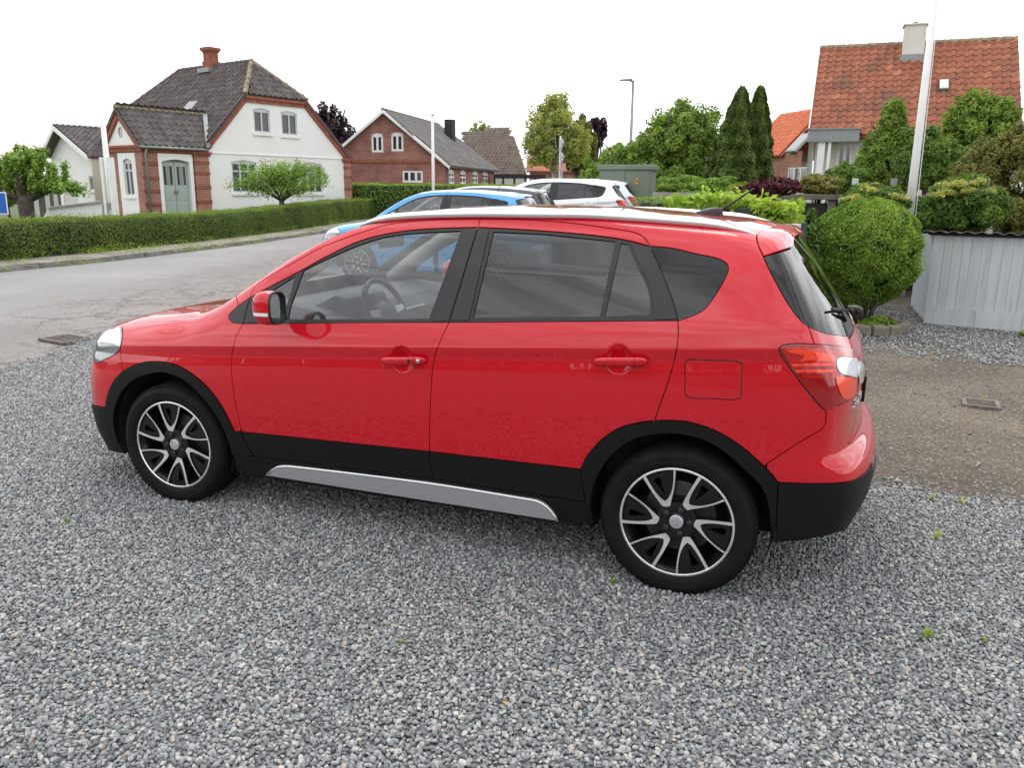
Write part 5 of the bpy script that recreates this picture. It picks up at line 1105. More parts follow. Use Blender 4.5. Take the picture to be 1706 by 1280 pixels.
# brick verge bands up the gable and across under the half hip
def slanted(name, a, b_, w, d0, d1, m, parent):
    a, b_ = np.array(a), np.array(b_); t = (b_-a)/np.linalg.norm(b_-a); n = np.array([-t[1], t[0]]); n = n if n[1] > 0 else -n
    mb = MB(); P = [a-n*w, b_-n*w, b_, a]; mb.hexa([G.P(p[0], p[1], d0) for p in P]+[G.P(p[0], p[1], d1) for p in P]); return mb.obj(name, m, parent)
slanted('verge_band', (uL-.05, zE-.02), (hipu0-.02, zH+.02), .30, -.02, .075, M['brickplain'], wh); slanted('verge_band', (uL-.05, zE-.02), (hipu0-.02, zH+.02), .12, .0, .13, M['brickplain'], wh)
slanted('verge_band', (hipu1+.02, zH+.02), (uR+.05, zE-.02), .30, -.02, .075, M['brickplain'], wh); slanted('verge_band', (hipu1+.02, zH+.02), (uR+.05, zE-.02), .12, .0, .13, M['brickplain'], wh)
slanted('verge_band', (hipu0, zH), (hipu1, zH), .28, -.02, .075, M['brickplain'], wh); slanted('verge_band', (hipu0, zH), (hipu1, zH), .12, .0, .13, M['brickplain'], wh)
# long walls behind
bk = MB(); bk.box((0, 0, 0), (1, 1, 1)); bk = MB()
bk.hexa([tuple(q3(-.3, .05, 0)), tuple(q3(8.1, .3, 0)), tuple(q3(8.1, LEN, 0)), tuple(q3(-.3, LEN, 0)), tuple(q3(-.3, .3, zE)), tuple(q3(8.1, .3, zE)), tuple(q3(8.1, LEN, zE)), tuple(q3(-.3, LEN, zE))]); bk.obj('rear_walls', M['brick'], wh)
ov = -.14
E00, E01, R0_, R1_, Hp0, Hp1 = q3(uL-.12, ov, zE-.10), q3(uL-.12, LEN, zE-.10), q3(uM, vR, zR), q3(uM, LEN-vR-.4, zR), q3(hipu0, ov, zH+.06), q3(hipu1, ov, zH+.06)
F00, F01 = q3(uR+.12, ov, zE-.10), q3(uR+.12, LEN, zE-.10); Kp0, Kp1 = q3(hipu0, LEN, zH), q3(hipu1, LEN, zH)
roof_slab('roof', [[E01, E00, Hp0, R0_, R1_, Kp0], [F00, F01, Kp1, R1_, R0_, Hp1], [Hp0, Hp1, R0_], [Kp1, Kp0, R1_]], M['tiledark'], wh, .10)
tv, tf = tile_profile(.30, .34)
def clip_frames(fr, poly3, P00, P10, P01):
    P00, P10, P01 = map(np.array, (P00, P10, P01)); u = P10-P00; u /= np.linalg.norm(u); n = np.cross(u, P01-P00); n /= np.linalg.norm(n); v = np.cross(n, u); v = v if v[2] > 0 else -v
    q = np.array([[(p-P00)@u, (p-P00)@v] for p in poly3]); out = []
    for f in fr:
        c = np.array(f @ Vector((.15, .17, 0))); 
        if inside(np.array([[(c-P00)@u, (c-P00)@v]]), q)[0]: out.append(f)
    return out
ext = lambda z: 0
lenV = HV*LEN; top0 = q3(uM, ov, zR); top1 = q3(uM, LEN, zR)
fr = clip_frames(tile_spots(E01, E00, top0, top1, .30, .34, .006), [E01, E00, Hp0, R0_, R1_, Kp0], E01, E00, top1); merged('roof_tiles', tv, tf, fr, M['tiledark'], wh)
fr = clip_frames(tile_spots(Hp0, Hp1, Hp1+(R0_-(Hp0+Hp1)/2), Hp0+(R0_-(Hp0+Hp1)/2), .30, .34, .006), [Hp0, Hp1, R0_], Hp0, Hp1, R0_); merged('roof_tiles', tv, tf, fr, M['tiledark'], wh)
for a, b_ in ((Hp0, R0_), (Hp1, R0_)): bars_along('hip_tiles', a, b_, .11, .36, M['lichentile'], wh)
bars_along('ridge_tiles', R0_, R1_, .11, .36, M['tiledark'], wh); bars_along('hip_tiles', R1_, Kp0, .11, .36, M['tiledark'], wh)
ch = on_axis(353, 108, 0, 0); 
tt = np.linspace(0, LEN, 400); cv = min(tt, key=lambda v_: abs(proj([q3(uM, v_, zR)])[0, 0]-352))
def lbox(mb, u0, u1, v0, v1, z0, z1): return mb.hexa([tuple(q3(u0, v0, z0)), tuple(q3(u1, v0, z0)), tuple(q3(u1, v1, z0)), tuple(q3(u0, v1, z0)), tuple(q3(u0, v0, z1)), tuple(q3(u1, v0, z1)), tuple(q3(u1, v1, z1)), tuple(q3(u0, v1, z1))])
c = MB(); lbox(c, uM-.30, uM+.30, cv-.30, cv+.30, zR-.4, zR+.22); lbox(c, uM-.25, uM+.25, cv-.25, cv+.25, zR+.22, zR+.64); lbox(c, uM-.30, uM+.30, cv-.30, cv+.30, zR+.64, zR+.71); lbox(c, uM-.35, uM+.35, cv-.35, cv+.35, zR+.71, zR+.85); c.obj('chimney', M['brickplain'], wh)
c = MB(); lbox(c, uM-.5, uM+.5, cv-.45, cv+.45, zR-.32, zR-.12); c.obj('chimney_flashing', M['zinc'], wh)
# --- projecting entrance wing
WU0, WU1 = -3.0, -.60; WL = WU0; wgw = 2.75     # from u=-3.0 to the main house; depth wgw
wz = 3.22; wr = wz+wgw/2*.98
door = arch_rect(-2.14, -.86, .35, 2.70, .10)
wall('porch_wall', G, [(WU0, 0), (WU1, 0), (WU1, wz-.25), (WU0, wz-.25)], [[(-2.29, .0), (-.70, .0), (-.70, 3.0-.15), (-2.29, 3.0-.15)][::1]] if False else [arch_rect(-2.29, -.70, .3, 2.92)], M['brick'], wh, d=-.02, reveal=.02)
wall('door_surround', G, [(-2.29, .3), (-.70, .3), (-.70, 2.92), (-2.29, 2.92)], [door], M['render'], wh, d=.03, thick=.1, reveal=.22)
c = MB(); G.box(c, WU0-.05, WU1+.02, wz-.25, wz-.06, -.02, .06); G.box(c, WU0-.1, WU1+.02, wz-.10, wz+.0, -.02, .12); c.obj('brick_cornice', M['brickplain'], wh)
for z in (.8, 1.35, 1.9, 2.45):
    c = MB(); G.box(c, WU0-.01, -2.30, z, z+.12, -.01, .03); c.obj('brick_band', M['brickplain'], wh); c = MB(); G.box(c, -.69, WU1, z, z+.12, -.01, .03); c.obj('brick_band', M['brickplain'], wh)
# double door: two leaves with glazed tops
for s, (a, b_) in enumerate(((-2.10, -1.52), (-1.49, -.90))):
    d_ = MB(); G.box(d_, a, b_, .36, 2.60, -.17, -.12); lf = d_.obj('door_leaf', M['doorgreen'], wh, bevel=.004)
    for z0, z1 in ((.42, .95), (1.02, 1.50)):
        p_ = MB(); G.box(p_, a+.08, b_-.08, z0, z1, -.12, -.105); p_.obj('door_panel', M['doorgreen'], lf, bevel=.008)
    for i in range(3):
        w0 = (b_-a-.16)/3; p_ = MB(); G.box(p_, a+.08+w0*i+.015, a+.08+w0*(i+1)-.015, 1.66, 2.42, -.125, -.112); p_.obj('door_pane', M['panecurtain'] if i == 1 else M['pane'], lf)
    h_ = MB(); G.box(h_, (b_-.07) if s == 0 else (a+.03), (b_-.03) if s == 0 else (a+.07), 1.30, 1.42, -.12, -.06); h_.obj('handle', M['zinc'], lf)
W2 = Frame(tuple(HA+HU*WU0), HV, -HU)
wa = W2.at; o_u = 1.22; wfr = [(.44, .2), (1.74, .2), (1.74, 2.92), (.44, 2.92)]
wall('porch_wall', W2, [(0, 0), (wgw, 0), (wgw, wz-.25), (0, wz-.25)], [wfr], M['brick'], wh, d=0, reveal=.02)
wn = arch_rect(.70, 1.38, 1.20, 2.70, .10); wall('window_surround', W2, wfr, [wn], M['render'], wh, d=.03, thick=.1, reveal=.16)
window(W2, wh, .70, 1.38, 1.20, 2.70, 2, ((0, 1), .68), rise=.1, bar=.08, sill=M['render'], fm=M['windowgrey'])
c = MB(); W2.box(c, -.1, wgw+.1, wz-.25, wz-.08, 0, .08); W2.box(c, -.12, wgw+.12, wz-.10, wz, 0, .13); c.obj('brick_cornice', M['brickplain'], wh)
oc = [(wgw/2+.20*math.cos(a), wz+.52+.22*math.sin(a)) for a in np.linspace(0, 2*math.pi, 14)[:-1]]
wall('porch_gable', W2, [(.05, wz), (wgw-.05, wz), (wgw/2, wr-.05)], [oc], M['render'], wh, d=.0)
c = MB(); c.prism([(wgw/2+.21*math.cos(a), wz+.52+.23*math.sin(a)) for a in np.linspace(0, 2*math.pi, 17)[:-1]], -.06, -.04, 0, lambda a, b, q: W2.P(a, b, q)); c.obj('round_window', M['panecurtain'], wh)
for sgn in (0, 1):
    a_, b_ = ((-.18, wz-.06), (wgw/2, wr+.10)) if sgn == 0 else ((wgw/2, wr+.10), (wgw+.18, wz-.06))
    t_ = np.array(b_)-np.array(a_); t_ /= np.linalg.norm(t_); n_ = np.array([-t_[1], t_[0]]); P = [np.array(a_)-n_*.26, np.array(b_)-n_*.26, np.array(b_), np.array(a_)]
    c = MB(); c.hexa([W2.P(p[0], p[1], -.02) for p in P]+[W2.P(p[0], p[1], .09) for p in P]); c.obj('verge_band', M['brickplain'], wh)
mv = wgw/2; pe0, pe1, pr0, pr1 = q3(WU0-.14, -.18, wz-.02), q3(-.05, -.18, wz-.02), q3(WU0-.14, mv, wr+.16), q3(1.1, mv, wr+.16); pb0, pb1 = q3(WU0-.14, wgw+.18, wz-.02), q3(-.2, wgw+.18, wz-.02)
roof_slab('porch_roof', [[pe0, pe1, pr1, pr0], [pb1, pb0, pr0, pr1]], M['tiledark'], wh, .09)
merged('roof_tiles', tv, tf, tile_spots(pe0, pe1, pr1, pr0, .30, .34, .005), M['tiledark'], wh); merged('roof_tiles', tv, tf, tile_spots(pb1, pb0, pr0, pr1, .30, .34, .005), M['tiledark'], wh)
bars_along('ridge_tiles', pr0, pr1, .10, .36, M['lichentile'], wh)
g_ = MB(); g_.tube([tuple(pe0+np.array([0, 0, -.06])+HN*.05), tuple(pe1+np.array([0, 0, -.06])+HN*.05)], .06, 8); g_.obj('gutter', M['zinc'], wh, smooth=True)
dp = G.P(-2.86, 0, .10); g_ = MB(); g_.tube([dp, (dp[0], dp[1], wz-.35), tuple(np.array(G.P(-2.86, wz-.12, .18)))], .05, 8); g_.obj('downpipe', M['zinc'], wh, smooth=True)
g_ = MB(); g_.hexa([tuple(p) for p in (q3(-.12, -.22, wz+.02), q3(.10, -.22, wz+.02), q3(1.07, mv-.1, wr+.05), q3(.85, mv-.1, wr+.05), q3(-.12, -.22, wz+.16), q3(.10, -.22, wz+.16), q3(1.07, mv-.1, wr+.23), q3(.85, mv-.1, wr+.23))]); g_.obj('valley_flashing', M['zinc'], wh)
g_ = MB(); p0 = q3(1.7, 3.4, zE-.1+(1.7-uL)*sl_+.14); g_.box((-.3, -.35, 0), (.3, .35, .09), 0, Matrix.Translation(tuple(p0)) @ Matrix.Rotation(math.atan2(HU[1], HU[0]), 4, 'Z') @ Matrix.Rotation(-math.atan(sl_), 4, 'Y')); g_.obj('roof_light', M['panecurtain'], wh)
# ------------------------------------------------------------------ annex garage left of the house
an = empty('garage_annex', (0, 0, 0), 0, 'plain white gabled garage with dark tiled roof and grey door, left of the brick-cornered house', 'garage')
d0 = 44.; AO = gp(163, 43.); FA = Frame(AO, HV, -HU); AU = np.array([FA.at(86, 300)[0], 0]); print('annex width', AU)
at_ = FA.at; La = np.linalg.norm(AU); uEa, uEb = 0., at_(84, 262)[0]; uP = at_(107, 214)[0]; zP = at_(107, 212)[1]; zEa = at_(160, 255)[1]; zEb = zEa+.1; print('annex', uEb, uP, zP, zEa)
ga = arch_rect(at_(130, 330)[0], at_(106, 330)[0], .0, at_(118, 303)[1]); gw = arch_rect(.25, .85, 1.35, 2.1)
wall('wall', FA, [(uEa, 0), (uEb, 0), (uEb, zEb), (uP, zP-.1), (uEa, zEa)], [ga, gw], M['render'], an)
c = MB(); FA.box(c, ga[0][0], ga[1][0], 0, ga[2][1], -.10, -.06); c.obj('garage_door', M['creamwood'], an)
window(FA, an, gw[0][0], gw[1][0], gw[0][1], gw[2][1], 1, ((0, 1),), bar=.08, sill=M['render'])
c = MB(); c.prism([(at_(124, 240)[0]+.14*math.cos(a), at_(124, 240)[1]+.16*math.sin(a)) for a in np.linspace(0, 2*math.pi, 13)[:-1]], .0, .03, 0, lambda a, b, q: FA.P(a, b, q)); c.obj('round_vent', M['zinc'], an)
def fa3(u, z, d): return np.array(FA.P(u, z, d))
so = .55; s2 = (zP-zEa)/(uP-uEa); zLo = zEb if True else 0
rr = [fa3(uEa-.35, zEa-.30*abs(s2), so), fa3(uEa-.35, zEa-.30*abs(s2), -9), fa3(uP, zP+.05, -9), fa3(uP, zP+.05, so)]; rl = [fa3(uEb+.1, zEb-.2, so), fa3(uEb+.1, zEb-.2, -9), fa3(uP, zP+.05, -9), fa3(uP, zP+.05, so)]
roof_slab('roof', [rr, rl], M['tiledark'], an, .14); merged('roof_tiles', tv, tf, tile_spots(rr[0], rr[1], rr[2], rr[3], .30, .34, .005), M['tiledark'], an); bars_along('ridge_tiles', rr[3], rr[2], .10, .36, M['tiledark'], an)
for q_ in (rr, rl):
    a_, b_ = q_[0], q_[3]; c = MB(); dz = np.array([0, 0, .24]); dn = FA.N*.05; c.hexa([tuple(p) for p in (a_-dz, b_-dz, b_-dz+dn, a_-dz+dn, a_, b_, b_+dn, a_+dn)]); c.obj('barge_board', M['whitewood'], an)
c = MB(); c.hexa([tuple(p) for p in (fa3(0, 0, -.02), fa3(.3, 0, -.02), fa3(.3, 0, -9), fa3(0, 0, -9), fa3(0, zEa, -.02), fa3(.3, zEa, -.02), fa3(.3, zEa, -9), fa3(0, zEa, -9))]); c.obj('side_wall', M['render'], an)
# open carport left of the annex
cpt = empty('carport', (0, 0, 0), 0, 'low open carport with white posts behind the pollarded tree at the far left', 'carport')
cA, cB = gp(92, 37), gp(42, 36); c = MB(); FC = Frame(cA, cB-cA, CAM_C[:2]-cA); zt = hz(cA, 300); FC.box(c, -.2, np.linalg.norm(cB-cA)+.1, zt-.05, zt+.18, -5, .2); c.obj('roof', M['whitewood'], cpt)
for px_ in (90, 73, 50): 
    q = FC.at(px_, 310)[0]; c = MB(); FC.box(c, q-.10, q+.10, 0, zt-.05, -.1, .1); c.obj('post', M['creamwood'], cpt)
c = MB(); FC.box(c, -.2, np.linalg.norm(cB-cA)+.1, 0, zt-.05, -5, -4.8); c.obj('back_wall', M['zinc'], cpt)
# ------------------------------------------------------------------ red brick house
bh = empty('brick_house', (0, 0, 0), 0, 'red brick house with white barge boards and grey roof, beside the white house', 'house')
BO = gp(742, 50); BLft = gp(560, 50.5); FB = Frame(BO, BLft-BO, CAM_C[:2]-BO); bt = FB.at
uE0, zE0 = bt(744, 268); uPk, zPk = bt(637, 184); uE1 = 2*uPk-uE0
hs = []
for x0, x1, y0, y1 in ((614.5, 635, 220, 252.5), (649, 670, 219, 251)): hs.append(arch_rect(bt(x1, y1)[0], bt(x0, y1)[0], bt(x0, y1)[1], bt(x0, y0)[1], .08))
hs.append(arch_rect(bt(703.5, 303)[0], bt(668.5, 303)[0], bt(700, 304)[1], bt(700, 284)[1]))
wall('wall', FB, [(0, 0), (uE1, 0), (uE1, zE0), (uPk, zPk-.05), (0, zE0)], hs, M['brick2'], bh)
for k, h in enumerate(hs): window(FB, bh, h[0][0], h[1][0], h[0][1], max(p[1] for p in h), 2 if k < 2 else 3, ((0, 1),), fm=M['whitewood'], bar=.12, rise=.08 if k < 2 else 0)
c = MB(); FB.box(c, 0, uE1, bt(650, 271)[1], bt(650, 266)[1], 0, .06); c.obj('brick_band', M['brickplain'], bh)
BR = gp(823, 63.); FS = Frame(BO, BR-BO, (0, 0)); tN = np.array([BR[1]-BO[1], -(BR[0]-BO[0])]); tN = tN if tN@(CAM_C[:2]-BO) > 0 else -tN; FS = Frame(BO, BR-BO, tN); Ls = np.linalg.norm(BR-BO); hs = []
for xc in (753, 772, 792.5, 809): 
    a_, b_ = FS.at(xc-5, 300)[0], FS.at(xc+4.5, 300)[0]; hs.append(arch_rect(a_, b_, FS.at(xc, 306)[1], FS.at(xc, 281+(xc-750)*.07)[1], .15))
wall('side_wall', FS, [(0, 0), (Ls, 0), (Ls, zE0), (0, zE0)], hs, M['brick2'], bh)
for h in hs: window(FS, bh, h[0][0], h[1][0], h[0][1], max(p[1] for p in h), 2, ((0, 1), .45), fm=M['whitewood'], bar=.11, rise=.15)
D2 = (np.array([*(BR-BO), 0.]))/Ls
def fb3(u, z, d=0): return np.array(FB.P(u, z, 0))+D2*d
ovh = -.3
Pe0, Pr0 = fb3(-.35, zE0-.30, ovh), fb3(uPk, zPk+.08, ovh); Pe1 = fb3(-.35, zE0-.30, Ls+.3); rlen = min(np.linspace(0, Ls, 200), key=lambda d: abs(proj([fb3(uPk, zPk+.08, d)])[0, 0]-731)); Pr1 = fb3(uPk, zPk+.08, rlen); Pl0, Pl1 = fb3(uE1+.35, zE0-.3, ovh), fb3(uE1+.35, zE0-.3, Ls)
roof_slab('roof', [[Pe0, Pe1, Pr1, Pr0], [Pl1, Pl0, Pr0, Pr1], [Pe1, Pl1, Pr1]], M['greytile'], bh, .12)
tv2, tf2 = tile_profile(.42, .40); merged('roof_tiles', tv2, tf2, tile_spots(Pe0, Pe1, Pr1, Pr0, .42, .40, .006), M['greytile'], bh)
for a_, b_ in ((Pe0, Pr0), (Pl0, Pr0)):
    c = MB(); dz = np.array([0, 0, .20]); dn = FB.N*.06; c.hexa([tuple(p) for p in (a_-dz, b_-dz, b_-dz+dn, a_-dz+dn, a_+.02, b_+.02, b_+dn, a_+dn)]); c.obj('barge_board', M['whitewood'], bh)
bars_along('ridge_tiles', Pr0, Pr1, .12, .4, M['greytile'], bh)
cp = fb3(uPk*.62, 0, rlen*.82); zc0 = zPk-(uPk*.38)*((zPk-zE0)/(uPk)); c = MB(); zt1 = hz(cp[:2], 199); c.box((cp[0]-.3, cp[1]-.3, zc0-.4), (cp[0]+.3, cp[1]+.3, zt1)); c.obj('chimney', M['tar'], bh)
g_ = MB(); g_.tube([FS.P(.25, 0, .12), FS.P(.25, zE0-.2, .12)], .07, 6); g_.obj('downpipe', M['zinc'], bh)
# low building with the brown roof, and the black carport in front of it
lb = empty('outbuilding', (0, 0, 0), 0, 'long low outbuilding under a big brown tiled roof, right of the brick house', 'building')
LO, LR = gp(800, 66), gp(908, 63); FL = Frame(LO, LR-LO, CAM_C[:2]-LO); lz = FL.at(850, 291)[1]; e0, e1 = np.array(FL.P(FL.at(768, 291)[0], lz, 0)), np.array(FL.P(FL.at(907, 291)[0], lz, 0)); h_ = 3.9; rz_ = None
t0, t1 = at_depth(771, 219, 70), at_depth(856, 227, 68.5)
roof_slab('roof', [[e0, e1, t1, t0]], M['tilebrown'], lb, .15); tv3, tf3 = tile_profile(.36, .34); merged('roof_tiles', tv3, tf3, tile_spots(e0, e1, t1, t0, .36, .34, .006), M['tilebrown'], lb)
b2 = np.array(FL.P(FL.at(905, 291)[0]-.5, 0, -8)); bb = MB(); bb.add([tuple(e1), tuple(t1), tuple(b2+np.array([0, 0, lz]))], [(0, 1, 2)]); bb.obj('end_roof', M['tilebrown'], lb)
c = MB(); FL.box(c, FL.at(768, 300)[0], FL.at(903, 300)[0], 0, lz-.05, -7, -.3); c.obj('wall', M['creamwood'], lb)
cc = empty('open_shelter', (0, 0, 0), 0, 'black flat-roofed open shelter on thin posts in front of the brown roofed outbuilding', 'shelter'); CO, CR_ = gp(822, 58), gp(909, 57); FK = Frame(CO, CR_-CO, CAM_C[:2]-CO); z1 = hz(CO, 293); c = MB(); FK.box(c, 0, np.linalg.norm(CR_-CO), z1-.12, z1+.10, -4, 0); c.obj('roof', M['tar'], cc)
for px_ in (824, 840, 860, 880, 897): q = FK.at(px_, 300)[0]; c = MB(); FK.box(c, q-.08, q+.08, 0, z1-.12, -.3, -.1); c.obj('post', M['tar'], cc)
# ------------------------------------------------------------------ big house with the weathered clay roof
oh = empty('clay_roof_house', (0, 0, 0), 0, 'cream house under a large weathered orange clay roof with pale chimney at right', 'house')
ra, rb = at_depth(1367, 80, 34.5), at_depth(1688, 65, 32.0); rz0 = (ra[2]+rb[2])/2; ra[2] = rb[2] = rz0
ru = (rb-ra)/np.linalg.norm(rb-ra); toward = np.array([ru[1], -ru[0], 0]); toward = toward if toward@(CAM_C-ra) > 0 else -toward
run = 3.7; drop = 3.75; ea, eb = ra+toward*run-np.array([0, 0, drop]), rb+toward*run-np.array([0, 0, drop])
qa = proj([ea, eb]); print('clay eave px', qa)
TW = .315; TH = .335
roof_slab('roof', [[ea-np.array([0, 0, .06]), eb-np.array([0, 0, .06]), rb-np.array([0, 0, .06]), ra-np.array([0, 0, .06])], [rb-toward*run*2+toward*run-np.array([0, 0, drop]), ra-toward*run-np.array([0, 0, drop]), ra, rb]], M['tileorange'], oh, .12)
fr = tile_spots(ea, eb, rb, ra, TW, TH, .007, 3); tvo, tfo = tile_profile(TW, TH); cen = np.array([list(f @ Vector((.15, .17, 0))) for f in fr]); pr = proj(cen)
hid = ((pr[:, 1] > 165) & (pr[:, 0] > 1540)) | ((pr[:, 1] > 150) & (pr[:, 0] > 1425) & (pr[:, 0] < 1500)) | (pr[:, 0] > 1706)
sc_ = np.where(hid, 9e3, 0)+np.linalg.norm(cen-CAM_C, axis=1); order = np.argsort(sc_)
near = [fr[i] for i in order[:300]]; rest = [fr[i] for i in order[300:]]
tm = mesh_obj('tile', tvo, np.array(tfo), M['tileorange'], oh); tm.matrix_local = near[0]
for f in near[1:]:
    o = bpy.data.objects.new('tile', tm.data); COL.objects.link(o); o.parent = oh; o.matrix_local = f
merged('roof_tiles', tvo, tfo, rest, M['tileorange'], oh)
bars_along('ridge_tiles', ra, rb, .12, .36, M['lichentile'], oh)
oF = Frame(tuple(ea-toward*.55+ru*.25), tuple(ru), tuple(toward)); Lw = np.linalg.norm(rb-ra)-.5
wall('wall', oF, [(0, 0), (Lw, 0), (Lw, ea[2]+.4), (0, ea[2]+.4)], [arch_rect(oF.at(1394, 260)[0], oF.at(1420, 260)[0], .6, oF.at(1400, 238)[1])], M['creamwood'], oh)
window(oF, oh, oF.at(1394, 260)[0], oF.at(1420, 260)[0], .6, oF.at(1400, 238)[1], 2, ((0, 1),), fm=M['whitewood'], bar=.1)
ep = MB(); gl0 = ra-np.array([0, 0, .05]); w_ = [ea-toward*.5+np.array([0, 0, .4]), ra, ra-toward*run-np.array([0, 0, drop])]
ep.add([tuple(np.array([*w_[0][:2], 0])-ru*0), tuple(w_[0]), tuple(w_[1]-np.array([0, 0, .1])), tuple(w_[2]), tuple(np.array([*w_[2][:2], 0]))], [(0, 1, 2, 3, 4)]); ep.obj('gable_wall', M['render'], oh)
c = MB(); dz = np.array([0, 0, .22]); c.hexa([tuple(p) for p in (ea-dz-ru*.06, ra-dz-ru*.06, ra-dz-ru*.01, ea-dz-ru*.01, ea+dz*.3-ru*.06, ra+dz*.3-ru*.06, ra+dz*.3-ru*.01, ea+dz*.3-ru*.01)]); c.obj('barge_board', M['whitewood'], oh)
# flat canopy and its posts
cf = Frame(tuple(ea+toward*.9), tuple(ru), tuple(toward)); zc_, zc1 = cf.at(1350, 236)[1], cf.at(1350, 216)[1]; c = MB(); cf.box(c, cf.at(1346, 225)[0], cf.at(1432, 225)[0], zc_, zc1, -.8, .0); cf.box(c, cf.at(1344, 225)[0], cf.at(1434, 225)[0], zc1, zc1+.06, -.86, .06); c.obj('canopy', M['zinc'], oh)
for x0, x1 in ((1361, 1373), (1378, 1383)): c = MB(); cf.box(c, cf.at(x0, 260)[0], cf.at(x1, 260)[0], 0, zc_, -.35, -.1); c.obj('canopy_post', M['whitewood'], oh)
# chimney
cc0 = ra+ru*np.interp(1527, [1367, 1688], [0, np.linalg.norm(rb-ra)]); kk = cc0+toward*.35
def cbx(mb, r_, z0, z1, s=1.): 
    p = [kk-ru*r_-toward*r_*s, kk+ru*r_-toward*r_*s, kk+ru*r_+toward*r_*s, kk-ru*r_+toward*r_*s]; return mb.hexa([(q[0], q[1], z0) for q in p]+[(q[0], q[1], z1) for q in p])
zct = hz(kk, 42); c = MB(); cbx(c, .40, rz0-.75, zct-.04); cbx(c, .46, zct-.04, zct+.02); c.obj('chimney', M['creamwood'], oh); c = MB(); cbx(c, .47, rz0-.85, rz0-.5); c.obj('flashing', M['zinc'], oh); c = MB(); c.tube([(kk[0], kk[1], zct), (kk[0], kk[1], zct+.14)], .10, 10); c.obj('chimney_pot', M['zinc'], oh)
nr = np.cross(ru, (ra-ea)/np.linalg.norm(ra-ea)); nr = nr if nr[2] > 0 else -nr; up_ = (ra-ea)/np.linalg.norm(ra-ea)
def on_roof(px, py): r_ = rays((px, py))[0]; return CAM_C+r_*(((ea-CAM_C)@nr)/(r_@nr))
def roof_box(name, x0, y0, x1, y1, m_, m2, parent, onr=None, u_=None, v_=None, n_=None):
    pc = (onr or on_roof)((x0+x1)/2, (y0+y1)/2); a_ = np.linalg.norm((onr or on_roof)(x1, (y0+y1)/2)-(onr or on_roof)(x0, (y0+y1)/2))/2; b_ = np.linalg.norm((onr or on_roof)((x0+x1)/2, y1)-(onr or on_roof)((x0+x1)/2, y0))/2
    U_, V2, N_ = (u_ if u_ is not None else ru), (v_ if v_ is not None else up_), (n_ if n_ is not None else nr)
    c = MB(); p = [pc-U_*a_-V2*b_, pc+U_*a_-V2*b_, pc+U_*a_+V2*b_, pc-U_*a_+V2*b_]; c.hexa([tuple(q+N_*.0) for q in p]+[tuple(q+N_*.14) for q in p]); o = c.obj(name, m_, parent, bevel=.015)
    c = MB(); p = [pc-U_*a_*.82-V2*b_*.82, pc+U_*a_*.82-V2*b_*.82, pc+U_*a_*.82+V2*b_*.82, pc-U_*a_*.82+V2*b_*.82]; c.hexa([tuple(q+N_*.135) for q in p]+[tuple(q+N_*.15) for q in p]); c.obj('pane', m2, o)
roof_box('roof_light', 1564, 136, 1580, 152, M['zinc'], M['whitewood'], oh)
# ------------------------------------------------------------------ small orange roofed house behind
sh = empty('small_brick_house', (0, 0, 0), 0, 'small brick house with bright orange roof and skylight, left of the clay roofed house', 'house')
sa, sb_ = at_depth(1299, 193, 51), at_depth(1372, 193, 46.5); sb_[2] = sa[2]; su = (sb_-sa)/np.linalg.norm(sb_-sa); st_ = np.array([su[1], -su[0], 0]); st_ = st_ if st_@(CAM_C-sa) > 0 else -st_
s_e0 = on_axis(1284, 266, 2, 3.3); se0 = sa+st_*2.5-np.array([0, 0, 2.6]); se1 = sb_+st_*2.5-np.array([0, 0, 2.6]); print('small eave', proj([se0, se1])); se0 = se0-su*.0
roof_slab('roof', [[se0, se1, sb_, sa], [sa-st_*2.5-np.array([0, 0, 2.6]), sb_-st_*2.5-np.array([0, 0, 2.6]), sb_, sa]], M['tileorange2'], sh, .1); tvs, tfs = tile_profile(.30, .34); merged('roof_tiles', tvs, tfs, tile_spots(se0, se1, sb_, sa, .30, .34, .004, 5), M['tileorange2'], sh)
sF = Frame(tuple(se0-st_*.3+su*.1), tuple(su), tuple(st_)); hs = [arch_rect(sF.at(1312, 288)[0], sF.at(1344, 288)[0], .9, sF.at(1330, 278)[1])]; wall('wall', sF, [(0, 0), (6, 0), (6, se0[2]+.2), (0, se0[2]+.2)], hs, M['brick'], sh); window(sF, sh, hs[0][0][0], hs[0][1][0], .9, hs[0][2][1], 3, ((0, 1),), fm=M['whitewood'], gm=M['panecurtain'], bar=.08)
w_ = [se0, sa, sa-st_*2.5-np.array([0, 0, 2.6])]; ep = MB(); ep.add([(w_[0][0], w_[0][1], 0), tuple(w_[0]), tuple(w_[1]), tuple(w_[2]), (w_[2][0], w_[2][1], 0)], [(0, 1, 2, 3, 4)]); ep.obj('gable_wall', M['brick'], sh)
snr = np.cross(su, sa-se0); snr /= np.linalg.norm(snr); snr = snr if snr[2] > 0 else -snr; sup = (sa-se0)/np.linalg.norm(sa-se0)
def on_sr(px, py): r_ = rays((px, py))[0]; return CAM_C+r_*(((se0-CAM_C)@snr)/(r_@snr))
roof_box('roof_light', 1325, 231, 1340, 248, M['zinc'], M['pane'], sh, on_sr, su, sup, snr)
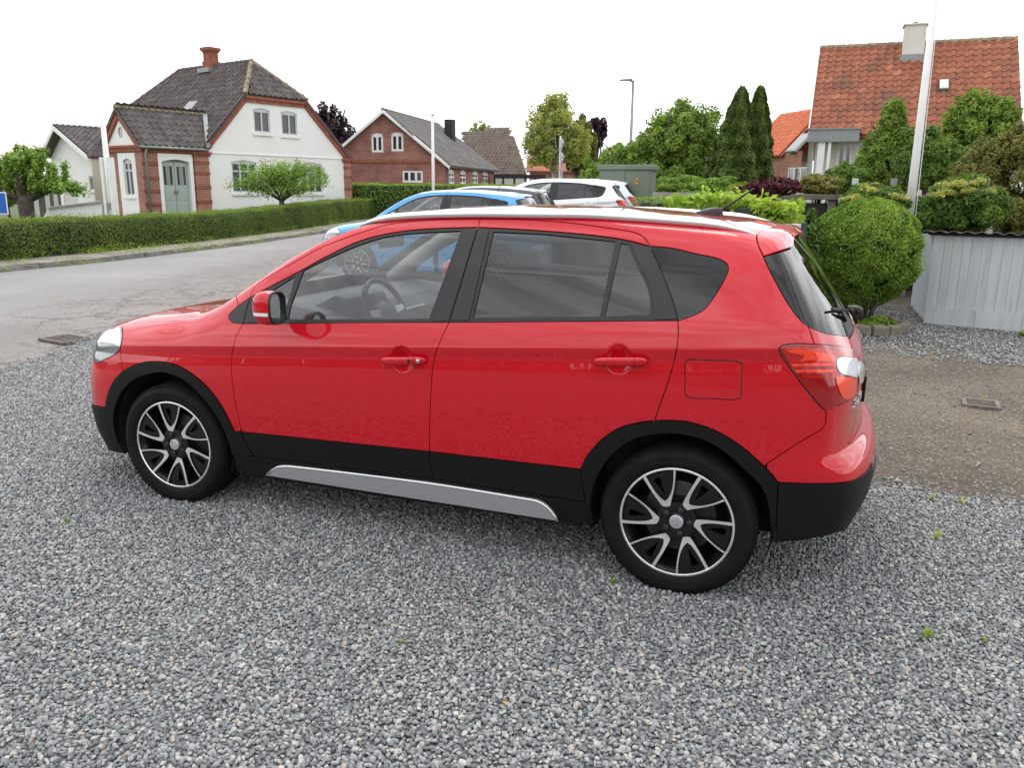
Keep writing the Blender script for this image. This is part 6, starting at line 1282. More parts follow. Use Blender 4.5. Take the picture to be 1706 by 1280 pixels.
# red brick building seen through the birch
rbld = empty('brick_building', (0, 0, 0), 0, 'orange brick building glimpsed through the birch tree beyond the shelter', 'building'); q0, q1 = gp(882, 75), gp(1000, 75); Fq = Frame(q0, q1-q0, CAM_C[:2]-q0); Lq = np.linalg.norm(q1-q0)
wall('wall', Fq, [(0, 0), (Lq, 0), (Lq, Fq.at(940, 285)[1]), (0, Fq.at(940, 285)[1])], [], M['brick'], rbld); zq = Fq.at(940, 285)[1]; rt = zq+1.3; roof_slab('roof', [[np.array(Fq.P(-.3, zq, .4)), np.array(Fq.P(Lq+.3, zq, .4)), np.array(Fq.P(Lq+.3, rt, -3)), np.array(Fq.P(-.3, rt, -3))]], M['tileorange'], rbld, .15)
# ------------------------------------------------------------------ foliage
def m_leaf(dark, mid, light, trans=.25, rough=.55):
    def b_(nt, N, L, b):
        a = N('ShaderNodeAttribute'); a.attribute_name = 'tone'; r = ramp(N, [(0, dark), (.5, mid), (1, light)]); L(a.outputs['Fac'], r.inputs['Fac']); L(r.outputs[0], b.inputs['Base Color']); b.inputs['Specular IOR Level'].default_value = .35
        tr = N('ShaderNodeBsdfTranslucent'); sc = nn(N, 'ShaderNodeMix', data_type='RGBA', blend_type='MULTIPLY', i_Factor=1.); L(r.outputs[0], sc.inputs['A']); sc.inputs['B'].default_value = (1.3, 1.5, .6, 1); L(sc.outputs['Result'], tr.inputs['Color'])
        mx = N('ShaderNodeMixShader'); mx.inputs['Fac'].default_value = trans; o = [n for n in nt.nodes if n.type == 'OUTPUT_MATERIAL'][0]; L(b.outputs[0], mx.inputs[1]); L(tr.outputs[0], mx.inputs[2]); L(mx.outputs[0], o.inputs['Surface'])
    return b_
def lf(name, d, m_, l, **k): M[name] = node_mat(name, m_leaf(d, m_, l, **k), .55)
lf('leaf_hedge', (0.086, 0.140, 0.024), (0.156, 0.220, 0.040), (0.257, 0.323, 0.061))
lf('leaf_bright', (0.141, 0.244, 0.022), (0.265, 0.390, 0.040), (0.468, 0.561, 0.088))
lf('leaf_mid', (0.101, 0.177, 0.030), (0.187, 0.275, 0.045), (0.312, 0.403, 0.075))
lf('leaf_deep', (0.055, 0.110, 0.021), (0.109, 0.183, 0.031), (0.187, 0.275, 0.048))
lf('leaf_birch', (0.204, 0.232, 0.075), (0.328, 0.342, 0.105), (0.484, 0.464, 0.158), trans=.4)
lf('leaf_thuja', (0.041, 0.073, 0.011), (0.076, 0.120, 0.016), (0.125, 0.177, 0.027), trans=.15)
lf('leaf_purple', (0.018, 0.008, 0.014), (0.035, 0.014, 0.024), (0.065, 0.025, 0.040), trans=.12)
lf('leaf_maple', (0.045, 0.008, 0.016), (0.090, 0.016, 0.030), (0.160, 0.035, 0.050), trans=.15)
lf('leaf_olive', (0.109, 0.112, 0.028), (0.187, 0.183, 0.044), (0.282, 0.256, 0.066), trans=.2)
lf('leaf_box', (0.105, 0.190, 0.024), (0.195, 0.300, 0.040), (0.340, 0.450, 0.070))
lf('leaf_flower', (0.156, 0.195, 0.035), (0.406, 0.403, 0.105), (0.655, 0.573, 0.211))
lf('leaf_young', (0.109, 0.195, 0.027), (0.187, 0.305, 0.044), (0.343, 0.464, 0.079))
M['bark'] = mat('grey_bark', (.085, .070, .055), .9, noise=(9, .4), bump=(30, .8))
M['barkbirch'] = mat('birch_bark', (.45, .44, .40), .8, noise=(7, .5), bump=(20, .4))
M['core'] = mat('shaded_twigs', (.020, .028, .012), .95)  # near-black, the shade inside foliage put into the colour of solid cores
def leaf_mesh(name, P, Nn, size, m, parent, seed=0, aspect=.5, spread=.8, tone=None, kind=None):
    r = np.random.default_rng(seed); n = len(P); N_ = Nn+r.normal(0, spread, (n, 3)); N_ /= np.linalg.norm(N_, axis=1)[:, None]+1e-9
    t = np.cross(N_, r.normal(size=(n, 3))); t /= np.linalg.norm(t, axis=1)[:, None]+1e-9; b = np.cross(N_, t); s = (size*r.uniform(.65, 1.35, n))[:, None]
    A = P-t*s*.5; B = P+b*s*aspect*.5+N_*s*.06-t*s*.05; Cc = P+t*s*.5-N_*s*.10; D = P-b*s*aspect*.5+N_*s*.06-t*s*.05
    V_ = np.stack([A, B, Cc, D], 1).reshape(-1, 3); i = np.arange(n)[:, None]*4; F_ = np.concatenate([i+[[0, 1, 2]], i+[[0, 2, 3]]], 0).astype(np.int32)
    o = mesh_obj(name, V_, F_, m, parent); tn = r.random(n) if tone is None else np.clip(tone+r.normal(0, .16, n), 0, 1)
    a = o.data.attributes.new('tone', 'FLOAT', 'POINT'); a.data.foreach_set('value', np.repeat(tn, 4).astype(np.float32))
    if kind: o['kind'] = kind
    return o
def blob_points(c, rad, n, nclump=40, clump=.30, seed=0, shell=.5, flat=0.):
    """leaf positions in clumps spread over an ellipsoid; returns points, outward normals, clump tones"""
    r = np.random.default_rng(seed); c = np.array(c, float); rad = np.array(rad, float)
    d = r.normal(size=(nclump, 3)); d /= np.linalg.norm(d, axis=1)[:, None]; k = r.uniform(shell, 1.0, nclump)**.7; cc = d*k[:, None]*(1-clump*.75)
    cr = clump*r.uniform(.6, 1.25, nclump); w = cr**2; w /= w.sum(); j = r.choice(nclump, n, p=w); e = r.normal(size=(n, 3)); e /= np.linalg.norm(e, axis=1)[:, None]
    q = cc[j]+e*cr[j][:, None]*(r.uniform(.45, 1, n)**.5)[:, None]; ct = r.uniform(.2, .8, nclump)
    nn_ = e*.8+d[j]*.6+np.array([0, 0, .35]); return c+q*rad, nn_, ct[j]
def trunk_mesh(name, base, top, r0, r1, limbs, m, parent, seed=0, n=8, bend=.12):
    r = random.Random(seed); w = MB(); base, top = Vector(base), Vector(top); H = top-base; pts = [base+H*t+Vector((r.uniform(-1, 1), r.uniform(-1, 1), 0))*H.length*bend*t*(1-t)*.6 for t in (0, .12, .35, .6, .8, 1)]
    w.tube(pts, [r0*1.25, r0, r0*.85, r0*.68, (r0+r1)/2*.9, r1], n); tr = w.obj(name, m, parent, smooth=True)
    for (t, end, ra_) in limbs:
        i = min(4, int(t*5)); p = pts[i].lerp(pts[i+1], t*5-i); e = Vector(end); mid = p.lerp(e, .5)+Vector((r.uniform(-.1, .1), r.uniform(-.1, .1), .12))*(e-p).length
        w = MB(); w.tube([p, p.lerp(mid, .55), mid, e], [ra_, ra_*.8, ra_*.6, ra_*.25], 6); w.obj('limb', m, tr, smooth=True)
    return tr
def tree(name, label, cat, xy, ztop, zbot, rx, leafm, n, size, nclump=50, clump=.28, seed=0, trunk=.15, barkm=None, blobs=None, group=None, ry=None, shell=.45, zg=0., limbs=5):
    t = empty(name, (xy[0], xy[1], zg), 0, label, cat, group); c = np.array([xy[0], xy[1], (ztop+zbot)/2]); rad = (rx, ry or rx, (ztop-zbot)/2)
    P, Nn, T = [], [], []
    for i, (dx, dy, dz, s_) in enumerate(blobs or [(0, 0, 0, 1)]):
        p, q, k = blob_points(c+np.array([dx, dy, dz])*rad, np.array(rad)*s_, int(n*(s_**2)/sum(b_[3]**2 for b_ in (blobs or [(0, 0, 0, 1)]))), nclump, clump, seed*7+i, shell); P.append(p); Nn.append(q); T.append(k)
    P, Nn, T = np.vstack(P), np.vstack(Nn), np.concatenate(T); P = P-np.array([xy[0], xy[1], zg]); leaf_mesh('crown', P, Nn, size, leafm, t, seed, tone=T)
    r = random.Random(seed); H = ztop-zbot; lim = []
    for k in range(limbs):
        a = r.uniform(0, 6.28); lim.append((r.uniform(.35, .9), (math.cos(a)*rx*.6, math.sin(a)*rx*.6, c[2]-zg+r.uniform(-.3, .45)*H), trunk*.45))
    trunk_mesh('trunk', (0, 0, -.1), (r.uniform(-.1, .1)*rx, 0, c[2]-zg+H*.30), trunk, trunk*.25, lim, barkm or M['bark'], t, seed)
    return t
def rel_leaves(name, P, Nn, size, m, t, **k): return leaf_mesh(name, P-np.array(t.location), Nn, size, m, t, **k)
# ---- clipped hedges along the road
def hedge(label, line, width, z0, zt, dens, size, leafm, seed, cat='hedge', rough=.05, core=True):
    L_pts = np.array(line, float); seg = np.diff(L_pts, axis=0); sl = np.linalg.norm(seg, axis=1); tot = sl.sum(); cum = np.concatenate([[0], np.cumsum(sl)]); r = np.random.default_rng(seed)
    zt_f = zt if callable(zt) else (lambda s: zt+0*s); H = float(np.mean(zt_f(np.array([0., tot/2, tot])))-z0); t = empty('hedge', (L_pts[0, 0], L_pts[0, 1], 0), 0, label, cat)
    n = int(dens*tot*(H*2+width)); s = r.uniform(0, tot, n); k = np.clip(np.searchsorted(cum, s)-1, 0, len(seg)-1); base = L_pts[k]+seg[k]*((s-cum[k])/sl[k])[:, None]; nd = np.stack([seg[k][:, 1], -seg[k][:, 0]], 1)/sl[k][:, None]
    face = r.random(n)*(H*2+width); zz = np.zeros(n); dd = np.zeros(n); N_ = np.zeros((n, 3)); top = zt_f(s); f1 = face < H; f2 = (face >= H) & (face < 2*H); f3 = face >= 2*H
    lump = .5*np.sin(s*2.1+seed)+.3*np.sin(s*5.3)+.4*np.sin(s*.83+2); lz = np.sin(s*1.7)*.5+np.sin(s*3.9+1)*.4
    zz[f1] = z0+face[f1]/H*(top[f1]-z0); zz[f2] = z0+(face[f2]-H)/H*(top[f2]-z0); bul = lambda z: 1+.10*np.sin((z-z0)/H*math.pi)-.08*((z-z0)/H)**4
    dd = np.where(f1, width/2, np.where(f2, -width/2, 0)); dd[f3] = r.uniform(-.5, .5, f3.sum())*width; zz[f3] = top[f3]
    dd = dd*np.where(f3, 1, bul(zz))+np.sign(dd)*lump*rough*~f3; zz = zz+np.where(f3, lz*rough*.7, 0); inn = np.abs(r.normal(0, .05, n)); dd = dd-np.sign(dd)*inn*~f3+np.where(f3, 0, 0); zz = zz-inn*f3+np.where(f3 & (r.random(n) < .12), np.abs(r.normal(0, .05, n)), 0)
    # round the top edge
    e = np.maximum(0, zz-(top-.14)); dd = dd-np.sign(dd)*e*~f3*.5
    en = r.random(n) < min(.25, 2.2/tot); s_e = np.where(r.random(n) < .5, 0, len(L_pts)-1); dd = np.where(en, r.uniform(-.5, .5, n)*width*(1-.25*(2*r.random(n)-1)**2), dd); zz = np.where(en, z0+(top-z0)*r.random(n)**.9, zz); bul_e = (.10*np.sqrt(np.clip(1-(2*dd/width)**2, 0, 1)))[:, None]
    base = np.where(en[:, None], L_pts[s_e]+np.where(s_e == 0, -1, 1)[:, None]*(seg[np.minimum(s_e, len(seg)-1)]/sl[np.minimum(s_e, len(seg)-1)][:, None])*bul_e, base); nd = np.where(en[:, None], np.stack([seg[np.minimum(s_e, len(seg)-1)][:, 1], -seg[np.minimum(s_e, len(seg)-1)][:, 0]], 1)/sl[np.minimum(s_e, len(seg)-1)][:, None], nd)
    P = np.stack([base[:, 0]+nd[:, 0]*dd, base[:, 1]+nd[:, 1]*dd, zz], 1); N_[f1, :2] = nd[f1]; N_[f2, :2] = -nd[f2]; N_[f3, 2] = 1; N_[:, 2] += .25
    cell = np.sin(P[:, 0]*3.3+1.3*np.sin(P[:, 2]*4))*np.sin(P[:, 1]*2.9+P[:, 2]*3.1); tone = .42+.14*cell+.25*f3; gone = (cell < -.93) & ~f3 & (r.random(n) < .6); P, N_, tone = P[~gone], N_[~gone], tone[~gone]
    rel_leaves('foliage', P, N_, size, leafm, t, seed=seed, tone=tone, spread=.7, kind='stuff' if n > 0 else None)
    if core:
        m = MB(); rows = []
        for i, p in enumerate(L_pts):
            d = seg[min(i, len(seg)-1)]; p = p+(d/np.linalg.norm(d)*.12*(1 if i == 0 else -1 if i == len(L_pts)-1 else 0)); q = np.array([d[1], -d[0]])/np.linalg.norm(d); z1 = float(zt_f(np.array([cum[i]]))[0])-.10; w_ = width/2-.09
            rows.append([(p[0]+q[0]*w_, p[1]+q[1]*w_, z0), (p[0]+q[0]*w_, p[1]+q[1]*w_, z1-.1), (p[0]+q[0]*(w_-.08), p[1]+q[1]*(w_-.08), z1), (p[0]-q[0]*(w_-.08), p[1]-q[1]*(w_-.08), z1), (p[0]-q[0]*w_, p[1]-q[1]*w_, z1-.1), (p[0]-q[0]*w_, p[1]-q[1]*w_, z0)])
        v = [tuple(np.array(p_)-np.array([L_pts[0, 0], L_pts[0, 1], 0])) for r_ in rows for p_ in r_]; m.add(v, [(i*6+k, i*6+k+1, (i+1)*6+k+1, (i+1)*6+k) for i in range(len(rows)-1) for k in range(5)]+[tuple(range(5, -1, -1)), tuple((len(rows)-1)*6+k for k in range(6))]); m.obj('branches', M['core'], t)  # solid hull inside the hedge, dark as the shade between leaves
    return t
hl = [(road_far(y)-1.25-.45-max(0, (9-y))*.0, y) for y in (-6, -2, 2, 5, 8, 10, 13, 16, 20, 24, 28, 32, 37, 43, 50)]
hx_, hy_ = hl[4]
zt_near = hz((road_far(8)-1.2, 8), 368); zt_mid = hz((road_far(16)-1.2, 16), 354); zt_far = hz((road_far(28)-1.2, 28), 333.5); zt_far2 = hz((road_far(44)-1.2, 44), 329); print('hedge tops', zt_far2, zt_near, zt_mid, zt_far)
cumy = [0, 14, 22.3, 36.]
hedge('long clipped green privet hedge running along the pavement in front of the white house', hl, .9, .02, lambda s: np.interp(s, [0, 14, 22.3, 34.5, 52], [zt_near, zt_near, zt_mid, zt_far, zt_far2]), 1500, .046, M['leaf_hedge'], 3, rough=.06)
h2a, h2b, h2c = gp(578, 44), gp(740, 42), gp(915, 38); hedge('long level clipped hedge in front of the red brick house', [h2a, h2b, h2c], 1.3, 0, lambda s: np.interp(s, [0, 100], [hz(h2b, 307), hz(h2b, 307)]), 340, .095, M['leaf_young'], 5, rough=.06)
hq, hr = gp(1085, 16.), gp(1185, 15.2); hedge('low rounded clipped hedge beside the green cabinet', [hq, gp(1135, 15.6), hr], 1.5, 0, hz(hq, 329), 700, .05, M['leaf_box'], 8, rough=.05)
# bright broad-leaved ivy bank
ia, ib = gp(1140, 9.6), gp(1316, 9.2); iv = [ia, gp(1245, 9.25), ib]; izt = hz(gp(1245, 9.25), 337)
hedge('bright light green ivy bank of broad leaves behind the rear of the red car', iv, 1.1, 0, lambda s: izt+.05*np.sin(s*3), 1100, .088, M['leaf_bright'], 9, rough=.10, cat='ivy')
# ---- trees
def TR(name, label, cat, px, D, ytop, ybot, wpx, leafm, n, size, **k):
    xy = gp(px, D); ztop, zbot = hz(xy, ytop), hz(xy, ybot); rx = wpx/2/1358*D; return tree(name, label, cat, xy, ztop, max(zbot, .2), rx, leafm, n, size, **k)
TR('birch_tree', 'pale green birch with white trunk, loose crown and drooping twigs beyond the parked cars', 'tree', 925, 44, 140, 292, 122, M['leaf_birch'], 21000, .15, nclump=170, clump=.15, seed=11, barkm=M['barkbirch'], trunk=.16, shell=.15, blobs=[(0, -.2, -.12, .92), (-.45, 0, -.35, .55), (-.05, 0, .42, .52), (.5, 0, -.35, .6)])
TR('olive_green_tree', 'dull olive green broad tree right of the birch, with a bare looking crown', 'tree', 965, 50, 187, 300, 62, M['leaf_olive'], 15000, .18, nclump=110, clump=.18, seed=12, shell=.2, trunk=.2)
TR('copper_beech', 'small dark purple tree between the olive green tree and the street lamp', 'tree', 993, 62, 192, 252, 42, M['leaf_purple'], 4000, .22, nclump=40, clump=.25, seed=13, trunk=.25)
TR('copper_beech', 'large dark purple beech showing behind the white house gable', 'tree', 552, 60, 163, 300, 92, M['leaf_purple'], 14000, .24, nclump=90, clump=.16, seed=14, trunk=.4, shell=.2, blobs=[(-.1, 0, .1, .9), (.3, 0, -.2, .8), (-.5, 0, .3, .5)])
TR('sparse_tree', 'sparse small tree top showing over the brown roof', 'tree', 801, 85, 197, 262, 52, M['leaf_birch'], 2600, .24, nclump=60, clump=.13, seed=15, trunk=.3, shell=.1)
TR('cherry_tree', 'big dense mid green tree with drooping leaves behind the green cabinet', 'tree', 1122, 30, 157, 335, 176, M['leaf_mid'], 54000, .13, nclump=150, clump=.17, seed=16, trunk=.2, shell=.35, blobs=[(.15, 0, .22, .78), (-.42, 0, -.25, .62), (.45, 0, -.2, .66), (0, 0, -.3, .8), (-.2, 0, .1, .6)])
TR('round_shrub', 'low green shrub left of the big tree and above the green cabinet', 'shrub', 1030, 31, 228, 340, 95, M['leaf_mid'], 14000, .12, nclump=60, clump=.24, seed=17, trunk=.1)
TR('pale_shrub', 'pale feathery shrub left of the green cabinet', 'shrub', 984, 27, 262, 345, 60, M['leaf_young'], 9000, .09, nclump=60, clump=.2, seed=18, trunk=.05)
TR('wild_shrub', 'leafy green bushes between the green cabinet and the tall conifers', 'shrub', 1135, 24, 290, 345, 120, M['leaf_young'], 15000, .085, nclump=80, clump=.22, seed=19, trunk=.05)
def conifer(label, px, D, ytop, ybot, wpx, seed, lean=0., group=None, leafm=None):
    xy = gp(px, D); zt, zb = hz(xy, ytop), 0.; R = wpx/2/1358*D; t = empty('conifer_tree', (xy[0], xy[1], 0), 0, label, 'conifer', group); r = np.random.default_rng(seed); n = 42000
    z = r.random(n)**.8; a = r.uniform(0, 2*math.pi, n); prof = R*np.clip(1.01-z, 0, 1)**.60*(.62+.38*np.clip((z)/.12, 0, 1)); lum = 1+.10*np.sin(a*5+z*9)+.06*np.sin(a*11-z*23)+.05*np.sin(z*60)
    rr_ = prof*lum*r.uniform(.80, 1.0, n); P = np.stack([rr_*np.cos(a)+lean*z**2, rr_*np.sin(a), z*(zt-.1)+.1+r.normal(0, .03, n)], 1); N_ = np.stack([np.cos(a), np.sin(a), .6+0*a], 1)
    # spray points: upright flat sprays
    o = leaf_mesh('crown', P, N_, .11, leafm or M['leaf_thuja'], t, seed=seed, spread=.45, aspect=.42, tone=.45+.35*np.sin(a*5+z*9)*.6+.15*np.sin(z*60)); w = MB(); w.tube([(0, 0, 0), (0, 0, zt*.7), (lean, 0, zt*.95)], [R*.55, R*.4, R*.06], 8); w.obj('trunk', M['core'], t)  # the stem is a thick core, coloured as dark as the crown's inner shade
conifer('left and broader of two tall dark green columnar conifers', 1216, 26, 148, 320, 112, 21, .16); conifer('right and slimmer of two tall dark green columnar conifers', 1251, 26.8, 146, 320, 92, 22, .06)
# fruit tree in front of the white house, pruned wide
def apple(label, px, D, ytop, yb, wpx, leafm, n, size, seed, ns=9, trunk=.13, zfork=.9, name='fruit_tree'):
    xy = gp(px, D); zt = hz(xy, ytop); R = wpx/2/1358*D; t = empty(name, (xy[0], xy[1], 0), 0, label, 'tree'); r = random.Random(seed); rg = np.random.default_rng(seed); zf = zfork; P, N_, lim = [], [], []
    right = np.array([CR[0], CR[1]]); right /= np.linalg.norm(right); fwd = np.array([-right[1], right[0]])
    zb = hz(xy, yb)
    for i in range(ns):
        f = -1+2*(i+.5)/ns; e2 = right*f*R*r.uniform(.85, 1.05)+fwd*r.uniform(-.5, .5)*R; ez = zb+(zt-zb)*(r.uniform(.35, .95) if abs(f) < .55 else r.uniform(.1, .45)); e = np.array([e2[0], e2[1], ez]); s0 = np.array([0, 0, zf]); lim.append((.85, tuple(e), trunk*.42))
        for k in range(int(n/ns)):
            u = r.uniform(.3, 1.08); c = s0+(e-s0)*u+np.array([0, 0, .25*math.sin(u*3)]); P.append(c+rg.normal(0, 1, 3)*np.array([.13, .13, .12])*R*.62); N_.append([0, 0, 1])
    if R > 1.5 and zfork < 1.2:
        for q_ in range(26):
            cc = np.array([*(right*r.uniform(-.42, .48)*R+fwd*r.uniform(-.3, .3)*R), zb+(zt-zb)*r.uniform(.15, .82)*(1 if r.random() < .7 else .8)])
            for k in range(int(n/38)): P.append(cc+rg.normal(0, .085*R, 3)); N_.append([0, 0, 1])
    # upright water shoots
    for i in range(ns*2):
        f = r.uniform(-.85, .85); b = np.array([*(right*f*R+fwd*r.uniform(-.3, .3)*R), zb+(zt-zb)*r.uniform(.2, .7)]); h = (zt-zb)*r.uniform(.2, .45)
        for k in range(int(n/ns/5)): P.append(b+np.array([0, 0, h*r.random()])+rg.normal(0, .04*R, 3)); N_.append([0, 0, 1])
    leaf_mesh('crown', np.array(P), np.array(N_, float), size, leafm, t, seed=seed, spread=.9); trunk_mesh('trunk', (0, 0, -.05), (0, 0, zf+.2), trunk, trunk*.8, lim, M['bark'], t, seed)
apple('low spreading fruit tree with crooked branches in front of the white gable wall', 468, 31, 268, 322, 175, M['leaf_young'], 5200, .085, 31, 11, .12, 1.1)
apple('bushy bright green pollarded tree with a stout trunk at the far left behind the hedge', 38, 19.5, 244, 325, 160, M['leaf_young'], 15000, .085, 32, 12, .22, 1.25)
TR('garden_shrub', 'green shrubs under the pollarded tree at the far left edge', 'shrub', 8, 21, 290, 345, 70, M['leaf_mid'], 7000, .08, nclump=40, seed=33, trunk=.05)
# ---- garden on the right
def SH(label, px, D, ytop, ybot, wpx, leafm, n, size, seed, name='shrub', cat='shrub', **k): return TR(name, label, cat, px, D, ytop, ybot, wpx, leafm, n, size, seed=seed, trunk=k.pop('trunk', .05), **k)
SH('tall leafy lilac bush standing against the clay roof, left of the white flagpole', 1468, 19, 150, 330, 108, M['leaf_mid'], 26000, .085, 41, nclump=110, clump=.20, blobs=[(0, 0, -.3, .8), (.1, 0, .45, .45), (.35, 0, -.1, .6), (-.4, 0, -.45, .6)])
SH('dark green laurel behind the flagpole, between the two tall bushes', 1535, 17, 210, 330, 110, M['leaf_deep'], 16000, .09, 42, nclump=70, clump=.24)
SH('tall leafy green tree right of the white flagpole, in front of the clay roof', 1612, 18, 138, 330, 150, M['leaf_mid'], 30000, .085, 43, nclump=130, clump=.19, blobs=[(0, 0, -.2, .85), (-.15, 0, .4, .55), (.35, 0, .35, .5), (-.5, 0, -.1, .5)])
SH('brownish olive feathery bush at the right edge above the shed', 1672, 12.5, 195, 385, 175, M['leaf_olive'], 34000, .055, 44, nclump=140, clump=.18, blobs=[(0, 0, -.1, .9), (-.4, 0, .0, .6), (.3, 0, .4, .6)], name='feathery_bush')
SH('dark low bush left of the lilac, in front of the cream house', 1415, 18, 262, 335, 80, M['leaf_deep'], 11000, .08, 45, nclump=50)
SH('dark red leaved maple shrub above the bright ivy bank', 1278, 11.2, 291, 338, 104, M['leaf_maple'], 12000, .06, 46, nclump=70, clump=.22, name='maple_shrub', blobs=[(-.25, 0, -.15, .75), (.35, 0, .15, .7)])
SH('mixed green and reddish shrub right of the red maple', 1365, 12.5, 288, 330, 90, M['leaf_olive'], 7000, .06, 47, nclump=50)
SH('fresh green perennials between the conifers and the red maple', 1205, 13.5, 292, 342, 95, M['leaf_young'], 12000, .07, 48, nclump=60)
SH('hydrangea bush with yellow green flower heads, left of the white flagpole', 1455, 11.2, 298, 380, 118, M['leaf_deep'], 15000, .065, 49, nclump=70, name='flowering_shrub')
SH('big domed hydrangea bush with yellow green flower heads above the shed, right of the flagpole', 1610, 11, 290, 395, 150, M['leaf_deep'], 24000, .065, 50, nclump=90, name='flowering_shrub')
SH('dark green shrub between the ivy bank and the round clipped bush', 1352, 9.6, 345, 520, 60, M['leaf_deep'], 9000, .06, 55, nclump=50)
SH('dark shrubs filling the gap between the round bush and the shed', 1545, 12.2, 330, 440, 90, M['leaf_deep'], 12000, .07, 53, nclump=50)
SH('olive shrub at the right edge low above the shed', 1700, 11.2, 330, 400, 60, M['leaf_olive'], 7000, .055, 54, nclump=50)
for px_, D_, yt, n_, sd in ((1455, 10.9, 300, 9, 1), (1605, 10.6, 291, 14, 2)):      # flower heads
    par = [o for o in COL.objects if o.name.startswith('flowering_shrub')][sd-1]; r = np.random.default_rng(sd)
    for k in range(n_):
        xy = gp(px_+r.uniform(-48, 52)*(1 if sd == 1 else 1.15), D_+r.uniform(-.4, .2)); z = hz(xy, yt+r.uniform(4, 30)+.010*(proj([[xy[0], xy[1], 1.7]])[0, 0]-px_)**2*.6); p, q, _ = blob_points((xy[0], xy[1], z), (.10, .10, .05), 130, 8, .5, k); rel_leaves('flower_head', p, q, .035, M['leaf_flower'], par, seed=k)
# ---- round clipped bush by the yard
rb_ = empty('clipped_bush', (3.45, 6.86, 0), 0, 'large round clipped light green bush on short stems, in a ring of edging stones', 'bush')
rc = np.array([3.40, 6.98]); zt_ = hz(rc, 330); zb_ = hz(rc, 505); cz = (zt_+zb_)/2; Rr = 88/1358*np.dot(np.array([rc[0], rc[1], 1])-CAM_C, CF); print('round bush', zt_, zb_, Rr)
r = np.random.default_rng(77); n = 62000; zb_ = .16; d = r.normal(size=(n, 3)); d /= np.linalg.norm(d, axis=1)[:, None]; tz = (d[:, 2]+1)/2; a = np.arctan2(d[:, 1], d[:, 0]); tz = np.clip(tz+r.normal(0, .01, n), 0, 1)
def bush_r(t): return Rr*np.interp(t, [0, .06, .16, .30, .46, .62, .78, .9, .97, 1], [.16, .34, .62, .88, 1.0, .99, .86, .62, .36, .0])
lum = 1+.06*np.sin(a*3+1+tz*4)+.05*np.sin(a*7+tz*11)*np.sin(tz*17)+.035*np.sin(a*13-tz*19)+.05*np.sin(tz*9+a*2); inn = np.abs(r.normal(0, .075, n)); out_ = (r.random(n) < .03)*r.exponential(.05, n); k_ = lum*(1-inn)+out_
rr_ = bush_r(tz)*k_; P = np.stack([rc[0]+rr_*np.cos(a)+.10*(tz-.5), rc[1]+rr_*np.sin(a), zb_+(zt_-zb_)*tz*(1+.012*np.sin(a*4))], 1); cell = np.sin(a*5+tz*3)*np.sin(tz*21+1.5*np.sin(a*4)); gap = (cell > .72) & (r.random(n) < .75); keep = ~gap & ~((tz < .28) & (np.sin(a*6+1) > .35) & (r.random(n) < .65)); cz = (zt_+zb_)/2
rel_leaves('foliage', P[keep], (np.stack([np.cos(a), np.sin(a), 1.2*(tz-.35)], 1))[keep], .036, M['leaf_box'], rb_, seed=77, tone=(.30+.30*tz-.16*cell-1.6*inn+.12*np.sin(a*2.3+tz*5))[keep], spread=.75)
m = MB(); N1 = 14; v = []
for i in range(9):
    tq = .12+.84*(i+.5)/9
    for j in range(N1): v.append((rc[0]-3.45+.78*float(bush_r(tq))*math.cos(2*math.pi*j/N1), rc[1]-6.86+.78*float(bush_r(tq))*math.sin(2*math.pi*j/N1), zb_+(zt_-zb_)*tq*.96))
m.add(v, [(i*N1+j, i*N1+(j+1) % N1, (i+1)*N1+(j+1) % N1, (i+1)*N1+j) for i in range(8) for j in range(N1)]); m.obj('shaded_core', M['core'], rb_)  # closed-in core, inner shade of the bush put into its colour
for k in range(11):
    a = k*.57; m = MB(); m.tube([(.06*math.cos(a), .06*math.sin(a), 0), (.13*math.cos(a), .13*math.sin(a), .22), (.30*math.cos(a)-.05, .30*math.sin(a), .50)], [.018, .014, .008], 6); m.obj('stem', M['bark'], rb_, smooth=True)
p, q, _ = blob_points((3.68, 6.55, .10), (.30, .25, .10), 2500, 20, .3, 5); rel_leaves('undergrowth', p, q, .05, M['leaf_box'], rb_, seed=4)
ring = empty('stone_ring', (3.40, 6.80, 0), 0, 'low ring of weathered concrete edging stones round the clipped bush', 'edging stones'); M['edging'] = mat('edging_stone', (.20, .18, .145), .9, noise=(6, .35), bump=(25, .6)); sm = None
for k in range(17):
    a = 2*math.pi*k/17; 
    if sm is None:
        m = MB(); m.hexa([(-.055, -.10, 0), (.055, -.085, 0), (.055, .085, 0), (-.055, .10, 0), (-.05, -.092, .115), (.05, -.08, .12), (.05, .08, .118), (-.05, .092, .112)]); o = m.obj('edging_stone', M['edging'], ring, bevel=.016); sm = o
    else: o = sm.copy(); COL.objects.link(o)
    o.location = (.54*math.cos(a), .54*math.sin(a), random.uniform(-.02, .01)); o.rotation_euler = (random.uniform(-.08, .08), random.uniform(-.08, .08), a+math.pi+random.uniform(-.08, .08))
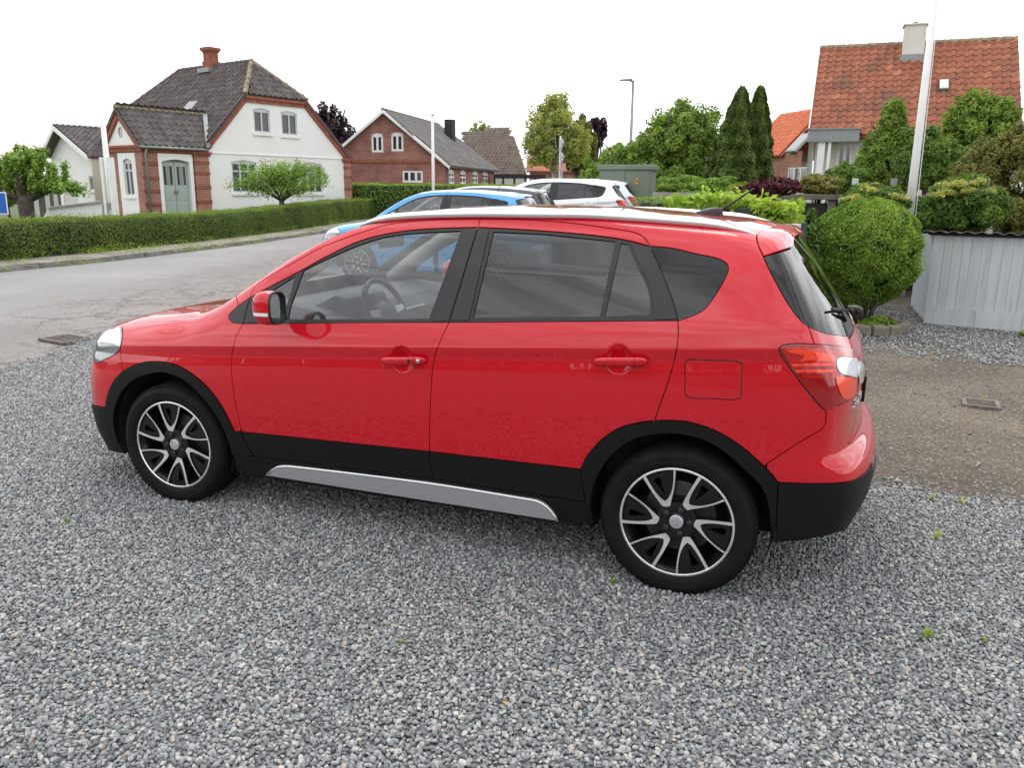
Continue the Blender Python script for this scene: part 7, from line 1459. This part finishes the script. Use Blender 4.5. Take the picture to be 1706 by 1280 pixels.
# ---- weeds in the gravel and at the kerb
def weed(xy, s, label, leafm, seed, z=.01, n=14):
    r = random.Random(seed); P, N_ = [], []
    w = MB()
    for k in range(n):
        a = r.uniform(0, 6.28); L = s*r.uniform(.5, 1.1); el = r.uniform(.25, 1.2); d = Vector((math.cos(a)*math.cos(el), math.sin(a)*math.cos(el), math.sin(el))); sd = Vector((-math.sin(a), math.cos(a), 0))*L*.14
        p0 = Vector((0, 0, 0)); p1 = d*L*.55; p2 = d*L+Vector((0, 0, -L*.18)); w.add([p0-sd*.2, p0+sd*.2, p1+sd, p1-sd, p2], [(0, 1, 2, 3), (3, 2, 4)])
    o = w.obj('weed', leafm); o.location = (xy[0], xy[1], z); a = o.data.attributes.new('tone', 'FLOAT', 'POINT'); a.data.foreach_set('value', np.random.default_rng(seed).random(len(o.data.vertices)).astype(np.float32)); tag(o, label, 'weed')
for i, (px_, py_, s, lab) in enumerate([(1560, 896, .075, 'yellow green weed in the gravel below the rear bumper, right'), (1148, 1063, .060, None), (1543, 1062, .065, 'small green weed in the gravel straight below the larger yellow green weed'), (1640, 1070, .05, 'tiny weed at the lower right of the gravel'), (1022, 972, .045, 'tiny weed just left of the rear tyre on the gravel'), (1552, 832, .06, 'yellowish weed on the line where gravel meets brown grit, left of two'), (1602, 838, .06, 'yellowish weed on the line where gravel meets brown grit, right of two'), (667, 1072, .03, 'tiny yellow green sprout in the middle of the gravel'), (1640, 663, .06, 'yellow green grass tuft behind the square drain grate'), (1703, 560, .15, 'bright green grass tuft at the foot of the shed by the right edge'), (112, 872, .05, 'dry little weed in the gravel left of the front wheel')]):
    if lab is None: continue
    c = on_axis(px_, py_, 2, .01); weed(c, s*.8, lab, M['leaf_mid'] if i not in (5, 6, 8, 0) else M['leaf_flower'], i+1, n=22 if i == 9 else 11)
for k in range(16):      # kerbside weeds: nobody could count these tufts
    pass
r = np.random.default_rng(9); Pn = []
for k in range(70):
    y = r.uniform(5, 30); x = road_far(y)+r.choice([.02, -.16, -1.1]) + r.normal(0, .05); h = r.uniform(.04, .16)*(1.4 if x < road_far(y)-.8 else 1); p = np.array([x, y, .0])+r.normal(0, 1, (60, 3))*np.array([.10, .22, .0])+np.array([0, 0, 1])*(r.random((60, 1))*h+(.085 if x < road_far(y)-.1 else 0)); Pn.append(p)
Pn = np.vstack(Pn); o = leaf_mesh('kerb_weeds', Pn, np.tile([0, 0, .3], (len(Pn), 1)), .05, M['leaf_bright'], None, seed=5, aspect=.3); tag(o, kind='stuff')

# unseen tree belt and hedge, added for the flank and glass to mirror
r = np.random.default_rng(3); Pn, Tn, Nn_ = [], [], []
for k in range(26):
    x_ = -22+k*2.1+r.uniform(-.7, .7); h_ = r.uniform(3.2, 6.0)*(1-.25*(k % 3 == 0)); p, q, tt_ = blob_points((x_, -17-r.uniform(0, 2.5), h_*.52), (1.9, 1.5, h_*.55), 900, 30, .3, k, .3); Pn.append(p); Nn_.append(q); Tn.append(tt_)
for k in range(60):
    p, q, tt_ = blob_points((-24+k*.95, -15.5, 1.0), (1.0, .8, 1.25), 260, 14, .4, 500+k, .3); Pn.append(p); Nn_.append(q); Tn.append(tt_)
o = leaf_mesh('added_tree_belt', np.vstack(Pn), np.vstack(Nn_), .32, M['leaf_deep'], None, seed=2, tone=np.concatenate(Tn)); tag(o, kind='stuff')
# ------------------------------------------------------------------ poles, lamp, cabinet, shed, small garden things
def pole(name, label, cat, px, D, ytop, r0, r1, m, knob=False, zg=0.):
    xy = gp(px, D); zt = hz(xy, ytop); t = empty(name, (xy[0], xy[1], zg), 0, label, cat); w = MB(); w.tube([(0, 0, 0), (0, 0, (zt-zg)*.5), (0, 0, zt-zg)], [r0, (r0+r1)/2, r1], 14); w.obj('pole', m, t, smooth=True)
    if knob: w = MB(); w.lathe([(0, 0), (r1*1.6, .01), (r1*1.8, .05), (0, .09)], 12, 0, lambda a, b, c: (a, b, c+zt-zg)); w.obj('cap', m, t, smooth=True)
    return t, xy, zt
fp_, xy_, zt_ = pole('flagpole', 'tall tapering white flagpole rising through the shrubs at the right', 'flagpole', 1519, 12.0, -60, .072, .040, M['whitewood'])
w = MB(); w.tube([(.09, -.05, .3), (.075, -.045, zt_*.5), (.05, -.03, zt_-.2)], .006, 5); w.obj('halyard', M['whitewood'], fp_)
pole('flagpole', 'white flagpole in front of the red brick house', 'flagpole', 722, 36, 192, .075, .06, M['whitewood'], True)
f3, x3, z3 = pole('flagpole', 'white wooden flagpole with boxed foot beside the porch of the white house', 'flagpole', 182, 24.5, 205, .10, .07, M['whitewood'])
w = MB(); zb = hz(x3, 262); w.box((-.19, -.10, 0), (-.10, .10, zb)); w.box((.10, -.10, 0), (.19, .10, zb)); w.obj('foot_clamp', M['whitewood'], f3); w = MB(); w.tube([(.0, 0, .9), (0, 0, 1.1)], .14, 12); w.obj('band', M['zinc'], f3)
f4, x4, z4 = pole('flagpole', 'thin grey white pole with a furled pennant in front of the birch', 'flagpole', 932, 30, 226, .05, .035, M['windowgrey']); w = MB(); zz = np.linspace(z4-.1, z4*.42, 14); w.tube([(.06+.05*math.sin(k*1.7), -.03, z) for k, z in enumerate(zz)], [.03+.035*abs(math.sin(k*1.1)) for k in range(14)], 6); w.obj('pennant', mat('pennant_cloth', (.42, .40, .44), .9, noise=(6, .4)), f4)
lp = empty('street_lamp', (*gp(1047.5, 38), 0), 0, 'tall grey street lamp with a flat arm pointing left above the trees', 'street lamp'); lz = hz(gp(1047.5, 38), 134); w = MB(); w.tube([(0, 0, 0), (0, 0, lz*.4), (0, 0, lz)], [.10, .075, .055], 10); w.obj('pole', M['zinc'], lp, smooth=True)
rt = Vector((-CR[0], -CR[1], 0)).normalized(); w = MB(); w.tube([Vector((0, 0, lz-.05)), rt*.18+Vector((0, 0, lz+.02))], .04, 8); w.obj('arm', M['zinc'], lp); w = MB(); sd = Vector((-rt.y, rt.x, 0)); a0 = rt*.05+Vector((0, 0, lz)); a1 = rt*.60+Vector((0, 0, lz-.02)); w.hexa([a0-sd*.12, a1-sd*.10, a1+sd*.10, a0+sd*.12, a0-sd*.12+Vector((0, 0, .09)), a1-sd*.1+Vector((0, 0, .06)), a1+sd*.1+Vector((0, 0, .06)), a0+sd*.12+Vector((0, 0, .09))]); w.obj('lamp_head', M['zinc'], lp, bevel=.01)
M['cabgreen'] = mat('green_grey_paint', (.150, .178, .135), .6, noise=(2.5, .12, 8)); M['sticker'] = mat('yellow_sticker', (.62, .33, .03), .6); M['concrete'] = mat('concrete', (.30, .29, .27), .9, noise=(4, .2))
# transformer cabinet, corner towards the camera
cb = empty('transformer_cabinet', (*gp(1086, 21.3), .3), 0, 'green grey steel transformer cabinet with two doors and a yellow warning sticker', 'cabinet'); c0, c1 = gp(1084, 21.3), gp(998, 21.7); FCb = Frame(c0, c1-c0, CAM_C[:2]-c0); tN = np.array([-(c1-c0)[1], (c1-c0)[0]]); tN = tN if tN@(CAM_C[:2]-c0) > 0 else -tN; FCb = Frame(c0, c1-c0, tN); Lc = np.linalg.norm(c1-c0); zc = hz(c0, 283)
cbp = np.array([*gp(1086, 21.3), .3]); 
def cabbox(mb, u0, u1, z0, z1, d0, d1): P = [np.array(FCb.P(u, z, d))-cbp for z in (z0, z1) for u, d in ((u0, d0), (u1, d0), (u1, d1), (u0, d1))]; return mb.hexa([tuple(p) for p in P])
w = MB(); cabbox(w, 0, Lc, .1, zc, -.9, 0); w.obj('housing', M['cabgreen'], cb); w = MB(); cabbox(w, -.06, Lc+.06, zc, zc+.13, -.96, .06); w.obj('roof', M['cabgreen'], cb, bevel=.02); w = MB(); cabbox(w, -.05, Lc+.05, 0, .12, -1.35, .05); w.obj('plinth', M['concrete'], cb)
um = FCb.at(1041, 310)[0]
for a_, b_ in ((.03, um-.012), (um+.012, Lc-.03)): w = MB(); cabbox(w, a_, b_, .16, zc-.03, 0, .022); w.obj('door', M['cabgreen'], cb, bevel=.006)
su_, sz_ = FCb.at(1061, 302); w = MB(); cabbox(w, su_-.035, su_+.035, sz_-.07, sz_+.07, .022, .027); s_ = w.obj('warning_sticker', M['sticker'], cb); w = MB(); w.add([tuple(np.array(FCb.P(su_+a, sz_+b, .029))-cbp) for a, b in ((-.008, .045), (.016, .045), (.002, .008), (.018, .008), (-.014, -.045), (-.002, -.004), (-.020, -.004))], [(0, 4, 5, 6), (0, 1, 2, 3), (3, 4, 0, 2)]); w.obj('lightning_mark', M['dark'], s_)
w = MB(); a_, b_ = gp(1088, 20.8), gp(1098, 20.8); w.box((-.12, -.10, 0), (.12, .10, 1.45)); o = w.obj('meter_post', M['tar'], None); o.location = (*gp(1095, 20.5), 0); tag(o, 'narrow dark meter box standing against the right side of the green cabinet', 'meter box')
# timber rail and dwarf wall behind the garden
M['rail_wood'] = mat('grey_weathered_timber', (.17, .145, .12), .9, noise=(5, .3), bump=(30, .5))
gw_ = empty('garden_wall', (0, 0, 0), 0, 'low weathered timber rail on dark posts above the ivy, running to the right behind the shrubs', 'fence'); wa_, wb_ = gp(1302, 12.2), gp(1640, 12.4); FW = Frame(wa_, wb_-wa_, CAM_C[:2]-wa_); zr_ = hz(wa_, 324); Lw_ = np.linalg.norm(wb_-wa_)
w = MB(); FW.box(w, 0, Lw_, zr_-.07, zr_+.01, -.18, .06); w.obj('rail', M['rail_wood'], gw_, bevel=.01)
w = MB(); FW.box(w, 0, Lw_, 0, zr_-.12, -.08, -.03); w.obj('dark_backing', M['tar'], gw_)  # dark board added to stand in for the darkness under the rail
for k in range(6): w = MB(); FW.box(w, .2+k*Lw_/6, .32+k*Lw_/6, 0, zr_-.07, -.12, 0); w.obj('post', M['rail_wood'], gw_)
wa2, wb2 = gp(1088, 18.5), gp(1200, 17.5); dw = empty('dwarf_wall', (0, 0, 0), 0, 'low concrete wall top between the cabinet and the conifers', 'wall'); F2 = Frame(wa2, wb2-wa2, CAM_C[:2]-wa2); z2 = hz(wa2, 320); w = MB(); F2.box(w, 0, np.linalg.norm(wb2-wa2), 0, z2, -.2, 0); w.obj('wall', M['concrete'], dw)
for px_, D_, lab, cm in ((1487, 11.9, 'short dark round lamp post top in the hydrangea left of the flagpole', 'zinc'), (1641, 11.9, 'grey lamp post top just above the big hydrangea bush', 'zinc'), (1423, 12.0, 'small bluish round lamp post top at the left end of the hydrangea', 'windowgrey')):
    t = empty('garden_lamp', (*gp(px_, D_), 0), 0, lab, 'garden lamp'); z = hz(gp(px_, D_), 297); w = MB(); w.tube([(0, 0, 0), (0, 0, z-.04)], .035, 10); w.obj('post', M['zinc'], t); w = MB(); w.lathe([(0, 0), (.045, 0), (.045, -.09), (.035, -.10), (0, -.10)], 14, 0, lambda a, b, c: (a, b, c+z)); w.obj('cap', M[cm], t, angle=40)
# dark post with a small pale box
px_, D_ = 1343, 8.5; q = gp(px_, D_); t = empty('post_with_box', (*q, 0), math.atan2(CR[1], CR[0]), 'dark square post with a small pale box on its left, behind the spoiler', 'post'); zt_ = hz(q, 371); w = MB(); w.box((-.032, -.032, 0), (.032, .032, zt_)); w.obj('post', mat('dark_post', (.045, .045, .050), .6), t, bevel=.004); w = MB(); w.box((-.125, -.05, zt_-.075), (-.038, .05, zt_-.012)); w.obj('box', M['creamwood'], t, bevel=.004)
# ---- the shed
sd = empty('low_shed', (0, 0, 0), 0, 'low pale blue grey plank shed with a corrugated roof, right of the round bush', 'shed')
s0, s1 = on_axis(1543, 539, 2, .0), on_axis(1706, 553.5, 2, .0); sL = on_axis(1528, 526, 2, .0); FSd = Frame(s0, s1-s0, CAM_C[:2]-s0[:2]); U_ = FSd.U; FSd.N = np.array([U_[1], -U_[0], 0]); FSd.N = FSd.N if FSd.N@(CAM_C-s0) > 0 else -FSd.N
zs = hz(s0[:2], 389); Lsd = 3.4
def shed_nodes(nt, N, L, b):
    tc = N('ShaderNodeTexCoord'); oi = N('ShaderNodeObjectInfo'); mp = nn(N, 'ShaderNodeMapping'); mp.inputs['Scale'].default_value = (9, 9, .7); L(tc.outputs['Object'], mp.inputs['Vector']); ad = nn(N, 'ShaderNodeVectorMath', operation='ADD'); L(mp.outputs[0], ad.inputs[0]); sc = nn(N, 'ShaderNodeMath', operation='MULTIPLY'); L(oi.outputs['Random'], sc.inputs[0]); sc.inputs[1].default_value = 40.; L(sc.outputs[0], ad.inputs[1])
    n = nn(N, 'ShaderNodeTexNoise', i_Scale=1.2, i_Detail=8., i_Roughness=.65); L(ad.outputs[0], n.inputs['Vector']); r = ramp(N, [(.28, (.36, .37, .37)), (.40, (.50, .53, .55)), (.60, (.57, .60, .63)), (.75, (.66, .68, .69))]); L(n.outputs['Fac'], r.inputs['Fac'])
    r2 = ramp(N, [(0, (.95, .96, .98)), (.5, (1., 1., 1.)), (1, (1.03, 1.02, 1.))]); L(oi.outputs['Random'], r2.inputs['Fac']); m1 = nn(N, 'ShaderNodeMix', data_type='RGBA', blend_type='MULTIPLY', i_Factor=1.); L(r.outputs[0], m1.inputs['A']); L(r2.outputs[0], m1.inputs['B']); L(m1.outputs['Result'], b.inputs['Base Color'])
    bp = nn(N, 'ShaderNodeBump', i_Strength=.4, i_Distance=.01); L(n.outputs['Fac'], bp.inputs['Height']); L(bp.outputs[0], b.inputs['Normal'])
M['shedpaint'] = node_mat('flaking_blue_grey_paint', shed_nodes, .75)
w = MB(); FSd.box(w, 0.02, Lsd, 0, zs-.16, -1.3, -.03); w.obj('inner_walls', M['dark'], sd)
r = random.Random(4); u = 0.
while u < Lsd:
    wd = r.uniform(.085, .125); w = MB(); FSd.box(w, u+.0012, u+wd-.0012, .0+r.uniform(0, .012), zs, -.025+r.uniform(-.002, .002), r.uniform(-.003, .004)); w.obj('plank', M['shedpaint'], sd); u += wd
w = MB(); FSd.box(w, -.03, .05, 0, zs, -.01, .022); w.obj('corner_board', M['shedpaint'], sd)
u = 0.
while u < 2.6:
    wd = r.uniform(.30, .5); w = MB(); FSd.box(w, u+.05, u+.05+wd-.004, .0, .215+r.uniform(-.01, .01), .006, .024); w.obj('skirt_board', M['shedpaint'], sd); u += wd
dl = sL-s0; dl[2] = 0; FE = Frame(s0, dl, -FSd.U); Le = 1.25; u = 0.02
while u < Le:
    wd = r.uniform(.09, .12); w = MB(); z_ = zs-.07*u/Le; P = [(u+.002, 0), (u+wd-.002, 0), (u+wd-.002, z_), (u+.002, z_)]; w.hexa([FE.P(a, b, -.02) for a, b in P]+[FE.P(a, b, .0) for a, b in P]); w.obj('plank', M['shedpaint'], sd); u += wd
# corrugated sheet
w = MB(); nx, V_ = int(Lsd/.0255)+6, []; M['sheeting'] = mat('weathered_fibre_cement', (.105, .098, .090), .9, noise=(7, .4), bump=(40, .5))
for j, (d_, zz_) in enumerate(((.12, zs+.035), (-1.4, zs-.06))):
    for i in range(nx): uu = -.17+i*.0255; V_.append(FSd.P(uu, zz_+.012*math.sin(uu*2*math.pi/.15), d_))
for i in range(nx): uu = -.17+i*.0255; V_.append(FSd.P(uu, zs+.024+.012*math.sin(uu*2*math.pi/.15), .12))
w.add(V_, [(i, i+1, nx+i+1, nx+i) for i in range(nx-1)]+[(2*nx+i, 2*nx+i+1, i+1, i) for i in range(nx-1)]); w.obj('corrugated_roof', M['sheeting'], sd, smooth=True)
w = MB(); FSd.box(w, -.10, Lsd, zs-.02, zs+.012, -.02, .03); w.obj('eaves_board', M['tar'], sd)
# ---- blue road sign at the left edge
sg = empty('road_sign', (*gp(0, 15.5), .0), math.atan2(CR[1], CR[0]), 'blue square road sign with a white edge at the far left, above the hedge', 'sign'); q = gp(0, 15.5); z0_, z1_ = hz(q, 357), hz(q, 320); w_ = .20; M['signblue'] = mat('sign_blue', (.015, .105, .42), .4); M['signwhite'] = mat('sign_white', (.75, .76, .77), .45)
w = MB(); w.box((-.34, -.006, z0_), (.09, .006, z1_)); w.obj('panel', M['signwhite'], sg, bevel=.003); w = MB(); w.box((-.322, -.009, z0_+.018), (.072, -.0065, z1_-.018)); w.obj('face', M['signblue'], sg); w = MB(); w.tube([(-.26, .03, 0), (-.26, .03, z1_+.02)], .03, 10); w.obj('post', M['zinc'], sg)
# ---- low white wall end and the grey car far off at the left
wl = empty('white_wall', (0, 0, 0), 0, 'long low white garden wall with a raking top, in front of the garage', 'wall'); q0, q1 = gp(58, 21.0), gp(166, 22.0); F0 = Frame(q0, q1-q0, CAM_C[:2]-q0); Lq = np.linalg.norm(q1-q0); za_, zb2 = hz(q0, 349), hz(q1, 338)
w = MB(); w.prism([(0, 0), (Lq, 0), (Lq, zb2), (.25, za_), (0, za_-.35)], -.25, 0, 0, lambda a, b, c: F0.P(a, b, c)); w.obj('wall', M['render'], wl); w = MB(); w.prism([(.25, za_), (Lq, zb2), (Lq, zb2+.06), (.25, za_+.06)], -.30, .05, 0, lambda a, b, c: F0.P(a, b, c)); w.obj('coping', M['concrete'], wl)
# ---- parked cars behind: the same body surface, scaled, in their own paint
def paint(name, col, **k): return mat(name, col, .35, coat=1, coatr=.02, **k)
SKIP = {'roof_rail', 'sill_strip', 'name_badge', 'rear_wiper', 'wiper_blade', 'roof_aerial', 'mast', 'exhaust_pipe', 'wheel_bolt', 'bolt_seat', 'emblem', 'brake_caliper', 'inner_trim', 'inner_door', 'plate_recess'}
def copy_car(label, loc, scale, pm, trim, rz=0., skip=()):
    root = empty('parked_car', loc, rz, label, 'car'); root.scale = scale; MM = {M['red']: pm, M['rail']: trim}
    if trim is pm: MM[M['trim']] = pm
    def rec(o, par):
        b = o.name.split('.')[0]
        if b in SKIP or b in skip: return
        c = o.copy(); COL.objects.link(c); c.parent = par
        if 'label' in c: del c['label']
        if c.type == 'MESH':
            for i, s_ in enumerate(c.material_slots):
                if s_.material in MM: s_.link = 'OBJECT'; s_.material = MM[o.material_slots[i].material]
        for ch in o.children: rec(ch, c)
    for ch in list(car.children): rec(ch, root)
    return root
M['blue'] = paint('bright_blue_paint', (.045, .32, .66)); M['white'] = paint('white_paint', (.80, .81, .83)); M['navy'] = paint('dark_navy_paint', (.018, .020, .040)); M['palewhite'] = paint('pale_silver_white_paint', (.62, .68, .72))
bc = copy_car('bright blue hatchback parked alongside, right behind the red car', (-4.62, 8.9, gz(-4.3, 8.8)), (.955, .985, 1.0), M['blue'], M['blue'], .16)
nc = copy_car('dark navy car, only its roof showing between the blue and the white car', (-5.2, 11.5, gz(-3.7, 11.4)-.03), (.94, .98, .985), M['navy'], M['navy'], .20)
wc_ = copy_car('white estate car, third in the row behind the blue car', (-4.75, 14.1, gz(-4, 14.1)), (1.04, 1.0, 1.0), M['white'], M['white'], .28)
pc_ = copy_car('pale white hatchback partly hidden behind the white estate car', (-5.0, 17.1, gz(-4, 17.1)-.05), (.97, .98, .96), M['palewhite'], M['palewhite'], .28)
def aerial(carroot, x, l, label=None):
    za_ = BODY.hit(np.array([x, 0, 2.2]), np.array([[0, 0, -1.]]), 0, 1.9, 400)[0][2]; w = MB(); w.tube([(x, 0, za_-.01), (x+.02, 0, za_+.02), (x+l*.6, 0, za_+l)], [.012, .006, .004], 6); w.obj('roof_aerial', M['seal'], carroot)
aerial(bc, 2.35, .26); aerial(wc_, 2.3, .2)

# a yellow fallen leaf on the gravel and a dandelion at the hedge foot
c = on_axis(841, 1173, 2, .02); w = MB(); w.add([(-.012, 0, 0), (-.003, .007, .004), (.006, .006, .005), (.014, 0, .002), (.006, -.006, .004), (-.003, -.007, .003)], [(0, 1, 2, 3), (0, 3, 4, 5)]); o = w.obj('fallen_leaf', mat('yellow_leaf', (.55, .36, .04), .6)); o.location = (c[0], c[1], .021); o.rotation_euler = (.2, .3, 2.2); tag(o, 'small yellow fallen leaf on the gravel in the middle foreground', 'leaf')
c = on_axis(232, 416, 2, .12); t = empty('dandelion', (c[0], c[1], .075), 0, 'tiny yellow dandelion on the pavement at the foot of the hedge', 'flower'); w = MB(); w.tube([(0, 0, 0), (.01, 0, .10)], .004, 5); w.obj('stem', M['leaf_mid'], t); w = MB(); w.lathe([(0, .100), (.028, .108), (.022, .120), (0, .124)], 10, 0); w.obj('flower_head', mat('dandelion_yellow', (.75, .50, .02), .7), t, smooth=True)
# ------------------------------------------------------------------ put each thing's empty at its base
for o in list(COL.objects):
    if o.type == 'EMPTY' and o.parent is None and o.location.length < 1e-6 and o.name.split('.')[0] not in ('parked_car', 'kerb') and o.children:
        pts = [c.matrix_basis @ Vector(q) for c in o.children if c.type == 'MESH' for q in c.bound_box]; c0 = Vector((sum(p.x for p in pts)/len(pts), sum(p.y for p in pts)/len(pts), 0)); o.location = c0
        for c in o.children: c.matrix_basis = Matrix.Translation(-c0) @ c.matrix_basis
